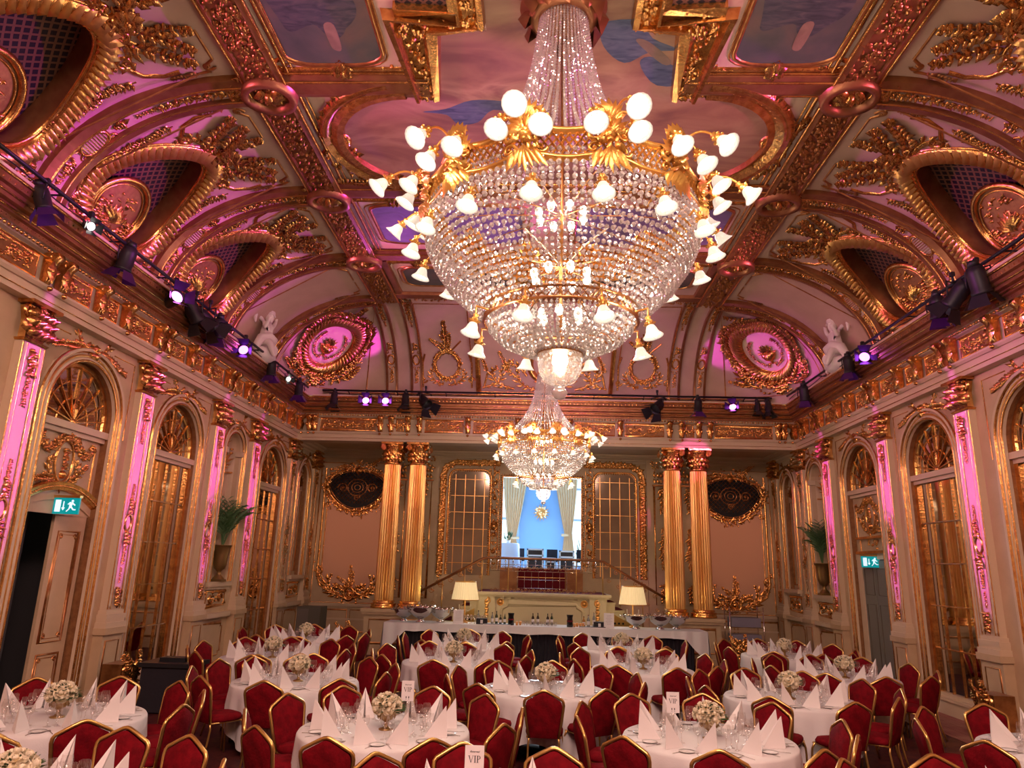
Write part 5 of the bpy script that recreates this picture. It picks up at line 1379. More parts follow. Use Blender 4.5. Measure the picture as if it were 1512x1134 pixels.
for sd, lb in ((-1, 'white plaster cherub with raised drapery on the left cornice'), (1, 'white plaster cherub with raised drapery on the right cornice')):
    o = mesh_obj('plaster_cherub', PU, None, (sd * 6.62, 15.62, 6.80), (0, 0, pi if sd > 0 else 0), label=lb, cat='statue')
    o.scale = (1.08, 1.08 * (1 if sd > 0 else -1), 1.08)
# ------------------------------------------------------------------ potted palms in the niches
def palm(sd, y, lb):
    root = empty('potted_palm', (sd * 7.02, y, 1.80), label=lb, cat='plant')
    o = O(); o.box(-.13, .13, -.13, .13, 0, .05); o.lathe([(.13, .05), (.12, .07), (.05, .14), (.04, .20), (.07, .24), (.11, .27), (.14, .36), (.155, .55), (.175, .68), (.21, .76), (.225, .77), (.20, .76), (.15, .66)], n=20, cap=False); o.build('urn', URN, root)
    R.seed(5 if sd < 0 else 6); o = O()
    N = 26
    for k in range(N):
        a = 2 * pi * k / N * 1.9 + R.random() * .5; L = R.uniform(.7, 1.15); el = R.uniform(1.15, 1.56); p = []
        bend = R.uniform(.2, .6); x = y_ = 0; z = .7
        for i in range(11):
            t = i / 10; e = el - bend * 2.0 * t * t; rr_ = L * .1
            p.append(Vector((x, y_, z))); dx = cos(e) * cos(a); x += rr_ * (dx * .8 if dx * sd < 0 else dx * .2); y_ += rr_ * cos(e) * sin(a) * .8; z += rr_ * sin(e)
        tube3(o, p, .009, 4, [1.2 - i * .09 for i in range(11)], cap=False)
        for i in range(4, 11):
            for sg in (-1, 1):
                d = (p[i] - p[i - 1]).normalized(); s_ = d.cross(Vector((0, 0, 1))).normalized() * sg; l = .30 * (1 - abs(i - 7) / 8)
                b = p[i]; m = b + (s_ * .8 + d * .8) * l * .5; t_ = b + (s_ * .75 + d * 1.0) * l + Vector((0, 0, -.35 * l)); w = d * .014
                if (m.x + sd * 0) * sd > .3: continue
                o.F(o.P(*b), o.P(*(m + w)), o.P(*t_)); o.F(o.P(*b), o.P(*t_), o.P(*(m - w)))
    o.build('fronds', PALM, root)
palm(-1, 15.6, 'green palm in a tall gold urn in the left wall niche'); palm(1, 18.45, 'dark palm in a tall gold urn in the right wall niche')
# ------------------------------------------------------------------ exit signs
def exit_sign(x, y, z, sd, lb):
    root = empty('exit_sign', (x, y, z), 0, label=lb, cat='exit sign')
    S = lambda u, v, h: (u, -.02 - h, v)
    o = O(S); o.box(-.19, .19, -.13, .10, -.03, 0); o.build('sign_panel', GREEN, root)
    o = O(S); o.box(-.20, .20, .10, .135, -.05, .02); tube3(O(), [(0, 0, 0), (0, 0, .1)], .01); o.build('holder', CHGOLD, root)
    o = O(S); h = .004
    def bx(a, b, c, d): o.box(a, b, c, d, 0, h)
    bx(-.16, -.08, -.10, .07); bx(-.045, -.03, -.06, .05); o.slab([(-.065, -.04), (-.01, -.04), (-.0375, -.08)], 0, h)
    o.slab(circ(.09, .055, .018, .018, 10), 0, h)
    o.slab([(.05, .04), (.10, .035), (.085, -.02), (.05, -.02)], 0, h); o.slab([(.095, .035), (.14, .0), (.13, -.012), (.09, .015)], 0, h); o.slab([(.055, .04), (.02, .01), (.03, 0), (.06, .02)], 0, h)
    o.slab([(.055, -.02), (.085, -.02), (.12, -.06), (.15, -.06), (.15, -.075), (.11, -.075)], 0, h); o.slab([(.05, -.02), (.075, -.02), (.06, -.06), (.02, -.10), (.01, -.09), (.045, -.055)], 0, h)
    o.build('pictogram', SIGNW, root)
exit_sign(-6.95, 10.10, 2.98, -1, 'lit green exit sign over the dark left doorway')
exit_sign(6.98, 15.75, 2.60, 1, 'lit green exit sign over the grey right door')

# ------------------------------------------------------------------ far room behind the opening
o = O(); z0 = 2.05; yb = 28.2; xw = 3.6
for x, nm in ((-xw, 'wall_far_left'), (xw, 'wall_far_right')): o = O(); o.F(o.P(x, YR + .4, z0), o.P(x, yb, z0), o.P(x, yb, 7.2), o.P(x, YR + .4, 7.2)); struct(o.build(nm, BLUEW))
o = O(); o.F(o.P(-xw, YR + .4, 7.2), o.P(xw, YR + .4, 7.2), o.P(xw, yb, 7.2), o.P(-xw, yb, 7.2)); struct(o.build('ceiling_far', BLUEW))
o = O()
S = S_back(yb); o.S = S
for a, b, c, d in ((-xw, -1.75, z0, z0 + .3), (-xw, -1.75, 6.6, 7.2), (1.75, xw, z0, z0 + .3), (1.75, xw, 6.6, 7.2), (-.92, .98, z0, 7.2), (-xw, -3.1, z0, 7.2), (3.1, xw, z0, 7.2)): o.quad(a, b, c, d, 0)
for a, b in ((-1.75, -.92), (.98, 1.75)): o.quad(a, b, 6.6, 7.2, 0); o.quad(a, b, z0, z0 + .3, 0)
fr = struct(o.build('wall_far', BLUEW))
o = O(); o.box(-xw, xw, YR + .35, yb, z0 - .1, z0); struct(o.build('floor_far', mat('pale_blue_carpet', (.35, .42, .55), .9)))
for k, (a, b) in enumerate(((-3.1, -.92), (.98, 3.1))):
    w_ = O(S); w_.line_frame(a, b, z0 + .3, 6.6, .05)
    for t in (1 / 3, 2 / 3): x = a + (b - a) * t; w_.box(x - .035, x + .035, z0 + .3, 6.6, -.02, .04)
    for z in (4.1, 5.3): w_.box(a, b, z - .04, z + .04, -.02, .04)
    wo = struct(w_.build('window_%d' % (9 + k), mat('white_window_frame_%d' % k, (.55, .72, .85), .5)))
    w_ = O(S); w_.quad(a, b, z0 + .3, 6.6, -.01); w_.build('pane', WGLASS, wo)
def curtain(x, zt, w0, zk, wk, lb, yy):
    root = empty('window_curtain', (x, yy, z0), label=lb, cat='curtain'); o = O(); rows = []
    for j in range(21):
        t = j / 20; z = zt - z0 - (zt - z0 - .02) * t; k = (zt - z0 - z - 0) ; tk = (zt - zk) / (zt - z0)
        wd = w0 + (wk - w0) * min(1, t / tk) ** 1.4 if t < tk else wk + (w0 * .55 - wk) * min(1, (t - tk) / (1 - tk)) ** .6
        sx = .12 * (1 if x > 0 else -1) * min(1, t / tk)
        rows.append([o.P(sx + wd * (i / 44 - .5), .05 * sin(i * 1.15), z) for i in range(45)])
    for a, b in zip(rows, rows[1:]):
        for i in range(44): o.F(a[i], a[i + 1], b[i + 1], b[i], smooth=True)
    o.build('drape', CURTAIN, root); q = O(); q.lathe([(wk * .5, zk - z0 - .05), (wk * .54, zk - z0), (wk * .5, zk - z0 + .05)], n=14); q.v = [(a, b * .3, c) for a, b, c in q.v]; q.build('tie_band', CURTAIN, root)
curtain(-.98, 6.4, 1.05, 3.35, .32, 'cream tied curtain left of the gold sconce in the far room', 27.9)
curtain(.96, 6.4, 1.0, 3.5, .28, 'cream tied curtain right of the gold sconce in the far room', 27.9)
root = empty('wall_sconce', (.03, 28.17, 4.35), label='round crystal and gold sconce on the pale blue far wall', cat='sconce')
o = O(lambda u, v, h: (u, -h, v)); o.lathe([(.12, 0), (.1, .05), (.03, .08)], n=16)
for i in range(14): a = 2 * pi * i / 14; o.leaf(0, 0, a, .34, .07, .06, .03)
o.build('backplate', GOLDB, root)
o = O(lambda u, v, h: (u, -h, v))
for i in range(30): o.blob(R.uniform(-.22, .22), R.uniform(-.2, .22), .035, .04, .08)
o.build('lit_drops', SHADE2, root)
def flight_case(x, y, w, h, lb):
    root = empty('flight_case', (x, y, z0), label=lb, cat='case')
    o = O(); o.box(-w / 2, w / 2, -.25, .25, 0, h); o.build('case_body', BLKM, root)
    o = O(lambda u, v, hh: (u, -.25 - hh, v))
    for (a, b, c, d) in ((-w / 2, w / 2, 0, .05), (-w / 2, w / 2, h - .05, h), (-w / 2, w / 2, h * .7, h * .7 + .05), (-w / 2, -w / 2 + .05, 0, h), (w / 2 - .05, w / 2, 0, h)): o.box(a, b, c, d, 0, .02)
    o.build('edge_trim', mat('pale_metal', (.7, .78, .85), .4), root)
flight_case(-.18, 24.2, .56, .82, 'tall black case with pale edges left of the far room centre'); flight_case(.86, 24.2, .50, .78, 'black case with pale edges right of the far room centre'); flight_case(.34, 24.5, .34, .55, 'low dark case between the two larger ones')
root = empty('side_table', (-1.15, 24.9, z0), label='white-clothed table with a plant in the far room', cat='table')
o = O(); o.lathe([(.48, 0), (.44, .5), (.42, .98), (.40, 1.0)], n=28); o.build('cloth', mat('bluish_cloth', (.62, .68, .82), .8), root)
def sprig(name, p, n, r, h, lb, cat='plant'):
    root = empty(name, p, label=lb, cat=cat); o = O(); o.lathe([(.06, 0), (.08, .1)], n=10); o.build('pot', CHINA, root)
    o = O()
    for k in range(n):
        a = R.random() * 6.3; e = R.uniform(.2, 1.4); q = Vector((r * cos(a) * cos(e), r * sin(a) * cos(e), .1 + h * sin(e))); tube3(o, [(0, 0, .05), q * .6, q], .004, 4, cap=False)
        u = Vector((-sin(a), cos(a), 0)) * .04; o.F(o.P(*(q * .7)), o.P(*(q + u)), o.P(*(q * 1.25))); o.F(o.P(*(q * .7)), o.P(*(q * 1.25)), o.P(*(q - u)))
    o.build('leaves', LEAF, root)
sprig('small_plant', (-1.12, 24.9, z0 + 1.0), 16, .2, .3, 'leafy plant on the white table in the far room'); sprig('small_plant', (1.62, 26.5, z0 + .0), 40, .4, 1.2, 'green bush at the right edge of the far room')
def far_chair(x, y, lb):
    root = empty('banquet_chair', (x, y, z0), label=lb, cat='chair'); o = O(); o.box(-.2, .2, -.2, .2, .42, .47); o.build('seat', BLACK, root)
    o = O(); o.box(-.19, .19, .17, .21, .5, .85); o.build('backrest', BLACK, root); 
    for a in (-1, 1):
        for b in (-1, 1): o = O(); tube3(o, [(a * .18, b * .18, 0), (a * .17, b * .17, .44)], .015, 6); o.build('leg', mat('pale_frame', (.7, .75, .8), .4), root)
far_chair(-.75, 25.2, 'dark chair left of the tall case in the far room'); far_chair(.42, 25.6, 'dark chair between the two cases in the far room'); far_chair(1.45, 25.2, 'dark chair right of the cases in the far room'); far_chair(-1.75, 25.6, 'dark chair beside the white table in the far room')
# ------------------------------------------------------------------ landing, stairs and balustrade
ZL = 1.60; YL0, YL1 = 19.95, YR
root = empty('balcony_landing', (0, 20.6, 0), label='cream landing with a panelled front and red carpet behind the bar', cat='landing')
def rel(o, r): o.v = [(x - r.location.x, y - r.location.y, z - r.location.z) for x, y, z in o.v]; return o
o = O(); o.box(-1.72, 1.80, YL0 + .12, YL1 - .02, 0, ZL - .07); rel(o, root).build('landing_body', STONE, root)
o = O(); o.box(-1.82, 1.90, YL0 - .06, YL1 - .02, ZL - .07, ZL); o.box(-1.76, 1.84, YL0 + .0, YL0 + .12, ZL - .12, ZL - .07); rel(o, root).build('landing_cornice', STONE, root)
o = O(); o.box(-1.7, 1.78, YL0 + .1, YL1 - .03, ZL, ZL + .012); rel(o, root).build('carpet', REDC, root)
for i in range(12): o = O(S_back(YL0 + .12)); o.box(-1.05 + .19 * i - .045, -1.05 + .19 * i + .045, ZL - .18, ZL - .12, 0, .07); rel(o, root).build('dentil', STONE, root)
for sg in (-1, 1): o = O(S_back(YL0 + .12)); o.box(.04 + sg * 1.5 - .22, .04 + sg * 1.5 + .22, 0, ZL - .12, 0, .08); rel(o, root).build('pier', STONE, root)
o = O(S_back(YL0 + .12)); p = [(-1.05, .1), (-1.05, 1.12), (-1.02, 1.17), (-.9, 1.24), (-.88, 1.30), (.96, 1.30), (.98, 1.24), (1.1, 1.17), (1.13, 1.12), (1.13, .1)]
o.sweep(p, [(-.03, 0), (0, .05), (.04, .03), (.06, 0)]); rel(o, root).build('front_panel', STONE, root)
for x in (-1.1, 1.18): o = O(S_back(YL0 + .12)); o.blob(x, 1.34, .07, .05, 0, 10); o.tube(circ(x, 1.34, .085, .085, 16), .015, 0, closed=True); rel(o, root).build('rosette', GOLDB, root)
for sg in (-1, 1):
    o = O(S_back(YL0 + .04))
    for k in range(9): o.leaf(.04 + sg * 1.5 + (.05 if k % 2 else -.05), .75 + k * .07, pi / 2 + (.8 if k % 2 else -.8), .14, .1, .06)
    o.scroll(.04 + sg * 1.5, 1.36, pi / 2, .09, 1.3, sg); o.scroll(.04 + sg * 1.5, .8, -pi / 2, .08, 1.2, -sg); rel(o, root).build('gilded_ornament', GOLDB, root)
o = O(S_back(YR - .01)); o.box(-1.22, 1.25, ZL + .01, DZ0 - .02, 0, .05)
for z in (1.85, 2.05): o.box(-1.2, -.75, z - .01, z + .01, .05, .07); o.box(.75, 1.2, z - .01, z + .01, .05, .07)
rel(o, root).build('riser_panel', WOOD, root)
o = O(); o.box(-.66, .70, YR - .5, YR - .07, ZL + .01, DZ0 - .25); o.box(-.66, .70, YR - .28, YR - .07, DZ0 - .25, DZ0 - .02); rel(o, root).build('red_steps', REDC, root)
o = O(S_back(YR - .5)); 
for z in (DZ0 - .26,): o.box(-.66, .70, z - .008, z + .008, 0, .01)
rel(o, root).build('stair_rod', GOLDB, root)
def stair(sd, lb):
    x0 = .04 + sd * 1.75; root = empty('staircase', (x0, 20.6, 0), label=lb, cat='staircase'); n = 8; rz = ZL / n; run = .235
    for i in range(1, n):
        o = O(); xa = x0 + sd * run * (i - 1); xb = xa + sd * run; z = ZL - rz * i
        o.box(min(xa, xb), max(xa, xb), YL0 + .25, YL1 - .02, 0, z); o.box(min(xa, xb) - .02, max(xa, xb) + .02, YL0 + .22, YL1 - .03, z - .05, z)
        st = rel(o, root).build('step', STONE, root)
        o = O(); o.box(min(xa, xb), max(xa, xb), YL0 + .5, YL1 - .04, z, z + .012); o.box(min(xa, xb) + (run - .0 if sd < 0 else 0) - .006, min(xa, xb) + (run if sd < 0 else 0) + .006, YL0 + .5, YL1 - .04, z, z + rz); rel(o, root).build('step_carpet', REDC, st)
    o = O(); o.F(*[o.P(x0 + sd * a, YL0 + .2, z) for a, z in ((.1, .35), (.1, 1.15), (.85, .75), (.85, .35))]); rel(o, root).build('side_panel', CHGOLD, root)
    o = O()
    for i in range(5):
        for j in range(5):
            u = .2 + i * .11; z = .45 + j * .13
            if z < 1.05 - u * .45: o.box(min(x0 + sd * u, x0 + sd * (u + .045)), max(x0 + sd * u, x0 + sd * (u + .045)), YL0 + .18, YL0 + .2, z, z + .05)
    rel(o, root).build('vent_hole', DARK, root)
    return root
stair(-1, 'carpeted stairs rising from the left to the landing'); stair(1, 'carpeted stairs rising from the right to the landing')
# balustrade: sloping sides and level middle, with its reflection-free rail behind
root = empty('balustrade', (0, 19.98, 0), label='bronze balustrade with turned rail along landing and stairs', cat='railing')
yb_ = 20.02
o = O(); top = [(-3.55, yb_, 1.42), (-1.62, yb_, 2.47), (-1.45, yb_, 2.50), (1.5, yb_, 2.50), (1.70, yb_, 2.47), (3.62, yb_, 1.42)]
tube3(o, top, .035, 8); rel(o, root).build('handrail', WOOD, root)
for x in (-1.62, -.9, .96, 1.68, -2.1, -2.7, -3.3, 2.15, 2.75, 3.35):
    o = O(); q = abs(x - .04); tube3(o, [(x, yb_, ZL if q < 1.8 else max(.1, ZL - (q - 1.75) * .85)), (x, yb_, 2.48 if q < 1.7 else 2.47 - (q - 1.66) * .544)], .017, 6); rel(o, root).build('post', CHGOLD, root)
o = O()
for i in range(15):
    x = -1.4 + 2.9 * i / 14; tube3(o, [(x, yb_, 2.16), (x, yb_, 2.48)], .008, 5); ell(o, (x, yb_, 2.42), (.022, .022, .04), 8); tube3(o, circ3((x, yb_, 2.30), .045), .006, 4) if False else None
for z in (2.16, 2.33): tube3(o, [(-1.5, yb_, z), (1.55, yb_, z)], .008, 5)
for i in range(8): x = -.65 + 1.35 * i / 7; tube3(o, [(x, yb_, ZL + .1), (x, yb_, 2.16)], .006, 4)
for z in (ZL + .12, ZL + .34): tube3(o, [(-.65, yb_, z), (.70, yb_, z)], .006, 4)
rel(o, root).build('baluster', SILVER, root)
for i in range(14):
    o = O(lambda u, v, h: (u, yb_ - h, v)); x = -1.3 + 2.7 * i / 13
    for sg in (-1, 1): o.scroll(x + sg * .05, 2.25, 0, .045, 1.2, sg, .2); o.scroll(x + sg * .05, ZL + .06, 0, .045, 1.2, sg, .2)
    rel(o, root).build('scrollwork', BRONZE, root)
for sd in (-1, 1):
    for k in range(7): o = O(lambda u, v, h: (u, yb_ - h, v)); x = .04 + sd * (1.75 + .26 * k); z = 2.33 - .145 * k; o.scroll(x, z, 0, .08, 1.3, sd, .14); o.leaf(x, z + .03, .6 * sd, .12, .04, .02); rel(o, root).build('scrollwork', BRONZE, root); o = O(lambda u, v, h: (u, yb_ - h, v)); o.scroll(x + .05, z - .35, 0, .06, 1.3, -sd, .14); rel(o, root).build('scrollwork', BRONZE, root)

# ------------------------------------------------------------------ bar
BX0, BX1, BY0, BY1, BZ = -3.70, 3.85, 17.45, 18.25, .93
root = empty('bar_table', (.1, 17.85, 0), label='long bar table under a white cloth with a pleated black skirt', cat='table')
o = O(); o.box(BX0, BX1, BY0 + .02, BY1, BZ - .06, BZ - .01); rel(o, root).build('tabletop', WOOD, root)
for x in (BX0 + .3, -1.2, 1.3, BX1 - .3):
    for y in (BY0 + .15, BY1 - .12): o = O(); tube3(o, [(x, y, 0), (x, y, BZ - .05)], .025, 6); rel(o, root).build('leg', BLKM, root)
o = O(); n = 520; rows = []
for z in (.02, BZ - .05):
    rows.append([o.P(BX0 + .32 + (BX1 - BX0 - .64) * i / n, BY0 + .05 + .022 * sin(i * .9), z) for i in range(n + 1)])
for i in range(n): o.F(rows[0][i], rows[0][i + 1], rows[1][i + 1], rows[1][i], smooth=True)
for x in (BX0 + .32, BX1 - .32): o.box(x - .01, x + .01, BY0 + .06, BY1, .02, BZ - .05)
rel(o, root).build('pleated_skirt', BLACK, root)
root = empty('bar_cloth', (.1, 17.85, BZ), label='white cloth laid over the bar, hanging in corner folds', cat='tablecloth')
o = O(); o.box(BX0 - .02, BX1 + .02, BY0 - .02, BY1 + .02, BZ - .008, BZ)
n = 260; r0 = []; r1 = []
for i in range(n + 1):
    x = BX0 - .02 + (BX1 - BX0 + .04) * i / n; e = min(x - BX0, BX1 - x)
    dp = .17 if e > .5 else .17 + (.5 - e) * 1.1
    r0.append(o.P(x, BY0 - .022, BZ - .002)); r1.append(o.P(x, BY0 - .04 - (.03 + .035 * sin(i * .55)) * (1 if e < .8 else .25), BZ - dp + .01 * sin(i * .2)))
for i in range(n): o.F(r0[i], r0[i + 1], r1[i + 1], r1[i], smooth=True)
for x, sg in ((BX0 - .022, -1), (BX1 + .022, 1)):
    a = [o.P(x, BY0 - .02 + (BY1 - BY0 + .04) * i / 30, BZ - .002) for i in range(31)]; b = [o.P(x + sg * (.05 + .03 * sin(i * .9)), BY0 - .04 + (BY1 - BY0 + .04) * i / 30, BZ - .74) for i in range(31)]
    for i in range(30): o.F(a[i], a[i + 1], b[i + 1], b[i], smooth=True)
rel(o, root).build('cloth', LINEN, root)
# big silver wine coolers
def cooler(x, y, s, lb):
    o = O(); o.lathe([(.10, 0), (.11, .015), (.06, .04), (.05, .07), (.13, .11), (.23, .18), (.27, .26), (.275, .30), (.30, .32), (.29, .325), (.26, .30), (.23, .22), (.10, .13)], n=32, cap=False)
    ob = o.build('wine_cooler', SILVER, None, (x, y, BZ + .001), label=lb, cat='wine cooler', group=None); ob.scale = (s, s, s)
    for k in range(2):
        g = O(); a = pi * k; tube3(g, [(.28 * cos(a), -.06, .27), (.36 * cos(a), -.05, .30), (.38 * cos(a), 0, .31), (.36 * cos(a), .05, .30), (.28 * cos(a), .06, .27)], .012, 6); g.build('handle', SILVER, ob)
    g = O()
    for i in range(14): a = 2 * pi * i / 14; g.S = lambda u, v, h, a=a: ((.285 + h) * cos(a) - u * sin(a), (.285 + h) * sin(a) + u * cos(a), v); g.leaf(-.03, .30, .6, .08, .05, .03)
    g.build('gadrooned_rim', SILVER, ob)
cooler(-3.35, 18.0, .9, 'silver wine cooler at the left end of the bar, leftmost of three'); cooler(-2.90, 17.75, 1.1, 'big silver wine cooler between two others at the left end of the bar'); cooler(-2.45, 18.0, .95, 'silver wine cooler nearest the left lamp on the bar')
cooler(2.05 + .2, 17.75, .95, 'silver wine cooler nearest the right lamp, by the white card'); cooler(2.82, 17.75, .98, 'silver wine cooler in the middle of the right group on the bar'); cooler(3.25, 18.0, .9, 'silver wine cooler at the right end of the bar')
# pleated lamps
def bar_lamp(x, lb):
    root = empty('table_lamp', (x, 18.02, BZ + .001), label=lb, cat='lamp')
    o = O(); o.box(-.09, .09, -.09, .09, 0, .03); o.lathe([(.05, .03), (.02, .08), (.03, .14), (.015, .2), (.015, .55)], n=12); 
    o.build('lamp_stand', GOLDB, root)
    o = O()
    for sg in (-1, 1): tube3(o, [(0, 0, .30), (sg * .09, 0, .27), (sg * .14, 0, .33), (sg * .14, 0, .42)], .009, 6)
    o.build('lamp_arm', WHITEM, root)
    o = O(); n = 72; rows = []
    for t in range(5):
        k = t / 4; r = .33 + (.25 - .33) * k; z = .53 + .42 * k; rows.append([o.P((r + .008 * (i % 2)) * cos(2 * pi * i / n), (r + .008 * (i % 2)) * sin(2 * pi * i / n), z) for i in range(n)])
    for a, b in zip(rows, rows[1:]):
        for i in range(n): o.F(a[i], a[(i + 1) % n], b[(i + 1) % n], b[i])
    o.build('pleated_shade', SHADE2, root)
    o = O(); o.lathe([(.255, .945), (.262, .96), (.255, .965)], n=36, cap=False); o.lathe([(.335, .525), (.342, .535), (.335, .545)], n=36, cap=False); o.build('shade_trim', CHGOLD, root)
WHITEM = mat('white_metal', (.8, .76, .68), .4)
bar_lamp(-1.87, 'lit pleated cream lamp on the left half of the bar'); bar_lamp(2.22, 'lit pleated cream lamp on the right half of the bar')
def card(x, y, w, h, z, lb, lean=.12, rz=0):
    root = empty('menu_card', (x, y, z), rz, label=lb, cat='card'); o = O(); o.slab([(-w / 2, 0), (w / 2, 0), (w / 2, h), (-w / 2, h)], 0, .008); o.v = [(a, c - .004 + b * lean, b) for a, b, c in o.v]; o.build('card', CARD, root)
    o = O()
    for k in range(7): wd = w * R.uniform(.2, .32); zz = h * (.85 - .1 * k); o.F(*[o.P(a, -.006 + c * lean, c) for a, c in ((-wd, zz), (wd, zz), (wd, zz + .006), (-wd, zz + .006))])
    o.build('printed_lines', mat('grey_print', (.45, .38, .4), .7), root)
card(-2.0 + .02, 17.62, .24, .32, BZ + .001, 'upright white menu card in front of the left lamp'); card(1.60, 17.62, .24, .34, BZ + .001, 'upright white menu card in front of the right lamp', .1, -.15)
# glasses and bottles on the bar
def glass_mesh(kind):
    o = O()
    if kind == 'wine': pr = [(.033, 0), (.03, .004), (.005, .010), (.004, .085), (.012, .095), (.030, .115), (.036, .14), (.034, .165), (.029, .19)]
    elif kind == 'goblet': pr = [(.036, 0), (.033, .004), (.005, .010), (.0045, .095), (.014, .105), (.037, .13), (.043, .155), (.040, .185), (.034, .212)]
    elif kind == 'tumbler': pr = [(.001, .004), (.028, .004), (.030, .01), (.034, .09)]
    else: pr = [(.03, 0), (.028, .004), (.005, .008), (.004, .06), (.02, .075), (.024, .12), (.021, .15)]
    o.lathe(pr, n=12, cap=False); return o.mesh('wine_glass', [WGLASS])
GM = {k: glass_mesh(k) for k in ('wine', 'goblet', 'tumbler', 'small')}
BG = 'wine glasses lined up on the bar'
for i in range(8):
    for j in range(3): mesh_obj('wine_glass', GM['wine'], None, (-1.62 - .0 + -.0 + .0 - .0 + (-1.0 + .0) * 0 + (-.0) + (i * .085 - .32) - .0, 17.75 + j * .1, BZ + .001), label='empty stemmed glass in the block beside the left lamp on the bar', cat='glass', group=BG + ' by the left lamp')
for i in range(10):
    for j in range(3): mesh_obj('tumbler', GM['tumbler'], None, (-.42 + i * .085, 17.72 + j * .09, BZ + .001), label='clear tumbler in the row at the centre of the bar', cat='glass', group='tumblers at the centre of the bar')
def bottle(x, y, h, r, m, lb, cap=BLKM, group=None):
    o = O(); o.lathe([(r * .95, 0), (r, .01), (r, h * .58), (r * .85, h * .66), (r * .35, h * .78), (r * .32, h * .96)], n=12)
    ob = o.build('bottle', m, None, (x, y, BZ + .001), label=lb, cat='bottle', group=group)
    o = O(); o.lathe([(r * .38, h * .93), (r * .38, h)], n=8); o.build('cap', cap, ob)
    o = O(); o.lathe([(r * 1.02, h * .2), (r * 1.02, h * .48)], n=12, cap=False); o.build('paper_label', CARD, ob)
GB = mat('green_bottle_glass', (.03, .05, .03), .1, coat=.5); DB = mat('dark_bottle_glass', (.012, .01, .01), .1, coat=.5); CLB = mat('clear_bottle_glass', (.55, .56, .55), .1, trans=.5); OJ = mat('orange_juice', (.75, .33, .10), .3); AMB = mat('amber_bottle', (.45, .2, .04), .1)
for k, (x, y, h, r, m, lb, cp) in enumerate([(-1.18, 17.85, .27, .033, CLB, 'clear bottle, leftmost of the cluster left of the tumblers', BLKM), (-1.08, 17.9, .30, .034, GB, 'green bottle second in the cluster left of the tumblers', BLKM), (-.98, 17.85, .22, .032, DB, 'short dark bottle left of the tumblers', BLKM),
        (-.88, 17.92, .24, .032, GB, 'green bottle behind the short dark one on the bar', SILVER), (-.20, 18.1, .26, .034, DB, 'dark bottle behind the left end of the tumblers', BLKM), (-.08, 18.1, .27, .034, DB, 'dark bottle behind the tumblers, left of the centre gap', BLKM),
        (.16, 18.1, .26, .034, DB, 'dark bottle behind the tumblers, right of the centre gap', BLKM), (.26, 18.1, .27, .034, GB, 'green bottle behind the right end of the tumblers', BLKM), (1.02, 17.8, .24, .034, AMB, 'amber bottle near the right end of the bottle row', BLKM),
        (1.13, 17.8, .28, .038, CLB, 'clear spirit bottle with a red cap', REDC), (1.26, 17.8, .34, .032, CLB, 'tall slim clear bottle, last of the row', SILVER), (.72, 17.95, .22, .033, mat('yellow_bottle', (.7, .6, .1), .2), 'yellow bottle behind the orange glasses', BLKM), (-1.52, 17.9, .30, .036, CLB, 'clear bottle right beside the left lamp', BLKM)]):
    bottle(x, y, h, r, m, lb, cp)
def jug(x, lb):
    o = O(); o.lathe([(.07, 0), (.075, .02), (.065, .2), (.078, .27), (.08, .28)], n=16); ob = o.build('jug', DB, None, (x, 17.66, BZ + .001), label=lb, cat='jug')
    o = O(); o.lathe([(.074, .12), (.072, .15)], n=16, cap=False); o.build('red_band', REDC, ob)
jug(-.72, 'black jug with a red band left of the tumblers'); jug(.56 + .12, 'black jug with a red band right of the tumblers')
GO = O(); GO.lathe([(.001, .0), (.028, .002), (.033, .09), (.001, .088)], n=12); GO = GO.mesh('juice_glass', [OJ])
for i in range(6): mesh_obj('juice_glass', GO, None, (-.58 + (i % 2) * .08 if i < 2 else .72 + (i - 1) * .07, 17.68 + .09 * (i % 2), BZ + .001), label='glass of orange juice on the bar among the bottles', cat='glass', group='orange juice glasses on the bar')
for x, lb in ((-1.42, 'small black box left of the bottle row on the bar'), (1.38, 'small black box by the right menu card on the bar')):
    o = O(); o.box(-.13, .13, -.1, .1, 0, .13); ob = o.build('black_box', BLKM, None, (x, 17.75, BZ + .001), label=lb, cat='box')
    o = O(); o.box(-.03, .03, -.105, -.1, .02, .10); o.build('white_patch', CARD, ob)
for x, lb in ((-1.05, 'flat black tray with a pale edge left of centre on the bar'), (1.7 - .5, 'flat black tray with a pale edge right of centre on the bar')):
    o = O(); o.box(-.32, .32, -.08, .08, 0, .02); ob = o.build('tray', CARD, None, (x, 17.55, BZ + .001), label=lb, cat='tray'); o = O(); o.box(-.31, .31, -.07, .07, .02, .028); o.build('tray_mat', BLKM, ob)
# trolley of crates at the right, dark cabinet and loudspeaker-like boxes left
root = empty('crate_trolley', (5.15, 19.0, 0), label='metal trolley stacked with grey glass crates, right of the bar', cat='trolley')
for z in (.12, .55, .95, 1.32): o = O(); o.box(-.42, .42, -.25, .25, z, z + .02); o.build('shelf', SILVER, root)
for a in (-1, 1):
    for b in (-1, 1): o = O(); tube3(o, [(a * .42, b * .25, .06), (a * .42, b * .25, 1.45)], .013, 6); o.build('upright', SILVER, root); o = O(); o.lathe([(.001, 0), (.04, .015), (.04, .05), (.001, .065)], a * .40, b * .23, 10); o.build('castor', BLKM, root)
for z in (.14, .57, .97): o = O(); o.box(-.36, .36, -.22, .22, z, z + .22); o.build('crate', mat('grey_crate_%d' % int(z * 100), (.22, .20, .26), .5), root)
root = empty('side_cabinet', (-5.9, 18.9, 0), label='dark grey-green service cabinet in the left corner of the recess', cat='cabinet')
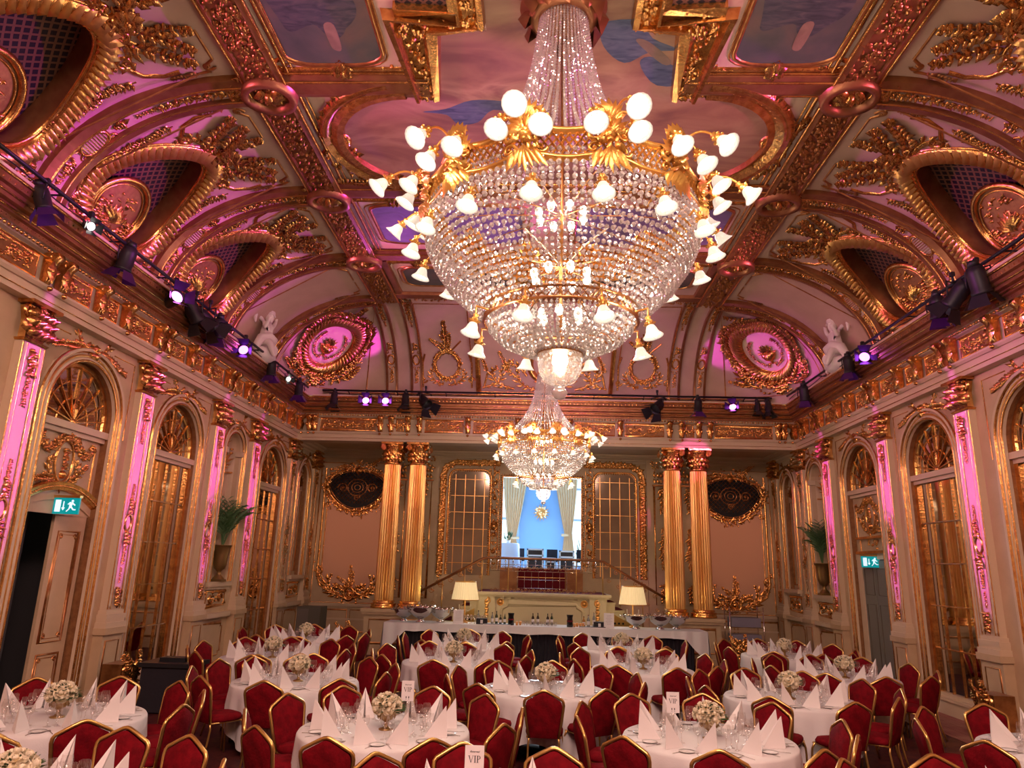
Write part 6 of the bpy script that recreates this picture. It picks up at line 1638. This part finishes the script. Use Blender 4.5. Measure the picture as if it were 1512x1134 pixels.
o = O(); o.box(-.3, .3, -.3, .3, 0, 1.15); o.build('cabinet_body', mat('dark_green_paint', (.09, .08, .06), .6), root); o = O(); o.box(-.28, -.01, -.31, -.3, .1, 1.1); o.build('door', mat('cabinet_door', (.13, .11, .09), .6), root)
root = empty('service_table', (-5.75, 11.55, 0), label='low black table against the left wall beside the open door', cat='table')
o = O(); o.box(-.42, .42, -.3, .3, .66, .72); o.build('tabletop', BLKM, root); o = O(); o.box(-.38, .38, -.26, .26, .02, .66); o.build('table_skirt', BLACK, root); o = O(); o.box(-.2, .2, -.1, .1, .72, .78); o.build('tray', BLKM, root)
# gilded foliage stands on the floor
def foliage_stand(x, y, rz, lb, s=1.):
    root = empty('gilded_heating_grille', (x, y, 0), rz, label=lb, cat='gilded grille'); R.seed(int(x * 10) + 50)
    o = O(lambda u, v, h: (u, -.16 - h, v)); o.box(-.26, .26, 0, .08, -.3, .05)
    o.build('plinth', BRONZE, root)
    o = O(lambda u, v, h: (u * (1), -.14 - h - .12 * cos(u * 4), v)); o.fill(-.24, .24, .08, .72, .11, 1.3); 
    for sg in (-1, 1): o.scroll(sg * .14, .62, pi / 2, .12, 1.3, sg); o.scroll(sg * .14, .25, pi / 2, .11, 1.3, -sg); o.acanthus(0, .1, pi / 2 - sg * .5, .6, .14, sg); o.spray(sg * .1, .6, pi / 2 - sg * .3, .26, .09)
    o.build('openwork_foliage', GOLD, root)
    o = O(); o.box(-.22, .22, -.20, .1, .08, .7); o.build('dark_core', BRONZE, root); root.scale = (s, s, s)
foliage_stand(-6.55, 11.35, pi / 2 * 1, 'gilded openwork grille on the floor by the left mirror and black table')
foliage_stand(-4.95, 18.85, 0, 'gilded openwork grille on the floor left of the left columns', .95)
foliage_stand(4.85 + .0, 18.5, 0, 'gilded openwork grille on the floor right of the right columns', .95)
foliage_stand(6.55, 11.2, -pi / 2, 'gilded openwork grille on the floor by the nearest right pilaster')
# ------------------------------------------------------------------ dining tables, chairs and settings
R.seed(21)
_cp = Vector((-.153, 0, 2.3)); _p, _y, _r = radians(14.462), radians(2.269), radians(1.592)
_F = Vector((-sin(_y) * cos(_p), cos(_y) * cos(_p), sin(_p))); _R0 = Vector((cos(_y), sin(_y), 0)); _U0 = _R0.cross(_F)
_R = _R0 * cos(_r) + _U0 * sin(_r); _U = -_R0 * sin(_r) + _U0 * cos(_r)
def in_view(x, y, z, m=60):
    """is this spot inside the photographed field (things wholly outside it are not built)"""
    d = Vector((x, y, z)) - _cp; f = d.dot(_F)
    if f < .5: return False
    u = 756 + 1040.3 * d.dot(_R) / f; v = 567 - 1040.3 * d.dot(_U) / f
    return -m < u < 1512 + m and v < 1134 + m
# chair
def chair_meshes():
    M_ = {}
    o = O(); n = 20; rows = []       # seat cushion
    for (k, z) in ((.96, .43), (1.0, .45), (1.0, .47), (.93, .495), (.6, .51), (0.01, .512)):
        ring = []
        for i in range(n):
            a = 2 * pi * i / n; c, s_ = cos(a), sin(a); q = (abs(c) ** 4 + abs(s_) ** 4) ** -.25
            ring.append(o.P(.215 * k * q * c, .215 * k * q * s_ + .0, z))
        rows.append(ring)
    for a, b in zip(rows, rows[1:]):
        for i in range(n): o.F(a[i], a[(i + 1) % n], b[(i + 1) % n], b[i], smooth=True)
    o.F(*rows[0][::-1]); M_['seat'] = o.mesh('seat', [RED])
    tilt = .20
    def SB(u, v, h): return (u, -.215 - (v - .45) * tilt - h, v)    # back plane, leaning away from the table
    out = [(-.165, .42), (-.20, .60), (-.225, .78), (-.222, .815), (-.205, .84), (-.10, .895), (-.03, .928), (0, .934), (.03, .928), (.10, .895), (.205, .84), (.222, .815), (.225, .78), (.20, .60), (.165, .42)]
    ins = [(x * .92, .42 + (y - .42) * .965 + .0) for x, y in out]
    o = O(SB); cb = (0, .66)
    for side in (1, -1):
        r0 = [o.P(x, y, side * .012) for x, y in ins]; r1 = [o.P(x * .88, cb[1] + (y - cb[1]) * .88, side * .030) for x, y in ins]; r2 = [o.P(x * .5, cb[1] + (y - cb[1]) * .5, side * .036) for x, y in ins]; c = o.P(0, cb[1], side * .038)
        m = len(ins)
        for a, b in ((r0, r1), (r1, r2)):
            for i in range(m): o.F(a[i], a[(i + 1) % m], b[(i + 1) % m], b[i], smooth=True)
        for i in range(m): o.F(r2[i], r2[(i + 1) % m], c, smooth=True)
    M_['backrest'] = o.mesh('backrest', [RED])
    o = O(); tube3(o, [SB(x, y, 0) for x, y in out], .0165, 7); M_['back_frame'] = o.mesh('back_frame', [CHGOLD])
    o = O(); tube3(o, [(-.19, -.20, .425), (.19, -.20, .425), (.19, .20, .425), (-.19, .20, .425), (-.19, -.20, .425)], .011, 6); M_['seat_frame'] = o.mesh('seat_frame', [CHGOLD])
    for nm, sx, sy in (('a', -1, 1), ('b', 1, 1), ('c', -1, -1), ('d', 1, -1)):
        o = O()
        if sy > 0: tube3(o, [(sx * .19, .17, .43), (sx * .20, .21, .36), (sx * .205, .215, .28), (sx * .20, .22, .0)], .0125, 6)
        else: tube3(o, [SB(sx * .165, .44, 0), (sx * .175, -.205, .36), (sx * .18, -.23, .2), (sx * .185, -.29, 0)], .0125, 6)
        M_['leg' + nm] = o.mesh('leg', [CHGOLD])
    return M_
CM = chair_meshes()
chair_proto = None
def put_chair(x, y, rz, label, group):
    global chair_proto
    root = empty('banquet_chair', (x, y, 0), rz, label=label, cat='chair', group=group)
    for k, me in CM.items(): mesh_obj('leg' if k.startswith('leg') else k, me, root)
    return root
# napkin: stiff paper folded to a standing peak
def napkin_mesh(v):
    o = O(); a = .085 + .02 * v
    A, B, C, D, Fm = (-.012, 0, .275), (-.035, 0, 0), (.17, a, 0), (.17, -a, 0), (.085, 0, .06)
    for off in (0, .004):
        pts = [(x - off, y * (1 - off * 8), z) for x, y, z in (A, B, C, D)]
        i = [o.P(*p) for p in pts]; o.F(i[0], i[1], i[2]); o.F(i[0], i[3], i[1])
    m = [o.P(*p) for p in (A, C, D, (.10, .012, .0), (.10, -.012, 0))]
    o.F(m[0], m[1], m[3]); o.F(m[0], m[4], m[2])
    o.F(*[o.P(*p) for p in ((.17, a, 0), (.19, a * .9, .002), (.02, -.01, .006), (-.035, 0, .001))]); o.F(*[o.P(*p) for p in ((.17, -a, 0), (.185, -a * .9, .002), (.03, .012, .006), (-.035, 0, .001))])
    return o.mesh('napkin', [NAPK])
NM = [napkin_mesh(0), napkin_mesh(1), napkin_mesh(-.7)]
def cutlery(kind):
    o = O(); L = .20
    if kind == 'knife': o.box(-.005, .005, -L / 2, 0, 0, .004); o.box(-.008, .006, 0, L / 2, .001, .003)
    else:
        o.box(-.0035, .0035, -L / 2, .04, 0, .003); o.box(-.012, .012, .04, .052, .001, .004)
        for k in range(4): o.box(-.012 + .0066 * k, -.0085 + .0066 * k, .05, .095, .002, .004)
    return o.mesh(kind, [STEEL])
KM, FM = cutlery('knife'), cutlery('fork')
o = O(); o.lathe([(.001, .004), (.045, .004), (.07, .012), (.072, .014), (.05, .007), (.001, .006)], n=22, cap=False); PLM = o.mesh('side_plate', [CHINA])
def table_meshes():
    o = O(); o.lathe([(.001, .70), (.80, .70), (.80, .735), (.001, .735)], n=40, cap=False); tt = o.mesh('tabletop', [WOOD])
    o = O(); o.lathe([(.05, .03), (.05, .70)], n=12); pd = o.mesh('pedestal', [BLKM])
    o = O(); o.lathe([(.30, 0), (.30, .02), (.06, .05)], n=20); bs = o.mesh('base', [BLKM]); return tt, pd, bs
TM = table_meshes()
def cloth_mesh(seed):
    R.seed(seed); o = O(); n = 144; ph = R.random() * 6; f1 = R.choice((9, 10, 11)); rows = []
    c = o.P(0, 0, .744); ring = [o.P(.55 * cos(2 * pi * i / n), .55 * sin(2 * pi * i / n), .744) for i in range(n)]
    for i in range(n): o.F(c, ring[i], ring[(i + 1) % n], smooth=True)
    rows.append(ring)
    for t in (0, .02, .15, .35, .6, .8, 1):
        r_ = []
        for i in range(n):
            a = 2 * pi * i / n; fold = (sin(f1 * a + ph) * .6 + sin((f1 * 2 + 3) * a + ph * 2) * .4); zb = .17 + .11 * cos(4 * a + ph); z = .744 - .012 * (t > 0) - (.744 - zb) * t
            rr_ = .805 + .012 * (t > 0) + (.03 + .045 * fold) * t ** .8; r_.append(o.P(rr_ * cos(a), rr_ * sin(a), z))
        rows.append(r_)
    for a, b in zip(rows, rows[1:]):
        for i in range(n): o.F(a[i], b[i], b[(i + 1) % n], a[(i + 1) % n], smooth=True)
    return o.mesh('tablecloth', [LINEN])
CL = [cloth_mesh(s) for s in (1, 2, 3)]
def rose_mesh(s):
    R.seed(s); o = O(); 
    for ring, (n, r0, z, el) in enumerate(((6, .010, .0, .35), (5, .006, .012, .8), (4, .003, .018, 1.2))):
        for i in range(n):
            a = 2 * pi * (i + ring * .5) / n; w = .030 - .006 * ring; L = .042 - .006 * ring
            d = Vector((cos(a) * cos(el), sin(a) * cos(el), sin(el))); s_ = Vector((-sin(a), cos(a), 0)); b = Vector((cos(a) * r0, sin(a) * r0, z - .02))
            p = [b - s_ * w * .4, b + s_ * w * .4, b + d * L * .6 + s_ * w, b + d * L + s_ * w * .3, b + d * L - s_ * w * .3, b + d * L * .6 - s_ * w]; ctr = b + d * L * .5 - Vector((d.x, d.y, -.3)) * .0 + Vector((cos(a), sin(a), 0)) * .010
            ix = [o.P(*q) for q in p]; cc = o.P(*ctr)
            for k in range(6): o.F(ix[k], ix[(k + 1) % 6], cc, smooth=True)
    ell(o, (0, 0, .008), (.018, .018, .018), 8)
    return o.mesh('rose', [ROSE])
RM = [rose_mesh(s) for s in (1, 2)]
o = O(); o.lathe([(.060, 0), (.062, .008), (.030, .018), (.014, .035), (.018, .05), (.014, .06), (.045, .08), (.072, .11), (.080, .145), (.084, .15), (.078, .146), (.03, .10)], n=20, cap=False)
for i in range(12): a = 2 * pi * i / 12; o.S = lambda u, v, h, a=a: ((.066 + h) * cos(a) - u * sin(a), (.066 + h) * sin(a) + u * cos(a), v); o.leaf(0, .085, pi / 2, .05, .03, .012)
BOWL = o.mesh('gilt_bowl', [URN])
def foliage_mesh():
    R.seed(9); o = O()
    for k in range(90):
        a = R.random() * 6.3; e = R.uniform(-.1, 1.3); r = .125; b = Vector((r * cos(a) * cos(e) * .9, r * sin(a) * cos(e) * .9, .16 + .095 * sin(e))); d = Vector((cos(a) * cos(e), sin(a) * cos(e), sin(e) * .6)); s_ = Vector((-sin(a), cos(a), .2)) * .014
        o.F(o.P(*b), o.P(*(b + d * .03 + s_)), o.P(*(b + d * .065))); o.F(o.P(*b), o.P(*(b + d * .065)), o.P(*(b + d * .03 - s_)))
    ell(o, (0, 0, .17), (.085, .085, .07), 10); return o.mesh('foliage', [LEAF])
FO = foliage_mesh()
def centrepiece(x, y, rz, label):
    root = empty('flower_arrangement', (x, y, .745), rz, label=label, cat='flowers', group=None); root.scale = (1.12, 1.12, 1.12)
    mesh_obj('gilt_bowl', BOWL, root); mesh_obj('foliage', FO, root); k = 0
    for (n, e) in ((1, 1.5), (5, .95), (7, .38), (6, -.1)):
        for i in range(n):
            a = 2 * pi * (i + .5 * (n == 8)) / n + e; d = Vector((cos(a) * cos(e), sin(a) * cos(e), sin(e)))
            q = mesh_obj('rose', RM[k % 2], root); q.matrix_local = Matrix.Translation(Vector((0, 0, .185)) + Vector((d.x * .108, d.y * .108, d.z * .085))) @ d.to_track_quat('Z', 'Y').to_matrix().to_4x4() @ Matrix.Scale(R.uniform(.95, 1.3) if n > 1 else 1.3, 4); k += 1
DIRS = ['near-side', 'near-right', 'mid-right near', 'mid-right far', 'far-right', 'far-side', 'far-left', 'mid-left far', 'mid-left near', 'near-left']
TB = [(-3.48, 4.85, 'table cut off at the bottom left', 4, 1), (-.38, 4.78, 'bottom-centre VIP table', 14, 1), (3.05, 4.95, 'table cut off at the bottom right', 0, 1),
      (-4.82, 7.33, 'front-row table by the open door', 6, 1), (-1.58, 7.36, 'left VIP table', -8, 1), (1.53, 7.45, 'right VIP table', -10, 1), (4.96, 7.45, 'table cut by the right edge', 5, 1),
      (-3.30, 9.92, 'middle-row left table', 3, 1), (-.02, 9.95, 'middle-row centre table', -2, 1), (3.14, 9.9, 'middle-row right table', 8, 1),
      (-4.45, 12.15, 'third-row leftmost table', 5, 0), (-1.50, 12.30, 'third-row centre-left table', -6, 0), (1.60, 12.2, 'third-row centre-right table', 12, 0), (4.70, 12.0, 'third-row rightmost table', 2, 0),
      (-4.76, 14.85, 'back-row leftmost table', 10, 0), (-1.52, 14.75, 'back-row centre-left table', 3, 0), (1.56, 14.9, 'back-row centre-right table', -5, 0), (4.70, 14.7, 'back-row rightmost table', 7, 0)]
far_glass = O()
def add_mesh(o, me_v, me_f, x, y, z):
    b = len(o.v); o.v.extend([(a + x, c + y, d + z) for a, c, d in me_v]); o.f.extend([tuple(i + b for i in f) for f in me_f]); o.sm.extend([True] * len(me_f)); o.mi.extend([0] * len(me_f))
GV = {k: ([tuple(v.co) for v in GM[k].vertices], [tuple(p.vertices) for p in GM[k].polygons]) for k in ('wine', 'goblet', 'small')}
ng = 0
for ti, (tx, ty, tn, off, near) in enumerate(TB):
    R.seed(100 + ti)
    t = empty('round_table', (tx, ty, 0), R.random(), label='round pedestal table under the white cloth, the ' + tn, cat='table')
    for nm, me in zip(('tabletop', 'pedestal', 'base'), TM): mesh_obj(nm, me, t)
    mesh_obj('tablecloth', CL[ti % 3], None, (tx, ty, 0), (0, 0, R.random() * 6), label='white cloth falling in folds over the ' + tn, cat='tablecloth')
    centrepiece(tx + R.uniform(-.03, .03), ty + R.uniform(-.03, .03), R.random() * 6, 'cream roses in a footed gilt bowl on the ' + tn)
    for k in range(10):
        a = radians(-90 + 36 * k + off) + R.uniform(-.06, .06); c, s_ = cos(a), sin(a)
        dn = DIRS[k]
        rr_ = .985 + R.uniform(-.02, .07); cx_, cy_2 = tx + rr_ * c, ty + rr_ * s_
        if in_view(cx_, cy_2, .9, 70):
            put_chair(cx_, cy_2, a + pi / 2 + R.uniform(-.18, .18), 'red gold-framed chair, %s seat of the %s' % (dn, tn), 'red chairs around the ' + tn)
        nx, ny = tx + .63 * c, ty + .63 * s_
        if not in_view(nx, ny, .95, 30): continue
        mesh_obj('napkin', NM[R.randrange(3)], None, (nx + .03 * c, ny + .03 * s_, .7455), (0, 0, a + pi + R.uniform(-.5, .5)), label='standing white napkin, %s place of the %s' % (dn, tn), cat='napkin', group='folded napkins on the ' + tn)
        tanx, tany = -s_, c
        gs = [('goblet', .40, -.13), ('wine', .37, -.05), ('small', .45, -.055)]
        for kd, rg, tg in gs:
            gx, gy = tx + rg * c + tg * tanx + R.uniform(-.01, .01), ty + rg * s_ + tg * tany + R.uniform(-.01, .01)
            if near:
                mesh_obj('wine_glass', GM[kd], None, (gx, gy, .7455), (0, 0, R.random()), label='empty stemmed glass, %s place of the %s' % (dn, tn), cat='glass', group='stemmed glasses on the ' + tn); ng += 1
            else: add_mesh(far_glass, GV[kd][0], GV[kd][1], gx, gy, .7455)
        if near and ty < 11:
            for me, nm, tg in ((KM, 'knife', .13), (FM, 'fork', -.15)):
                mesh_obj(nm, me, None, (tx + .66 * c + tg * tanx, ty + .66 * s_ + tg * tany, .7455), (0, 0, a + pi / 2 + R.uniform(-.1, .1)), label='steel %s, %s place of the %s' % (nm, dn, tn), cat=nm, group='cutlery on the ' + tn)
            px_, py_ = tx + .60 * c - .24 * tanx, ty + .60 * s_ - .24 * tany
            mesh_obj('side_plate', PLM, None, (px_, py_, .7455), label='small white plate, %s place of the %s' % (dn, tn), cat='plate', group='side plates on the ' + tn)
ob = far_glass.build('stemmed_glasses', WGLASS); props(ob, 'clear stemmed glasses crowding the third-row and back-row tables', 'glasses', None, 'stuff')
# VIP cards
def serif(o, ch, x, h):
    """Roman capitals from polygons; returns advance"""
    z = .0012; t = .13 * h; th = .045 * h; s_ = .05 * h
    def R4(a, b, c, d): o.F(*[o.P(*p, z) for p in ((a, b), (c, b), (c, d), (a, d))])
    def Q(*p): o.F(*[o.P(x + a * h, b * h, z) for a, b in p])
    if ch == 'V':
        Q((.02, 1), (.17, 1), (.44, 0), (.36, 0)); Q((.36, 0), (.44, 0), (.74, 1), (.69, 1)); R4(x - .06 * h, .96 * h, x + .26 * h, h); R4(x + .58 * h, .96 * h, x + .82 * h, h); return .84 * h
    if ch == 'I':
        R4(x + .12 * h, 0, x + .26 * h, h); R4(x + .02 * h, 0, x + .36 * h, .04 * h); R4(x + .02 * h, .96 * h, x + .36 * h, h); return .42 * h
    if ch == 'P':
        R4(x + .10 * h, 0, x + .24 * h, h); R4(x, 0, x + .34 * h, .04 * h); R4(x, .96 * h, x + .3 * h, h)
        n = 12
        for i in range(n):
            a0, a1 = pi / 2 - pi * i / n, pi / 2 - pi * (i + 1) / n
            Q((.3 + .32 * cos(a0), .73 + .27 * sin(a0)), (.3 + .32 * cos(a1), .73 + .27 * sin(a1)), (.3 + .19 * cos(a1), .73 + .22 * sin(a1)), (.3 + .19 * cos(a0), .73 + .22 * sin(a0)))
        R4(x + .24 * h, .95 * h, x + .31 * h, h); R4(x + .24 * h, .46 * h, x + .31 * h, .51 * h); return .62 * h
def vip(x, y, zb, rz, lb, h=.19, w=.125):
    root = empty('reserved_card', (x, y, .7455), rz, label=lb, cat='sign')
    o = O(); o.lathe([(.035, 0), (.035, .006), (.005, .01)], n=14); tube3(o, [(0, 0, .008), (0, 0, zb - .745 + .05)], .003, 6); o.build('stand', SILVER, root)
    S = lambda u, v, hh: (u, -.0035 - hh, v + zb - .745)
    o = O(S); o.box(-w / 2, w / 2, 0, h, -.004, 0); o.build('card', CARD, root)
    o = O(S); H = .042; adv = 1.88 * H; xx = -adv / 2
    o.S = lambda u, v, hh: S(u, v + h * .46, hh)
    for ch in 'VIP': xx += serif(o, ch, xx, H)
    o.build('lettering', INK, root)
    cu = bpy.data.curves.new('reserved', 'FONT'); cu.body = 'Reserved'; cu.size = .0165; cu.align_x = 'CENTER'; cu.shear = .45; cu.offset = .00012
    to = bpy.data.objects.new('t', cu); col.objects.link(to); dg = bpy.context.evaluated_depsgraph_get(); me = bpy.data.meshes.new_from_object(to.evaluated_get(dg)); bpy.data.objects.remove(to)
    me.materials.clear(); me.materials.append(INK); q = mesh_obj('script_line', me, root, (0, -.0052, zb - .745 + h * .78), (pi / 2, 0, 0))
    o = O(S)
    for k in (-.013, .013):   # two little glasses printed at the foot
        c = k; o.F(*[o.P(c + a, b + .012, .0012) for a, b in ((-.001, 0), (.001, 0), (.001, .014), (-.001, .014))]); o.F(*[o.P(c + a, b + .012, .0012) for a, b in ((-.001, .013), (.001, .013), (.005, .022), (.003, .033), (-.003, .033), (-.005, .022))]); o.F(*[o.P(c + a, b + .012, .0012) for a, b in ((-.005, 0), (.005, 0), (.005, .002), (-.005, .002))])
    o.build('printed_glasses', INK, root)
vip(-1.42, 7.62, .955, .05, 'VIP reserved card standing behind the roses of the left VIP table')
vip(1.22, 7.55, .945, .03, 'VIP reserved card standing left of the roses on the right VIP table')
vip(-.53, 5.05, .965, .02, 'VIP reserved card at the bottom edge, nearest to the viewer')
# ------------------------------------------------------------------ camera, light, view
cam = bpy.data.cameras.new('camera'); co = bpy.data.objects.new('camera', cam); link(co)
cam.sensor_fit = 'HORIZONTAL'; cam.sensor_width = 36; cam.lens = 1040.3 / 1512 * 36; cam.clip_end = 200; cam.clip_start = .05
p_, y_, r_ = radians(14.462), radians(2.269), radians(1.592)
F_ = Vector((-sin(y_) * cos(p_), cos(y_) * cos(p_), sin(p_))); R0 = Vector((cos(y_), sin(y_), 0)); U0 = R0.cross(F_)
Rr = R0 * cos(r_) + U0 * sin(r_); Ur = -R0 * sin(r_) + U0 * cos(r_)
M = Matrix((Rr, Ur, -F_)).transposed().to_4x4(); M.translation = Vector((-.153, 0, 2.3)); co.matrix_world = M
scene.camera = co
w = bpy.data.worlds.new('world'); scene.world = w; w.use_nodes = True
w.node_tree.nodes['Background'].inputs['Color'].default_value = (.62, .82, 1, 1); w.node_tree.nodes['Background'].inputs['Strength'].default_value = 2.2
def lamp(name, typ, loc, power, color, size=.1, target=None, angle=40, blend=.4, sx=None):
    l = bpy.data.lights.new(name, typ); l.energy = power; l.color = color
    if typ in ('POINT', 'SPOT'): l.shadow_soft_size = size
    if typ == 'SPOT': l.spot_size = radians(angle); l.spot_blend = blend
    if typ == 'AREA': l.shape = 'RECTANGLE'; l.size = size; l.size_y = sx or size
    o = bpy.data.objects.new(name, l); o.location = loc; link(o)
    if target: o.rotation_euler = (Vector(target) - Vector(loc)).to_track_quat('-Z', 'Y').to_euler()
    return o
WARM = (1, .79, .60); PINK = (.85, .06, .95); VIO = (.55, .10, 1)
# lamps of the chandeliers
for (cx, cy, cz, k, p) in ((.06, 7.03, 6.1, 1., 25), (-.02, 15.0, 4.95, .655, 19)):
    for i in range(9):
        a = 2 * pi * (i + .5) / 9
        lamp('chandelier_light', 'POINT', (cx + 2.02 * k * cos(a), cy + 2.02 * k * sin(a), cz + .02), p, WARM, .12)
    lamp('chandelier_light', 'POINT', (cx, cy, cz - .1), p * 2.2, WARM, .2)
    lamp('chandelier_light', 'POINT', (cx, cy, cz - .85 * k), p * 1.5, WARM, .2)
    lamp('chandelier_light', 'POINT', (cx, cy, cz - 1.78 * k), p * .8, WARM, .06)
    for i in range(4):
        a = 2 * pi * (i + .5) / 4; lamp('chandelier_light', 'POINT', (cx + .98 * k * cos(a), cy + .98 * k * sin(a), cz - 1.42 * k), p * .5, WARM, .08)
# coloured stage spots, mostly on the rails; added fills after them
for sd in (-1, 1):
    for y in PIL[sd]:
        if y < 7: continue
        q = lamp('pilaster_spot', 'SPOT', (-sd * 6.3, y + (.9 if abs(y - 8.8) < .1 else -1.45 if abs(y - 14.6) < .1 else .15), 6.6), 8500, PINK, .02, (sd * 6.9, y + .02, 3.8), 19, .55); q.scale = (.115, 1, 1)
for (x, y, tx, ty, tz, p, a) in ((6.3, 9.6, -5.3, 9.9, 8.5, 4200, 20), (6.3, 12.0, -5.3, 12.9, 8.5, 4200, 20), (6.3, 8.3, -5.6, 8.0, 8.3, 3600, 20), (-6.3, 8.0, 6.2, 9.6, 7.8, 1700, 26), (-6.3, 12, 6.0, 17.9, 8.0, 900, 16), (6.3, 13, -6.0, 17.9, 7.9, 1500, 16),
                              (-6.3, 13.8, 2.6, 15.8, 8.5, 150, 22), (6.3, 10.5, -2.4, 13.0, 8.7, 300, 20), (-3, 18.6, -3.4, 12.6, 8.7, 600, 14), (3.0, 18.6, 5.4, 18.2, 8, 420, 44), (-3.4, 18.6, -5.2, 18.2, 8, 420, 44), (-1, 14.2, -1.5, 18.6, 8.0, 110, 60), (1, 14.2, 1.5, 18.6, 8.0, 110, 60), (3.4, 18.6, -1.4, 8.2, 8.7, 700, 16), (6.3, 9, 1.9, 8.1, 8.7, 400, 18)):
    lamp('cove_spot', 'SPOT', (x, y, 6.95), p, PINK if (x, y) not in ((6.3, 10.5), (-3, 18.6)) else VIO, .03, (tx, ty, tz), a, .35)  # the mid-hall pair hangs off the rails, added to tint the back cove
for (x, y) in ((6.3, 7.2), (6.3, 13.2), (-6.3, 7.2), (-6.3, 13.2)):
    lamp('rose_fill', 'SPOT', (x, y, 7.0), 850, (1, .20, .48), .05, (-x * .85, y + 1.5, 8.5), 75, .8)  # added rosy fill for the coves, not a particular stage lamp
for x in (-5.4, 5.4): lamp('recess_fill', 'SPOT', (x * .9, 15.2, 6.6), 650, (1, .50, .32), .05, (x * 1.04, 21.7, 3.2), 26, .8)  # added fill in mid-air to brighten the recess, no fixture there
# daylight in the far room, lamps on the bar
lamp('daylight', 'AREA', (0, 27.5, 4.6), 900, (.80, .92, 1), 5, (0, 21, 3.2), sx=3)
for x in (-1.9, 2.3): lamp('bar_lamp', 'POINT', (x, 18.9, 1.62), 13, (1, .74, .36), .06)
for x in (-3.75, 3.75): lamp('column_fill', 'SPOT', (x * .7, 17.6, .9), 260, (1, .76, .42), .05, (x * 1.06, 19.3, 3.4), 34, .6)  # added fill that brightens the gold columns, no lamp stands here
lamp('column_spot_pink', 'SPOT', (5.4, 15.0, 6.7), 700, (1, .12, .5), .03, (4.05, 19.2, 5.25), 15, .4)
lamp('stair_spot', 'SPOT', (1.6, 17.3, 2.6), 60, (1, .15, .6), .03, (3.1, 21.6, 1.6), 22, .5)
lamp('column_spot_warm', 'SPOT', (-5.4, 15.0, 6.7), 500, (1, .5, .3), .03, (-3.9, 19.2, 4.6), 20, .5)
# added fill behind the viewer, brightens tables and walls; no visible source
lamp('hall_fill', 'AREA', (0, -1.5, 8.4), 1500, (1, .62, .53), 7, (0, 6, 0), sx=3)
scene.view_settings.view_transform = 'Standard'; scene.view_settings.look = 'None'; scene.view_settings.gamma = 1; scene.view_settings.exposure = 0.0
cy_ = scene.cycles; cy_.max_bounces = 6; cy_.diffuse_bounces = 3; cy_.glossy_bounces = 3; cy_.transmission_bounces = 3; cy_.transparent_max_bounces = 64
cy_.caustics_reflective = False; cy_.caustics_refractive = False; cy_.sample_clamp_indirect = 3; cy_.use_denoising = True; cy_.sample_clamp_direct = 0
